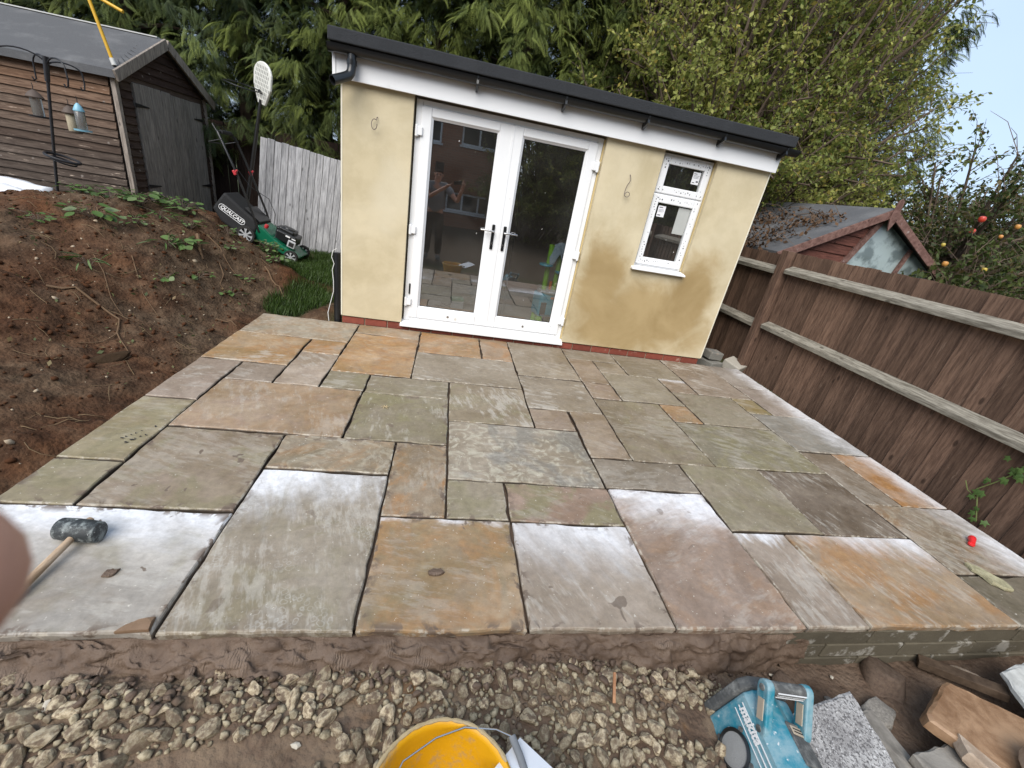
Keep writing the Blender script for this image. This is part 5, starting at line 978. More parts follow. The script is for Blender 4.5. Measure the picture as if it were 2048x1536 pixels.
# ================================================================== RUBBLE ON THE RIGHT
def rubble_mat(name, c1, c2, sp=None, wet=.6, bs=.5, sc=9):
    k = NT(name); v = k.coord('Object', (1, 1, 1), 6.0); n = k.noise(v, sc, 6, .65, .4); c = k.mix(k.mr(n, .32, .68), c1, c2)
    if sp: c = k.mix(k.mr(k.noise(v, 75, 3, .8), .48, .58, 0, .9), c, sp); c = k.mix(k.mr(k.noise(v, 90, 3, .8), .58, .66, 0, .8), c, (.70, .69, .68))
    k.bump(k.math('ADD', n, k.math('MULTIPLY', k.noise(v, 60, 4, .7), .7)), bs, .006); return k.done(c, wet, .35)
M_GRAN = rubble_mat('speckled_granite', (.23, .22, .215), (.41, .40, .39), (.085, .08, .08), .75, .9)
M_RUST = rubble_mat('rusty_sandstone', (.19, .105, .055), (.37, .235, .14), None, .38, .5)
M_GREYS = rubble_mat('grey_sandstone', (.15, .135, .115), (.30, .275, .24), None, .65, .6)
M_PALES = rubble_mat('pale_sandstone', (.36, .36, .34), (.56, .56, .53), None, .6, .3)
M_PINKS = rubble_mat('buff_sandstone', (.34, .25, .18), (.54, .44, .34), None, .7, .7)
def broken(name, label, poly, th, loc, rot, mat, seed, cat='stone slab', ro=1.0):
    r = random.Random(seed); P = []
    for i in range(len(poly)):
        a, b = Vector(poly[i]), Vector(poly[(i + 1) % len(poly)]); n = max(2, int((b - a).length / .035))
        for j in range(n):
            p = a.lerp(b, j / n); 
            if j: d = (b - a).normalized(); p = p + Vector((d.y, -d.x)) * r.gauss(0, .0025) * ro
            P.append(p)
    n = len(P); mb = MB(); cx_ = sum(p.x for p in P) / n; cy_ = sum(p.y for p in P) / n
    def ring(sc, z, jz): return [(cx_ + (p.x - cx_) * sc, cy_ + (p.y - cy_) * sc, z + r.gauss(0, jz) * ro) for p in P]
    vs_ = ring(.955, 0, .0015) + ring(1, -.007, .003) + ring(1.0, -th + .006, .004) + ring(.96, -th, .002)
    fs_2 = [tuple(range(n))]
    for q in range(3): fs_2 += [(q * n + i, (q + 1) * n + i, (q + 1) * n + (i + 1) % n, q * n + (i + 1) % n) for i in range(n)]
    fs_2.append(tuple(range(3 * n, 4 * n))[::-1]); mb.add(vs_, fs_2); o = mb.build(name, mat, None, loc=loc, rot=rot); return tag(o, label, cat, 'rubble of broken slabs')
broken('granite_slab', 'pale speckled granite slab leaning on the rubble beside the site radio', [(-.15, -.28), (.17, -.30), (.13, .20), (-.20, .075)], .045, (1.615, .64, -.125), (R(8), R(6), R(-8)), M_GRAN, 1)
broken('stone_slab', 'long grey-brown stone edge lying under the speckled granite slab', [(-.09, -.32), (.12, -.32), (.12, .22), (-.05, .22)], .05, (1.53, .52, -.20), (R(4), R(-3), R(-10)), M_GREYS, 2)
broken('stone_slab', 'mossy grey slab tucked behind the right edge of the speckled granite', [(-.09, -.25), (.08, -.25), (.06, .17), (-.07, .15)], .04, (1.86, .62, -.19), (R(6), R(20), R(8)), M_GREYS, 3)
broken('stone_slab', 'broad grey broken slab in the middle of the rubble pile', [(-.16, -.20), (.17, -.22), (.18, .06), (.08, .13), (-.14, .11)], .045, (2.02, .52, -.15), (R(-6), R(6), R(4)), M_GREYS, 4)
broken('stone_slab', 'rusty brown sandstone slab with wet sheen on the right of the rubble', [(-.02, .175), (-.05, .19), (-.09, .18), (-.31, .075), (-.325, .05), (-.17, -.13), (.27, -.25), (.36, -.06)], .055, (2.35, .65, -.125), (R(3), R(3), R(0)), M_RUST, 5, ro=.35)
broken('stone_slab', 'clean pale grey slab at the far right edge of the rubble', [(-.16, -.14), (.30, -.18), (.34, .14), (.04, .15)], .03, (2.60, .70, -.09), (R(2), R(-4), R(12)), M_PALES, 6)
broken('stone_slab', 'thin buff stone strip between the grey and the rusty slabs', [(-.05, -.22), (.05, -.20), (.01, .17), (-.06, .13)], .05, (2.15, .49, -.11), (R(4), R(14), R(22)), M_PINKS, 7)
broken('stone_slab', 'small pinkish buff broken stone at the bottom right corner', [(-.12, -.10), (.14, -.12), (.16, .06), (.02, .12), (-.10, .06)], .06, (2.30, .47, -.04), (R(-4), R(4), R(9)), M_PINKS, 8)
for i, (x, y, s, lb) in enumerate([(1.99, .80, .075, 'rounded dark grey boulder in the mud behind the rubble'), (1.78, .84, .03, 'small muddy cobble in the mud beside the granite slab'), (2.62, .93, .07, 'ochre stone lump by the foot of the block wall at the right edge'), (2.17, .93, .10, 'rounded clod of brown mortar in the mud under the block wall'), (1.62, .90, .06, 'low clod of wet mortar behind the site radio handle')]):
    m_ = (M_GREYS, M_GREYS, M_PINKS, M_MORTAR, M_MORTAR)[i]; o = link('cobble' if i < 3 else 'mortar_clod', stone_mesh('cobble', 60 + i, m_, 3), loc=(x, y, gh(x, y) + s * .2), rot=(.2, .1, i * 1.3)); o.scale = (s * 1.25, s, s * .6); o.data.polygons.foreach_set('use_smooth', [True] * len(o.data.polygons)); tag(o, lb, 'stone')
q = MB(); q.bar((2.42, 1.00, -.235), (2.62, .80, -.16), .055, .04); o = q.build('timber_offcut', wood('wet_timber', (.05, .032, .02), (.11, .075, .05), (3, 3, 3)), None, bevel=.003); tag(o, 'dark wet timber offcut lying by the block wall at the far right', 'timber')
# small pebbles and chips lying in the mud
for i, (x, y, s) in enumerate([(1.58, .96, .012), (1.90, .955, .010), (-.62, .68, .014), (-.30, .74, .012), (-.42, .57, .016), (-1.02, .86, .013), (-.95, .64, .018)]):
    o = link('stone_chip', stone_mesh('stone_chip', 80 + i, plain('chip_%d' % i, (.55, .50, .42), (.42, .38, .3), 20, .8), 1), loc=(x, y, gh(x, y) + .006 if i > 1 else gh(x, y) + .012), rot=(.1, .2, i)); o.scale = (s * 1.6, s, s * .6); tag(o, 'pale flat stone chip lying loose on the bare mud in front of the patio', 'stone', 'pale chips on the mud')
q = MB(); q.bar((.735, .80, gh(.735, .8) + .03), (.755, .88, gh(.75, .88) + .065), .010, .008); o = q.build('wood_splinter', wood('splinter', (.25, .12, .06), (.4, .22, .12), (3, 3, 3)), None); tag(o, 'thin reddish wood splinter stuck in the mortar above the hardcore', 'splinter')

# ================================================================== ON THE SLABS
k = NT('old_rubber'); v = k.coord('Object'); c = k.mix(k.mr(k.noise(v, 26, 6, .7), .46, .64), (.030, .034, .036), (.20, .22, .215)); c = k.mix(k.mr(k.noise(v, 60, 3), .66, .70), c, (.6, .6, .6)); k.bump(k.noise(v, 40, 4), .3, .003); M_RUBB = k.done(c, .6, .4)
mal = thing('rubber_mallet', 'grey rubber mallet with wooden handle lying on the white front left slab', 'mallet', (-1.268, 1.38, .0))
hd = Vector((.150, -.014, 0)).normalized(); c0 = Vector((-1.268, 1.392, .043))
q = MB(); q.tube([c0 - hd * .070, c0 - hd * .066, c0 - hd * .02, c0 + hd * .02, c0 + hd * .066, c0 + hd * .070], [.037, .040, .0425, .0425, .040, .037], 22); q.build('head', M_RUBB, mal, smooth=True)
hv = Vector((-.032, -.95, -.085)).normalized(); q = MB(); q.tube([c0 - hv * .055, c0 - hv * .047, c0 + hv * .03, c0 + hv * .20, c0 + hv * .30], [.011, .0135, .0125, .0135, .0145], 14, flat=1.0); q.build('handle', wood('mallet_handle', (.26, .17, .10), (.48, .36, .25), (6, 1.5, 6), vary=0), mal, smooth=True)
rc = thing('red_line_block', 'small bright red plastic corner block on the right-hand slab', 'plastic block', (3.345, 1.555, .0), (0, 0, R(38))); M_REDP = plain('bright_red_plastic', (.75, .035, .035), (.65, .02, .025), 5, .4, .5, 0)
rp_(lambda q: q.tube([(-.045, 0, .016), (-.01, 0, .018), (.02, 0, .019), (.032, 0, .018)], [.012, .017, .020, .016], 12), 'body', M_REDP, rc, smooth=True); rp_(lambda q: q.lathe([(.010, .0), (.017, .004), (.017, .014), (.008, .018)], 12, Matrix.Translation((-.055, .004, .004)), close=True), 'collar', M_REDP, rc, smooth=True); rp_(lambda q: q.tube([(.028, 0, .018), (.0335, 0, .018)], .009, 10), 'socket', M_BLACKP, rc)
broken('stone_flake', 'thin yellowish stone flake lying across a slab joint on the right', [(-.075, -.028), (-.03, -.034), (.01, -.05), (.06, -.042), (.088, -.012), (.07, .018), (.04, .042), (-.02, .030), (-.07, .036), (-.11, .008)], .020, (3.085, 1.275, .0225), (0, 0, R(-62)), rubble_mat('yellow_flake', (.22, .20, .12), (.42, .39, .25), None, .6, .8, 20), 12, 'stone flake')
broken('mortar_dab', 'dab of brown mortar with leaf-like edge on the white slab', [(-.022, -.012), (.0, -.018), (.018, -.004), (.026, .012), (.006, .012), (-.012, .016)], .008, (-1.075, 1.235, .007), (0, 0, .3), M_MORTAR, 13, 'mortar')
broken('mortar_dab', 'flat brown lump of mortar in the middle of the buff front slab', [(-.03, -.014), (.012, -.018), (.034, -.004), (.02, .014), (-.012, .016), (-.034, .006)], .012, (.085, 1.262, .010), (0, 0, .1), M_MORTAR, 14, 'mortar')
broken('mortar_dab', 'corner dab of rusty mortar at the front edge between the two left slabs', [(-.05, -.018), (.045, -.02), (.042, .03), (.0, .02), (-.03, .006)], .014, (-.872, 1.030, .011), (0, 0, .1), rubble_mat('rusty_mortar', (.14, .085, .05), (.22, .14, .085)), 15, 'mortar')
q = MB(); 
for a in np.linspace(0, 2 * math.pi, 7)[:-1]: q.tube([(0, 0, .002), (.018 * math.cos(a), .015 * math.sin(a), .010), (.030 * math.cos(a + .2), .026 * math.sin(a + .2), .003)], [.002, .0035, .001], 5, flat=.4)
o = q.build('dry_leaf', plain('dry_leaf', (.46, .36, .2), (.35, .26, .14), 9, .8), None, loc=(-.315, 2.62, .0)); tag(o, 'small dry curled leaf on the greenish slab left of centre', 'leaf')

# ================================================================== VEGETATION
def foliage_mat(name, dark, light, trans=.25, rough=.55, edge=None):
    k = NT(name); a = k.attr('tint', 'GEOMETRY'); sp = k.n('ShaderNodeSeparateColor'); k.l(a.outputs['Color'], sp.inputs[0])
    c = k.mix(sp.outputs[0], dark, light)
    if edge: c = k.mix(sp.outputs[1], c, edge)
    k.done(c, rough, .3)
    tl_ = k.n('ShaderNodeBsdfTranslucent'); k.l(c, tl_.inputs[0]); mx_ = k.n('ShaderNodeMixShader'); mx_.inputs[0].default_value = trans
    k.l(k.b.outputs[0], mx_.inputs[1]); k.l(tl_.outputs[0], mx_.inputs[2]); k.l(mx_.outputs[0], k.out.inputs[0]); return k.mat
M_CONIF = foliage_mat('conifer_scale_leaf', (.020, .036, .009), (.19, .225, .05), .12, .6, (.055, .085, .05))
M_BARK = plain('bark', (.11, .08, .06), (.055, .04, .03), 12, .95, .15, .8, 30, stretch=(1, 1, .3))
M_TWIG = plain('twig_bark', (.16, .12, .09), (.09, .065, .05), 12, .9, .2, .3)
M_LEAF = foliage_mat('yellow_green_leaf', (.095, .135, .026), (.40, .405, .11), .42, .5, (.40, .31, .07))
M_LEAFD = foliage_mat('apple_leaf', (.030, .048, .012), (.10, .125, .032), .3, .5, (.17, .12, .05))
M_WEED = foliage_mat('weed_leaf', (.040, .085, .018), (.13, .215, .06), .25, .5, (.24, .27, .16))
M_GRASS = foliage_mat('grass_blade', (.020, .045, .008), (.075, .125, .025), .25, .5)

def frames(d, up):
    d = d / np.linalg.norm(d, axis=1, keepdims=True); s = np.cross(d, up); s /= np.linalg.norm(s, axis=1, keepdims=True) + 1e-9; n = np.cross(s, d); return d, s, n
# conifer frond: flat fan of scale-leaf fingers on a drooping axis
_fv = []; _ff = []
def _q(a, b, c, d): n = len(_fv); _fv.extend([a, b, c, d]); _ff.append((n, n + 1, n + 2, n + 3))
_ax = lambda t: (t, 0, -.42 * t * t)
_q((0, -.012, 0), (0, .012, 0), (.55, .010, -.127), (.55, -.010, -.127)); _q((.55, -.010, -.127), (.55, .010, -.127), (1, .004, -.42), (1, -.004, -.42))
for i in range(14):
    t = .06 + i * .066; L = .42 * (1 - .75 * abs(t - .36)) * (1.08 - t * .5); bx, _, bz = _ax(t)
    for s in (-1, 1):
        ex, ey, ez = bx + L * .70, s * L * .72, bz - .34 * L - .25 * L * L
        w = .0165; mxx, myy, mzz = bx + L * .42, s * L * .40, bz - .03 * L
        _q((bx, 0, bz), (mxx + w * .7, myy - s * w * .7, mzz), (ex, ey, ez), (mxx - w * .7, myy + s * w * .7, mzz - .01))
FV = np.array(_fv, float); FF = np.array(_ff)
def fronds(P, Dv, N, S, tint):
    d, s, n = frames(Dv, N); k_ = len(FV)
    V = P[:, None, :] + S[:, None, None] * (FV[None, :, 0, None] * d[:, None, :] + FV[None, :, 1, None] * s[:, None, :] + FV[None, :, 2, None] * n[:, None, :])
    F = (FF[None] + (np.arange(len(P)) * k_)[:, None, None]).reshape(-1, 4)
    tip = np.clip(FV[:, 0], 0, 1)
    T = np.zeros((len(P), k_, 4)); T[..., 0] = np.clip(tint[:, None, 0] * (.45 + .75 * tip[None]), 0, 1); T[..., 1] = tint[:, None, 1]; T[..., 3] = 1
    return V.reshape(-1, 3), F, T.reshape(-1, 4)
def conifer_mesh(seed, height, rad, n_out, n_in, bluish=0.0):
    g = np.random.default_rng(seed); Ps = []; Ds = []; Ns = []; Ss = []; Ts = []
    for layer, nn in ((0, n_out), (1, n_in)):
        for _ in range(nn):
            z = g.uniform(.15, 1) ** .9 * height; az = g.uniform(0, 2 * math.pi); u = z / height
            rr = rad * (1.02 - .62 * u ** 2.2) * (1 + .16 * math.sin(3 * az + 4 * z) + g.normal(0, .09)) * (1 if layer == 0 else .72)
            c = np.array([rr * math.cos(az), rr * math.sin(az), z]); out = np.array([math.cos(az), math.sin(az), .0])
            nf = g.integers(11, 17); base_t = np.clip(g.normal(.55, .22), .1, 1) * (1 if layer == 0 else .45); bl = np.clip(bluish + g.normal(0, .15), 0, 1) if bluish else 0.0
            size = g.uniform(.75, 1.25)
            for j in range(nf):
                f = g.uniform(-1, 1); side = np.array([-math.sin(az), math.cos(az), 0])
                dd = out * g.uniform(.6, 1.0) + side * f * .60 + np.array([0, 0, g.uniform(-.9, .1)])
                Ps.append(c + side * f * .14 * size - out * g.uniform(.0, .16) + np.array([0, 0, g.normal(0, .08)])); Ds.append(dd)
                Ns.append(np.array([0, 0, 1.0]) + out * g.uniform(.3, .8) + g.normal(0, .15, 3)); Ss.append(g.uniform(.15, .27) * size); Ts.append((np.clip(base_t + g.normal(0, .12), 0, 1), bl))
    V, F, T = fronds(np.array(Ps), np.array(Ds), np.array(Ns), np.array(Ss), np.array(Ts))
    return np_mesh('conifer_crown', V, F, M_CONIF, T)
def trunk_mesh(name, height, r0, mat, seed, limbs=10, spread=.5):
    r = random.Random(seed); m = MB(); pts = [(r.gauss(0, .03), r.gauss(0, .03), height * i / 7) for i in range(8)]; m.tube(pts, [r0 * (1 - .85 * i / 7) for i in range(8)], 10)
    for i in range(limbs):
        z = height * r.uniform(.15, .9); a = r.uniform(0, 6.28); L = spread * (1.1 - z / height * .6); m.tube([(0, 0, z), (L * .5 * math.cos(a), L * .5 * math.sin(a), z + .12), (L * math.cos(a), L * math.sin(a), z + .10)], [r0 * .28, r0 * .16, r0 * .05], 6)
    me = bpy.data.meshes.new(name); me.from_pydata(m.v, [], m.f); me.materials.append(mat); return me
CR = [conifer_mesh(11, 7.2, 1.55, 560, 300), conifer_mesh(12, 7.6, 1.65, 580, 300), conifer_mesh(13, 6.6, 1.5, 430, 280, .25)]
TRK = trunk_mesh('trunk', 6.8, .16, M_BARK, 3, 26, 1.2)
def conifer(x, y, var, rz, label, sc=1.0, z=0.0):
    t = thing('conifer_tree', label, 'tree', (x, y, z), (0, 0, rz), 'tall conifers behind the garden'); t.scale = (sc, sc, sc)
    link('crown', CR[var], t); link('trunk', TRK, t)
for i, a in enumerate([
 (-8.6, 8.9, 1, .4, 'dark conifer at the far left, over the left end of the shed roof'), (-6.9, 9.2, 0, 1.9, 'dark green conifer behind the yellow pole and the shed roof'), (-5.2, 9.0, 2, 2.6, 'shaded conifer just behind the ridge of the weatherboard shed'),
 (-3.7, 9.3, 2, 5.1, 'blue-tinged dark conifer right behind the basketball stand'), (-2.1, 9.4, 1, .9, 'dark conifer filling the gap between basketball stand and garden room'), (-.5, 9.3, 0, 3.3, 'conifer behind the left end of the felt roof'),
 (1.0, 9.1, 1, 4.4, 'bright green conifer behind the middle of the felt roof'), (2.5, 9.2, 0, 5.6, 'bright green drooping conifer behind the felt roof, right of centre'), (4.0, 9.8, 1, 2.2, 'conifer half hidden by the yellow-green tree, behind the roof end')]): conifer(*a)
conifer(8.15, 10.2, 1, 1.2, 'tall dark conifer forming the right outline of the tree mass against the sky', 1.15); conifer(6.9, 11.2, 2, 3.0, 'conifer standing behind the yellow-green trees', 1.2)
for x_, lb in ((-9.2, 'far left'), (-6.0, 'second from left'), (-3.0, 'third from left'), (-.2, 'middle'), (2.2, 'rightmost')): conifer(x_, 11.6, 0, x_, 'conifer in the rear row, the ' + lb + ' of the five behind the front conifers', 1.12)
conifer(5.6, 11.0, 0, 2.0, 'conifer mostly hidden behind the leftmost yellow-green tree', 1.1)
conifer(14.0, 7.6, 1, 4.0, 'conifer at the right edge of the picture with drooping branch tips against the sky', .95)

def leaf_cloud(P, g, size, tint, up=.35):
    n = len(P); d = g.normal(0, 1, (n, 3)); d[:, 2] -= .35; nrm = g.normal(0, .7, (n, 3)); nrm[:, 2] += 1
    d, s, nn = frames(d, nrm); L = size * g.uniform(.65, 1.25, n)[:, None]; w = L * .30
    V = np.stack([P, P + d * L * .5 + s * w - nn * L * .06, P + d * L - nn * L * .18, P + d * L * .5 - s * w - nn * L * .06], 1)
    F = (np.array([[0, 1, 2, 3]])[None] + (np.arange(n) * 4)[:, None, None]).reshape(-1, 4)
    T = np.zeros((n, 4, 4)); T[..., 0] = tint[:, None, 0]; T[..., 1] = tint[:, None, 1]; T[..., 3] = 1
    return V.reshape(-1, 3), F, T.reshape(-1, 4)
def leafy(seed, height, spread, nlimb, ntwig, nleaf, size, mat, lean=(0, 0), arch=1.0, edge_p=.12, zmin=.3, bare=.12):
    g = np.random.default_rng(seed); m = MB(); LP = []; LT = []
    m.tube([(0, 0, 0), (lean[0] * .2, lean[1] * .2, height * .35), (lean[0] * .5, lean[1] * .5, height * .62)], [.11, .08, .04], 8)
    for i in range(nlimb):
        a = g.uniform(0, 2 * math.pi); z0 = height * g.uniform(.03, .55); z1 = height * g.uniform(zmin, 1.0); R_ = spread * math.sqrt(g.uniform(.1, 1)) * (1.05 - .55 * max(0, z1 / height - .5))
        e = np.array([R_ * math.cos(a) + lean[0] * z1 / height, R_ * math.sin(a) + lean[1] * z1 / height, z1]); b = np.array([lean[0] * .2, lean[1] * .2, z0]); mid = (b + e) / 2 + np.array([0, 0, .25 * arch])
        ts = np.linspace(0, 1, 7)[:, None]; C_ = (1 - ts) ** 2 * b + 2 * ts * (1 - ts) * mid + ts ** 2 * e
        m.tube([tuple(p) for p in C_], [.035 * (1 - .8 * t) + .004 for t in np.linspace(0, 1, 7)], 5, caps=False)
        tone = np.clip(g.normal(.5, .2), 0, 1)
        for j in range(ntwig):
            t = g.uniform(.35, 1.0); p0 = (1 - t) ** 2 * b + 2 * t * (1 - t) * mid + t ** 2 * e; dd = g.normal(0, 1, 3); dd[2] = abs(dd[2]) * .8; dd += (e - b) / np.linalg.norm(e - b) * .8; dd /= np.linalg.norm(dd)
            L = g.uniform(.35, .85) * (spread / 1.6) ** .5; p1 = p0 + dd * L * .55; p2 = p0 + dd * L + np.array([0, 0, -.22 * L])
            m.tube([tuple(p0), tuple(p1), tuple(p2)], [.006, .004, .0018], 3, caps=False)
            if g.uniform() < bare: continue
            u = g.uniform(.12, 1.05, nleaf)[:, None]; Q = (1 - u) ** 2 * p0 + 2 * u * (1 - u) * p1 + u ** 2 * p2 + g.normal(0, .022, (nleaf, 3)); LP.append(Q)
            LT.append(np.stack([np.clip(tone + g.normal(0, .22, nleaf), 0, 1), (g.uniform(size=nleaf) < edge_p) * g.uniform(.4, 1, nleaf)], 1))
    P = np.concatenate(LP); T = np.concatenate(LT); V, F, TT = leaf_cloud(P, g, size, T)
    bm_ = bpy.data.meshes.new('limbs'); bm_.from_pydata(m.v, [], m.f); bm_.materials.append(M_TWIG)
    return np_mesh('leaf_crown', V, F, mat, TT), bm_
LA = leafy(21, 5.9, 2.0, 130, 19, 21, .070, M_LEAF, arch=1.6, edge_p=.08); LB = leafy(22, 5.6, 1.9, 115, 17, 19, .068, M_LEAF, arch=1.2, bare=.22, edge_p=.08)
LAP = leafy(23, 3.3, 1.7, 60, 16, 16, .070, M_LEAFD, arch=.6, edge_p=.2, bare=.25); LBK = leafy(24, 3.4, 2.3, 60, 12, 15, .12, M_LEAFD, arch=.8)
def tree(name, me2, loc, rz, label, sc=1.0, group='leafy trees beyond the fence'):
    t = thing(name, label, 'tree', loc, (0, 0, rz), group); t.scale = (sc, sc, sc); link('crown', me2[0], t); link('trunk', me2[1], t); return t
tree('hedge_tree', LA, (4.3, 7.9, 0), .3, 'yellow-green leafy tree just past the right end of the felt roof')
tree('hedge_tree', LB, (5.8, 8.4, 0), 2.1, 'twiggy yellow-green tree directly behind the red-brown shed', 1.1)
tree('hedge_tree', LA, (6.75, 8.9, 0), 4.0, 'tall yellow-green tree at the right of the leafy mass, beside the open sky', 1.06)
tree('hedge_tree', LB, (3.1, 9.0, 0), 5.2, 'thin twiggy tree in front of the conifers above the roof end', 1.0)
tree('hedge_tree', LB, (5.1, 7.6, 0), 1.0, 'low leafy tree overhanging the left slope of the red-brown shed roof', .62)
tree('apple_tree', LAP, (8.2, 6.2, -.1), .5, 'apple tree with red and yellow fruit beyond the right fence', 1.0, None); tree('apple_tree', LAP, (10.6, 6.4, -.1), 2.4, 'second dark apple tree at the right edge under the conifer branches', 1.05, None)
tree('shrub', LBK, (6.9, 5.4, -.2), 1.4, 'dark shrub filling the gap between the red-brown shed and the apple tree', .62, None)
tree('hedge_tree', LBK, (12.3, 8.6, 0), 2.0, 'dark tree low on the horizon at the far right', .95)
# garden tree behind the photographer, mirrored in the right door pane
tree('garden_tree', LA, (4.3, -4.8, -1.3), .6, 'dense green tree behind the photographer mirrored in the right door pane', 1.05, None); tree('garden_tree', LA, (2.7, -5.6, -1.4), 3.6, 'second tree behind the photographer mirrored in the right door pane', 1.05, None)
tree('garden_tree', LB, (6.6, -4.3, -1.0), 1.0, 'tree behind the photographer mirrored in the small window', 1.15, None)
M_APR = plain('red_apple', (.52, .035, .025), (.42, .06, .03), 5, .3, .5, 0); M_APO = plain('blush_apple', (.55, .20, .07), (.50, .28, .06), 5, .3, .5, 0); M_APY = plain('yellow_apple', (.50, .36, .06), (.42, .34, .07), 5, .35, .5, 0)
for i, (p, r_, m_, lb) in enumerate([((7.96, 5.95, 2.30), .062, M_APR, 'largest bright red apple, highest on the tree beyond the fence'), ((7.87, 5.92, 2.115), .052, M_APR, 'bright red apple just below the largest red apple'), ((8.75, 6.0, 2.31), .05, M_APO, 'orange-red apple at the very right edge of the picture'), ((7.83, 6.0, 1.60), .055, M_APO, 'pale orange apple hanging low, just over the fence'), ((8.55, 6.0, 2.13), .04, M_APO, 'small orange apple right of the two bright red ones'), ((8.62, 6.0, 1.62), .05, M_APY, 'bright yellow apple low at the right edge'), ((7.6, 6.0, 1.86), .038, M_APY, 'greenish yellow apple in the middle of the apple tree')]):
    p = tuple(np.array([0, 0, 1.471]) + (np.array(p) - np.array([0, 0, 1.471])) * .80); r_ *= .62
    q = MB(); q.lathe([(0, -.86 * r_), (.45 * r_, -.92 * r_), (.88 * r_, -.5 * r_), (r_, .1 * r_), (.85 * r_, .65 * r_), (.45 * r_, .88 * r_), (.12 * r_, .72 * r_), (0, .68 * r_)], 18); o = q.build('apple', m_, None, smooth=True, loc=p); tag(o, lb, 'apple', 'apples on the tree beyond the fence')

# dead creeper and leaf litter on the roof of the red-brown shed
m = MB(); g = np.random.default_rng(5); LP = []
for i in range(170):
    x = g.uniform(AX - HW - .15, AX - .35); y0 = g.uniform(5.15, 7.4); zr = EZ + (x - (AX - HW)) / HW * (AZ - EZ) + .03; d = g.normal(0, 1, 3) * np.array([.22, .25, .05]); pp = np.array([x, y0, zr + g.uniform(.0, .10)])
    m.tube([tuple(pp), tuple(pp + d * .5 + np.array([0, 0, .05])), tuple(pp + d)], [.005, .004, .002], 3, caps=False); LP.append(pp + g.normal(0, .1, (9, 3)) * np.array([1, 1, .15]))
o = tag(m.build('dead_twigs', M_TWIG, None), 'tangle of dead twigs lying on the left slope of the red-brown shed roof', 'twigs', kind='stuff')
P = np.concatenate(LP); V, F, T = leaf_cloud(P, g, .06, np.stack([g.uniform(0, .4, len(P)), g.uniform(.3, 1, len(P))], 1)); tag(link('leaf_litter', np_mesh('leaf_litter', V, F, foliage_mat('brown_litter', (.05, .03, .018), (.14, .09, .05), .1, .8, (.11, .06, .03)), T)), 'brown leaf litter on the left slope of the red-brown shed roof', 'leaf litter', kind='stuff')

# grass beside the garden room
g = np.random.default_rng(8); n = 30000; gx = g.uniform(-2.5, -.95, n); gy = g.uniform(4.3, 7.3, n); keep = grass_mask(gx, gy) > g.uniform(.15, .9, n); gx, gy = gx[keep], gy[keep]; n = len(gx); gz = ground_h(gx, gy)
hgt = g.uniform(.035, .085, n) * np.where(gy < 5, 1.25, 1); a = g.uniform(0, 6.28, n); lean = g.uniform(.1, .7, n) * hgt; w = .0035
P0 = np.stack([gx, gy, gz - .005], 1); S_ = np.stack([np.cos(a + 1.57), np.sin(a + 1.57), 0 * a], 1) * w; Dn = np.stack([np.cos(a) * lean, np.sin(a) * lean, hgt], 1)
V = np.stack([P0 - S_, P0 + S_, P0 + Dn * .55 + S_ * .7 + np.array([0, 0, .006]), P0 + Dn], 1).reshape(-1, 3); F = (np.array([[0, 1, 2, 3]])[None] + (np.arange(n) * 4)[:, None, None]).reshape(-1, 4)
tn = np.clip(g.normal(.5, .25, n), 0, 1); T = np.zeros((n, 4, 4)); T[..., 0] = tn[:, None] * np.array([.4, .4, .8, 1.0]); T[..., 3] = 1
tag(link('grass', np_mesh('grass', V, F, M_GRASS, T.reshape(-1, 4))), 'short green grass between the mower and the garden room', 'grass', kind='stuff')

# weeds thrown up with the soil
def px_ground(x, y): return Vector((x, y, gh(x, y)))
def weed(x, y, n, size, h, label, seed, kind=0):
    g = np.random.default_rng(seed); m = MB(); LP = []; LV = []; base = px_ground(x, y)
    t = thing('weed', label, 'weed', tuple(base), group='weeds growing on the soil heap'); VV = []; FF_ = []; TT = []; off = 0
    for i in range(int(n * 1.5)):
        a = g.uniform(0, 6.28); r_ = size * g.uniform(.15, 1.0); p = np.array([r_ * math.cos(a), r_ * math.sin(a), h * g.uniform(.25, 1)]); m.tube([(0, 0, -.02), (p[0] * .5, p[1] * .5, p[2] * .8), tuple(p)], [.003, .0025, .0015], 4, caps=False)
        L = g.uniform(.6, 1.3) * (.048 if kind == 0 else .085 if kind == 1 else .13); W = L * (.40 if kind == 0 else .34 if kind == 1 else .06); d = np.array([math.cos(a) + g.normal(0, .3), math.sin(a) + g.normal(0, .3), g.uniform(-.4, .35)]); nr = np.array([g.normal(0, .35), g.normal(0, .35), 1.0]); d_, s_, n_ = frames(d[None], nr[None]); d_, s_, n_ = d_[0], s_[0], n_[0]
        prof = [(0, .15), (.25, .85), (.5, 1.0), (.78, .65), (1.0, .0)]; ring_ = []
        for u, ww in prof: ring_ += [p + d_ * L * u - s_ * W * ww - n_ * L * .15 * u * u, p + d_ * L * u - n_ * L * (.15 * u * u + .05), p + d_ * L * u + s_ * W * ww - n_ * L * .15 * u * u]
        VV += ring_; nv = 15; FF_ += [(off + q * 3 + c, off + q * 3 + c + 1, off + q * 3 + c + 4, off + q * 3 + c + 3) for q in range(4) for c in range(2)]; tt = np.clip(g.normal(.5, .25), 0, 1); ee = max(0, g.normal(.05, .3)); TT += [(tt, ee, 0, 1)] * nv; off += nv
    link('leaves', np_mesh('leaves', np.array(VV), np.array(FF_), M_WEED, np.array(TT)), t); me = bpy.data.meshes.new('stems'); me.from_pydata(m.v, [], m.f); me.materials.append(M_WEED if False else M_TWIG); link('stems', me, t)
W = 'weed uprooted on the soil heap'
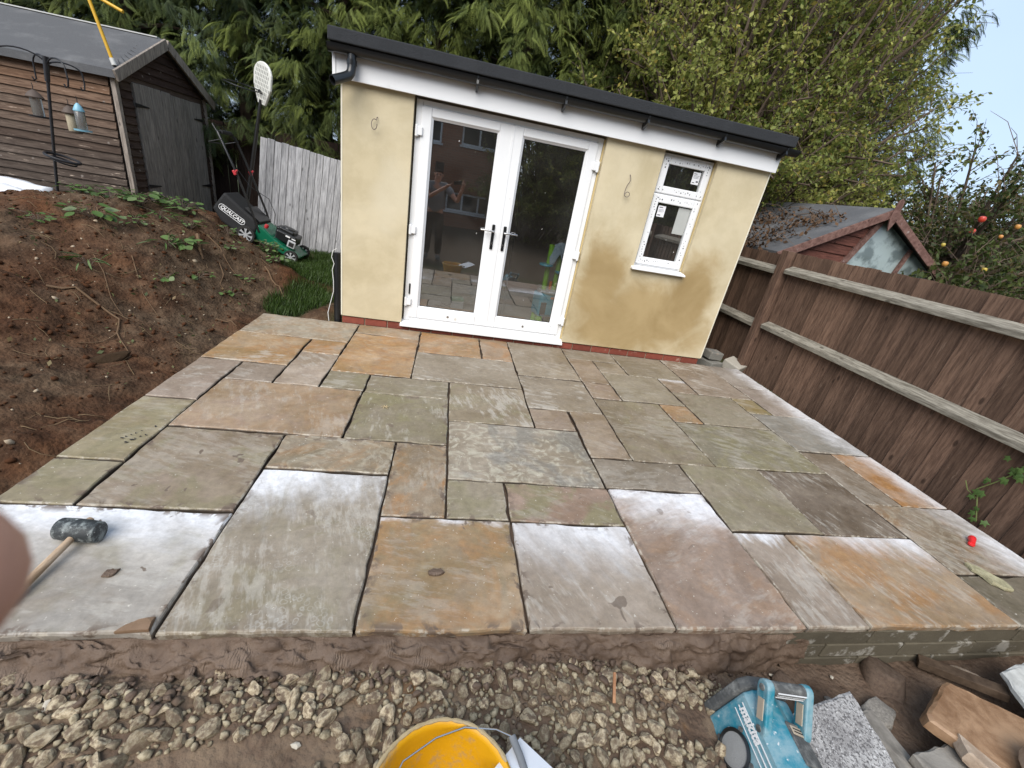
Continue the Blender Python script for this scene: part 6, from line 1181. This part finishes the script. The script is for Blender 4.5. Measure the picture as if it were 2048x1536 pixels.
for i, (x, y, n, s, h, lb, kd) in enumerate([
 (-2.10, 5.55, 46, .15, .16, 'bright green bushy weed just below the mower rear wheel', 0), (-1.95, 5.35, 22, .12, .08, 'low green weed below the bushy one under the mower', 0),
 (-3.05, 4.95, 26, .22, .14, 'large-leaved dock weed on the crest of the soil heap', 1), (-2.75, 5.12, 30, .17, .12, 'bright leafy weed right of the crest below the shed doors', 0), (-2.40, 5.28, 12, .12, .10, 'small trailing weed between crest and mower bag', 0),
 (-3.35, 5.05, 24, .25, .08, 'flat wilted weed along the top of the heap below the shed corner', 1), (-3.75, 5.15, 16, .20, .08, 'wilted stalks at the left end of the heap crest', 0),
 (-3.05, 4.35, 16, .18, .13, 'scattered weed with one upright leaf left of the heap centre', 1), (-3.25, 4.05, 12, .14, .09, 'weed patch left of centre on the near face of the heap', 0), (-3.35, 3.35, 7, .10, .16, 'upright broad-leaved sprig at the left edge of the heap', 1),
 (-2.55, 4.45, 14, .15, .10, 'strap-leaved weed clump in the middle of the heap', 2), (-2.50, 4.60, 14, .14, .10, 'green rosette weed in the middle of the heap', 1), (-2.30, 4.35, 10, .14, .05, 'sparse seedling patch low on the heap face', 0), (-2.05, 4.80, 9, .10, .06, 'small seedling patch right of the heap centre', 0),
 (-3.55, 5.0, 26, .20, .09, 'low green weeds on the crest left of the large dock leaves', 0), (-2.95, 5.25, 24, .16, .10, 'small-leaved weed behind the dock leaves on the crest', 0), (-2.62, 4.95, 20, .14, .08, 'weed patch on the upper face below the bright leafy one', 0), (-2.85, 4.55, 12, .16, .07, 'sparse sprigs just below the dock leaves', 0), (-2.30, 5.05, 12, .12, .06, 'sprigs on the shoulder of the heap left of the mower wheel', 0),
 (-2.75, 3.75, 8, .12, .08, 'thin grassy sprig on the lower left heap face', 2), (-2.40, 4.05, 8, .12, .06, 'small round-leaved weed low on the heap', 0), (-2.05, 4.45, 8, .10, .05, 'tiny weed near the foot of the heap', 0), (-2.80, 4.80, 10, .13, .10, 'strappy pale-edged leaves near the heap crest', 2)]): weed(x, y, n, s, h, lb, 100 + i, kd)
M_ROOT = plain('dry_root', (.17, .11, .065), (.09, .055, .032), 14, .9, .2, .5, 40)
for i, (pts, r_, lb) in enumerate([([(-2.75, 3.35), (-2.62, 3.42), (-2.45, 3.40), (-2.33, 3.34), (-2.28, 3.22), (-2.22, 3.15), (-2.12, 3.06)], .011, 'thick bent root lying near the foot of the soil heap'), ([(-2.28, 3.22), (-2.30, 3.10), (-2.38, 3.0)], .006, 'thin forked root end below the bent root'), ([(-2.0, 5.15), (-1.88, 5.0), (-1.78, 4.92), (-1.70, 4.82), (-1.62, 4.80)], .012, 'pale root lying below the mower near the grass'), ([(-2.55, 5.0), (-2.35, 4.95), (-2.2, 4.80), (-2.05, 4.72)], .008, 'long root on the upper right face of the heap'), ([(-2.28, 4.75), (-2.18, 4.6), (-2.15, 4.45), (-2.08, 4.40)], .007, 'whitish curved root in the middle of the heap'), ([(-2.9, 4.0), (-2.65, 3.75), (-2.5, 3.55), (-2.35, 3.42)], .005, 'thin straight stalk lying down the face of the heap'), ([(-2.62, 4.05), (-2.40, 3.75), (-2.22, 3.60)], .005, 'second thin stalk parallel to it lower on the heap'), ([(-1.98, 3.95), (-1.90, 3.96), (-1.80, 3.92)], .010, 'stubby root near the corner slab'), ([(-2.5, 4.85), (-2.42, 4.70), (-2.36, 4.62)], .022, 'thick dark root stump in the heap face'), ([(-3.15, 4.55), (-3.0, 4.35), (-2.9, 4.28)], .005, 'thin twig near the left weeds')]):
    q = MB(); P3 = []
    for a, b in zip(pts[:-1], pts[1:]):
        for t in (0, .5): x_ = a[0] + (b[0] - a[0]) * t; y_ = a[1] + (b[1] - a[1]) * t; P3.append((x_, y_, gh(x_, y_) + r_ * .8 + .006))
    P3.append((*pts[-1], gh(*pts[-1]) + .004)); q.tube(P3, [r_ * .72 * (1.15 - .8 * j / len(P3)) for j in range(len(P3))], 7); tag(q.build('root', M_ROOT, None, smooth=True), lb, 'root')
# pale stone crumbs through the heap
g = np.random.default_rng(31); items = []
for _ in range(230):
    x = g.uniform(-4.0, -1.85); y = g.uniform(1.6, 5.9)
    if soil_mask(np.array([x]), np.array([y]))[0] > .5: items.append((x, y, g.uniform(.004, .011) if g.uniform() < .93 else g.uniform(.014, .024)))
V, F = merge(items, False); tag(link('stone_crumbs', np_mesh('stone_crumbs', V, F, plain('crumb_stone', (.46, .39, .29), (.24, .17, .11), 3, .9, .2, .3))), 'pale crumbs of stone scattered through the soil heap', 'crumbs', kind='stuff')
clods = [(g.uniform(-4.2, -1.9), g.uniform(1.3, 5.9), .007 / g.uniform(.22, 1) ** .9) for _ in range(1500)]; V, F = merge(clods, False); tag(link('soil_clods', np_mesh('soil_clods', V, F, plain('clod_soil', (.085, .037, .018), (.045, .020, .010), 9, .95, .1, .8, 60))), 'crumbly red-brown clods on the soil heap', 'soil', kind='stuff')
o = link('field_stone', stone_mesh('field_stone', 91, M_PINKS, 2), loc=(-3.42, 3.45, gh(-3.42, 3.45) + .01), rot=(.1, .1, .4)); o.scale = (.05, .035, .02); tag(o, 'ochre stone lying at the left edge of the soil heap', 'stone')
# rootlets, straw and stalks strewn over the heap
m = MB(); g = np.random.default_rng(71)
for _ in range(330):
    x = g.uniform(-4.2, -1.75); y = g.uniform(1.5, 6.0)
    if soil_mask(np.array([x]), np.array([y]))[0] < .5: continue
    a = g.uniform(0, 6.28); L = g.uniform(.04, .20); c = g.normal(0, .35); P3 = []
    for t in (0, .33, .66, 1):
        xx = x + L * t * math.cos(a + c * t); yy = y + L * t * math.sin(a + c * t); P3.append((xx, yy, gh(xx, yy) + .004 + .012 * math.sin(t * 3.1) * g.uniform()))
    r_ = g.uniform(.0012, .003); m.tube(P3, [r_, r_, r_ * .8, r_ * .5], 4, caps=False)
tag(m.build('straw', plain('straw_stalks', (.21, .15, .085), (.09, .056, .032), 3, .9, .2, 0), None), 'dry rootlets and stalks strewn over the soil heap', 'straw', kind='stuff')
P = np.stack([g.uniform(-4.1, -1.8, 420), g.uniform(2.6, 5.9, 420), np.zeros(420)], 1); P[:, 2] = ground_h(P[:, 0], P[:, 1]) + .012
V, F, T = leaf_cloud(P, g, .035, np.stack([g.uniform(0, 1, len(P)), (g.uniform(size=len(P)) < .5) * g.uniform(.3, 1, len(P))], 1)); tag(link('leaf_scraps', np_mesh('leaf_scraps', V, F, foliage_mat('torn_leaf', (.045, .060, .02), (.13, .15, .06), .2, .7, (.20, .135, .07)), T)), 'torn leaf scraps scattered over the soil heap', 'leaves', kind='stuff')
# turf sod by the patio edge
g = np.random.default_rng(44); m = MB(); sx0, sy0 = -2.15, 2.95; o = link('turf_sod', stone_mesh('turf_sod', 95, plain('sod_soil', (.06, .038, .022), (.035, .022, .013), 12, .95, .1, .6), 2), loc=(sx0, sy0, gh(sx0, sy0) + .02), rot=(0, 0, .9)); o.scale = (.13, .06, .04); tag(o, 'dark overturned turf sod near the left edge of the patio', 'turf')

# ivy trailing on the fence at the far right
iv = thing('ivy', 'green ivy trailing on the brown fence at the right edge', 'ivy', (3.77, 1.8, .0)); g = np.random.default_rng(3)
vine = [(3.772, 1.80, -.04), (3.77, 1.87, .10), (3.765, 1.90, .16), (3.768, 1.84, .27), (3.766, 1.80, .36), (3.77, 1.74, .45), (3.772, 1.66, .52)]; q = MB(); q.tube(vine, .004, 6); q.tube([(3.77, 1.87, .10), (3.766, 1.94, .12), (3.768, 1.98, .17)], .003, 5); q.build('stem', plain('ivy_stem', (.16, .20, .06), (.12, .14, .05), 8, .7), iv)
VV = []; FF_ = []; TT = []
for i in range(26):
    k0 = g.integers(0, len(vine) - 1); t = g.uniform(); c = np.array(vine[k0]) * (1 - t) + np.array(vine[k0 + 1]) * t + np.array([-.012, g.normal(0, .035), g.normal(0, .03)]); s = g.uniform(.022, .038); a0 = g.uniform(-.8, .8); nx_ = np.array([-1, g.normal(0, .3), g.uniform(0, .5)]); up_ = np.array([0, math.sin(a0), math.cos(a0)]); d_, s_, n_ = frames(-up_[None], nx_[None]); d_, s_ = d_[0], s_[0]
    lob = [(1.0, 0), (.35, .32), (.45, .85), (0, .55), (-.55, .45), (-.35, 0), (-.55, -.45), (0, -.55), (.45, -.85), (.35, -.32)]; n0 = len(VV); VV += [c + n_[0] * 0 + d_ * s * a + s_ * s * b for a, b in lob] + [c + nx_ / np.linalg.norm(nx_) * .004]
    FF_ += [(n0 + 10, n0 + j, n0 + (j + 1) % 10) for j in range(10)]; TT += [(np.clip(g.normal(.45, .2), 0, 1), 0, 0, 1)] * 11
link('leaves', np_mesh('ivy_leaves', np.array(VV) - np.array([3.77, 1.8, 0]), np.array(FF_), M_WEED, np.array(TT)), iv)

# ================================================================== HOUSE BEHIND THE PHOTOGRAPHER (mirrored in the doors)
k = NT('house_brick'); v = k.coord('Object', (1, 1, 1), 0, (R(90), 0, 0)); bt_ = k.n('ShaderNodeTexBrick'); bt_.inputs['Scale'].default_value = 1.0; bt_.inputs['Brick Width'].default_value = .225; bt_.inputs['Row Height'].default_value = .075; bt_.inputs['Mortar Size'].default_value = .006
bt_.inputs['Color1'].default_value = (.40, .16, .09, 1); bt_.inputs['Color2'].default_value = (.30, .115, .065, 1); bt_.inputs['Mortar'].default_value = (.32, .26, .2, 1); k.l(v, bt_.inputs['Vector']); k.bump(bt_.outputs['Fac'], -.4, .01); M_HBRICK = k.done(bt_.outputs['Color'], .9, .2)
HY = -7.25
house = thing('brick_house', 'red brick house with white windows behind the photographer, mirrored in the left door pane', 'house', (-2, HY - 3, 0))
q = MB(); holes = [(.10, 1.30, 2.62, 3.75), (-1.75, -.55, 2.55, 3.75), (-.25, 1.46, .55, 1.16), (-4.6, -3.2, 2.6, 3.75), (-4.8, -2.6, .0, 2.05)]
xs = sorted({-7.0, 2.05} | {h[0] for h in holes} | {h[1] for h in holes}); zs = sorted({-.1, 4.7} | {h[2] for h in holes} | {h[3] for h in holes})
for a, b in zip(xs[:-1], xs[1:]):
    for c, d in zip(zs[:-1], zs[1:]):
        if any(h[0] <= a and b <= h[1] and h[2] <= c and d <= h[3] for h in holes): continue
        q.add([(a, HY, c), (b, HY, c), (b, HY, d), (a, HY, d)], [(0, 1, 2, 3)])
q.add([(2.05, HY, -.1), (2.05, HY - 6.5, -.1), (2.05, HY - 6.5, 4.7), (2.05, HY, 4.7), (-7, HY, -.1), (-7, HY - 6.5, -.1), (-7, HY - 6.5, 4.7), (-7, HY, 4.7)], [(0, 1, 2, 3), (4, 7, 6, 5), (1, 5, 6, 2)]); q.build('wall', M_HBRICK, house)
q = MB(); q.add([(-7.2, HY + .3, 4.62), (2.2, HY + .3, 4.62), (2.2, HY - 3.2, 6.6), (-7.2, HY - 3.2, 6.6), (-7.2, HY - 6.8, 4.62), (2.2, HY - 6.8, 4.62)], [(0, 1, 2, 3), (3, 2, 5, 4), (0, 4, 5, 1), (1, 5, 2), (0, 3, 4)]); q.build('roof', plain('roof_tile', (.14, .075, .055), (.09, .05, .04), 8, .9), house)
M_HGL = plain('house_window_glass', (.045, .05, .055), (.03, .035, .04), 2, .08, .7, 0)
for (a, b, c, d) in holes:
    q = MB(); t = .06; mid_ = [a + (b - a) * f for f in ((.5,) if b - a < 1.5 else (.33, .66))]
    for r4 in [(a, b, c, c + t), (a, b, d - t, d), (a, a + t, c + t, d - t), (b - t, b, c + t, d - t)] + [(x - t / 2, x + t / 2, c + t, d - t) for x in mid_]: q.mm(r4[0], r4[1], HY - .10, HY - .04, r4[2], r4[3])
    w_ = q.build('window', M_UPVC, house); q = MB(); q.add([(a + t, HY - .08, c + t), (b - t, HY - .08, c + t), (b - t, HY - .08, d - t), (a + t, HY - .08, d - t)], [(0, 1, 2, 3)]); q.build('pane', M_HGL, w_); q = MB(); q.mm(a - .05, b + .05, HY - .03, HY + .05, c - .06, c - .005); q.build('sill', M_UPVC, w_)

# ================================================================== THE PHOTOGRAPHER
M_SKIN = plain('skin', (.64, .34, .235), (.55, .28, .19), 30, .5, .35, .08, 150)
M_SHIRT = plain('grey_tshirt', (.30, .29, .29), (.24, .235, .235), 6, .95, .1, .3); M_TROU = plain('brown_work_trousers', (.10, .075, .055), (.07, .05, .04), 6, .95, .1, .3); M_HAIR = plain('dark_hair', (.035, .022, .014), (.02, .012, .008), 40, .7, .3, .6)
person = thing('person', 'photographer in grey t-shirt and dark trousers holding up a phone, mirrored in the door', 'person', (-.33, -.52, -.05))
def skin(name, joints, edges, root, mat, sub=2):
    names = list(joints); me = bpy.data.meshes.new(name); inv = wmat(person).inverted()
    me.from_pydata([tuple(inv @ Vector(joints[n][0])) for n in names], [(names.index(a), names.index(b)) for a, b in edges], []); me.materials.append(mat)
    o = link(name, me, person); md = o.modifiers.new('skin', 'SKIN'); md.use_smooth_shade = True
    for i, n in enumerate(names):
        r = joints[n][1]; sv = me.skin_vertices[0].data[i]; sv.radius = (r, r) if not isinstance(r, tuple) else r; sv.use_root = (n == root)
    s = o.modifiers.new('sub', 'SUBSURF'); s.levels = sub; s.render_levels = sub; return o
CM = cam.matrix_world.copy()
def cl(x, y, z): return tuple(CM @ Vector((x, y, z)))
px_, py_, gz0 = -.33, -.52, -.05
wl, wr = cl(-.135, -.115, .07), cl(.185, -.085, .06)
J = dict(pel=((px_, py_, .90 + gz0), (.15, .11)), bel=((px_, py_, 1.08 + gz0), (.145, .105)), che=((px_, py_ + .01, 1.28 + gz0), (.165, .115)), nek=((px_, py_ + .01, 1.49 + gz0), .062), hea=((px_ + .02, py_ + .04, 1.60 + gz0), (.078, .088)), top=((px_ + .02, py_ + .03, 1.70 + gz0), (.074, .088)),
 sl=((px_ - .18, py_, 1.42 + gz0), .062), el=((px_ - .16, py_ + .22, 1.17 + gz0), .045), wl=(wl, .030), sr=((px_ + .18, py_, 1.42 + gz0), .062), er=((px_ + .42, py_ + .22, 1.17 + gz0), .045), wr=(wr, .030),
 hl=((px_ - .10, py_, .86 + gz0), .092), kl=((px_ - .11, py_ + .02, .48 + gz0), .062), al=((px_ - .12, py_ - .02, .08 + gz0), .042), tl=((px_ - .14, py_ + .13, .03 + gz0), .036), hr=((px_ + .10, py_, .86 + gz0), .092), kr=((px_ + .11, py_ + .02, .48 + gz0), .062), ar=((px_ + .12, py_ - .02, .08 + gz0), .042), tr=((px_ + .14, py_ + .13, .03 + gz0), .036))
ED = [('pel', 'bel'), ('bel', 'che'), ('che', 'nek'), ('nek', 'hea'), ('hea', 'top'), ('che', 'sl'), ('sl', 'el'), ('el', 'wl'), ('che', 'sr'), ('sr', 'er'), ('er', 'wr'), ('pel', 'hl'), ('hl', 'kl'), ('kl', 'al'), ('al', 'tl'), ('pel', 'hr'), ('hr', 'kr'), ('kr', 'ar'), ('ar', 'tr')]
skin('body', J, ED, 'pel', M_SKIN)
def lerp3(a, b, t): return tuple(np.array(a) * (1 - t) + np.array(b) * t)
SJ = dict(hem=((px_, py_, .86 + gz0), (.175, .135)), bel=((px_, py_, 1.08 + gz0), (.170, .128)), che=((px_, py_ + .01, 1.29 + gz0), (.185, .135)), col=((px_, py_ + .01, 1.45 + gz0), .085), sl=(J['sl'][0], .085), cl=(lerp3(J['sl'][0], J['el'][0], .62), .078), sr=(J['sr'][0], .085), cr=(lerp3(J['sr'][0], J['er'][0], .62), .078))
skin('tshirt', SJ, [('hem', 'bel'), ('bel', 'che'), ('che', 'col'), ('che', 'sl'), ('sl', 'cl'), ('che', 'sr'), ('sr', 'cr')], 'hem', M_SHIRT)
TJ = dict(wa=((px_, py_, .97 + gz0), (.158, .122)), pel=((px_, py_, .88 + gz0), (.165, .125)), hl=((px_ - .10, py_, .80 + gz0), .108), kl=((px_ - .11, py_ + .02, .48 + gz0), .082), al=((px_ - .12, py_ - .02, .07 + gz0), .072), hr=((px_ + .10, py_, .80 + gz0), .108), kr=((px_ + .11, py_ + .02, .48 + gz0), .082), ar=((px_ + .12, py_ - .02, .07 + gz0), .072))
skin('trousers', TJ, [('wa', 'pel'), ('pel', 'hl'), ('hl', 'kl'), ('kl', 'al'), ('pel', 'hr'), ('hr', 'kr'), ('kr', 'ar')], 'wa', M_TROU)
skin('hair', dict(a=((px_ + .02, py_ + .0, 1.615 + gz0), (.080, .080)), b=((px_ + .02, py_ + .01, 1.705 + gz0), (.083, .092)), c=((px_ + .02, py_ + .08, 1.745 + gz0), .05)), [('a', 'b'), ('b', 'c')], 'b', M_HAIR)
fy = py_ + .128; q = MB(); q.tube([(px_ + .02, fy - .02, 1.60 + gz0), (px_ + .02, fy + .018, 1.565 + gz0)], [.008, .015], 8); q.build('nose', M_SKIN, person, smooth=True)
for sx_ in (-.033, .033): q = MB(); q.lathe([(0, .010), (.009, .006), (.012, 0)], 10, Matrix.Translation((px_ + .02 + sx_, fy - .010, 1.605 + gz0)) @ Matrix.Rotation(R(-90), 4, 'X')); q.build('eye', M_IRON, person, smooth=True)
for sx_ in (-.082, .082): q = MB(); q.lathe([(0, -.03), (.012, -.015), (.016, .01), (0, .03)], 8, Matrix.Translation((px_ + .02 + sx_, py_ + .03, 1.60 + gz0))); q.build('ear', M_SKIN, person, smooth=True)
q = MB(); q.tube([(px_ - .005, fy - .008, 1.528 + gz0), (px_ + .02, fy - .002, 1.526 + gz0), (px_ + .045, fy - .008, 1.528 + gz0)], .006, 6); q.build('mouth', plain('lips', (.35, .14, .11), (.3, .12, .1), 9, .5), person, smooth=True)
for s in (-1, 1): q = MB(); q.tube([(px_ + s * .12, py_ - .09, .045 + gz0), (px_ + s * .125, py_ + .03, .05 + gz0), (px_ + s * .14, py_ + .17, .038 + gz0), (px_ + s * .143, py_ + .20, .035 + gz0)], [.045, .055, .048, .03], 12, flat=.8); q.build('boot', M_RUBB, person, smooth=True)
# hands: left one holds the near end of the phone and a fingertip strays in front of the lens
def hand(wrist, palm, fingers, nm):
    Jh = {'w': (wrist, .027), 'p0': (palm[0], (.036, .020)), 'p1': (palm[1], (.038, .018))}; E_ = [('w', 'p0'), ('p0', 'p1')]
    skin('hand', Jh, E_, 'p0', M_SKIN)
    for i, (chain, r0) in enumerate(fingers):
        JJ = {}; EE = []
        for j, p in enumerate(chain): JJ['j%d' % j] = (p, r0 * (1.08 - .06 * j))
        for j in range(len(chain) - 1): EE.append(('j%d' % j, 'j%d' % (j + 1)))
        skin('finger', JJ, EE, 'j0', M_SKIN)
hand(wl, (cl(-.128, -.095, .045), cl(-.118, -.070, .022)), [
 ([cl(-.116, -.060, .012), cl(-.128, -.050, -.022), cl(-.116, -.036, -.052), cl(-.092, -.0290, -.0595), cl(-.0732, -.0268, -.0545)], .0178),
 ([cl(-.128, -.070, .014), cl(-.150, -.062, -.012), cl(-.152, -.048, -.036), cl(-.140, -.040, -.046)], .0095), ([cl(-.136, -.084, .018), cl(-.160, -.082, -.004), cl(-.166, -.070, -.024), cl(-.156, -.062, -.034)], .009), ([cl(-.140, -.098, .026), cl(-.160, -.102, .008), cl(-.166, -.096, -.008), cl(-.158, -.090, -.016)], .008),
 ([cl(-.112, -.085, .040), cl(-.085, -.070, .036), cl(-.060, -.050, .026), cl(-.042, -.036, .022)], .011)], 'l')
hand(wr, (cl(.180, -.068, .045), cl(.168, -.040, .022)), [
 ([cl(.165, -.015, .012), cl(.172, .018, .010), cl(.160, .030, .014), cl(.142, .032, .016)], .0098), ([cl(.172, -.030, .006), cl(.182, -.012, .000), cl(.172, .004, .000), cl(.156, .008, .0035)], .0095), ([cl(.176, -.044, .008), cl(.188, -.040, .000), cl(.178, -.030, -.002), cl(.160, -.026, .0025)], .009), ([cl(.178, -.060, .012), cl(.188, -.064, .004), cl(.178, -.060, -.001), cl(.162, -.056, .004)], .008),
 ([cl(.158, -.055, .040), cl(.138, -.045, .036), cl(.118, -.034, .028), cl(.104, -.026, .024)], .011)], 'r')
ph = thing('phone', 'dark phone held up in both hands by the photographer, mirrored in the door', 'phone', (0, 0, CAM_H))
q = MB(); q.box((.062, -.018, .0105), (.150, .073, .0085)); q.v = [tuple(CM @ Vector(p)) for p in q.v]; q.build('body', M_BLACKP, ph, bevel=.003)
q = MB(); q.box((.062, -.018, .0151), (.144, .067, .0006)); q.v = [tuple(CM @ Vector(p)) for p in q.v]; q.build('screen', M_HGL, ph)
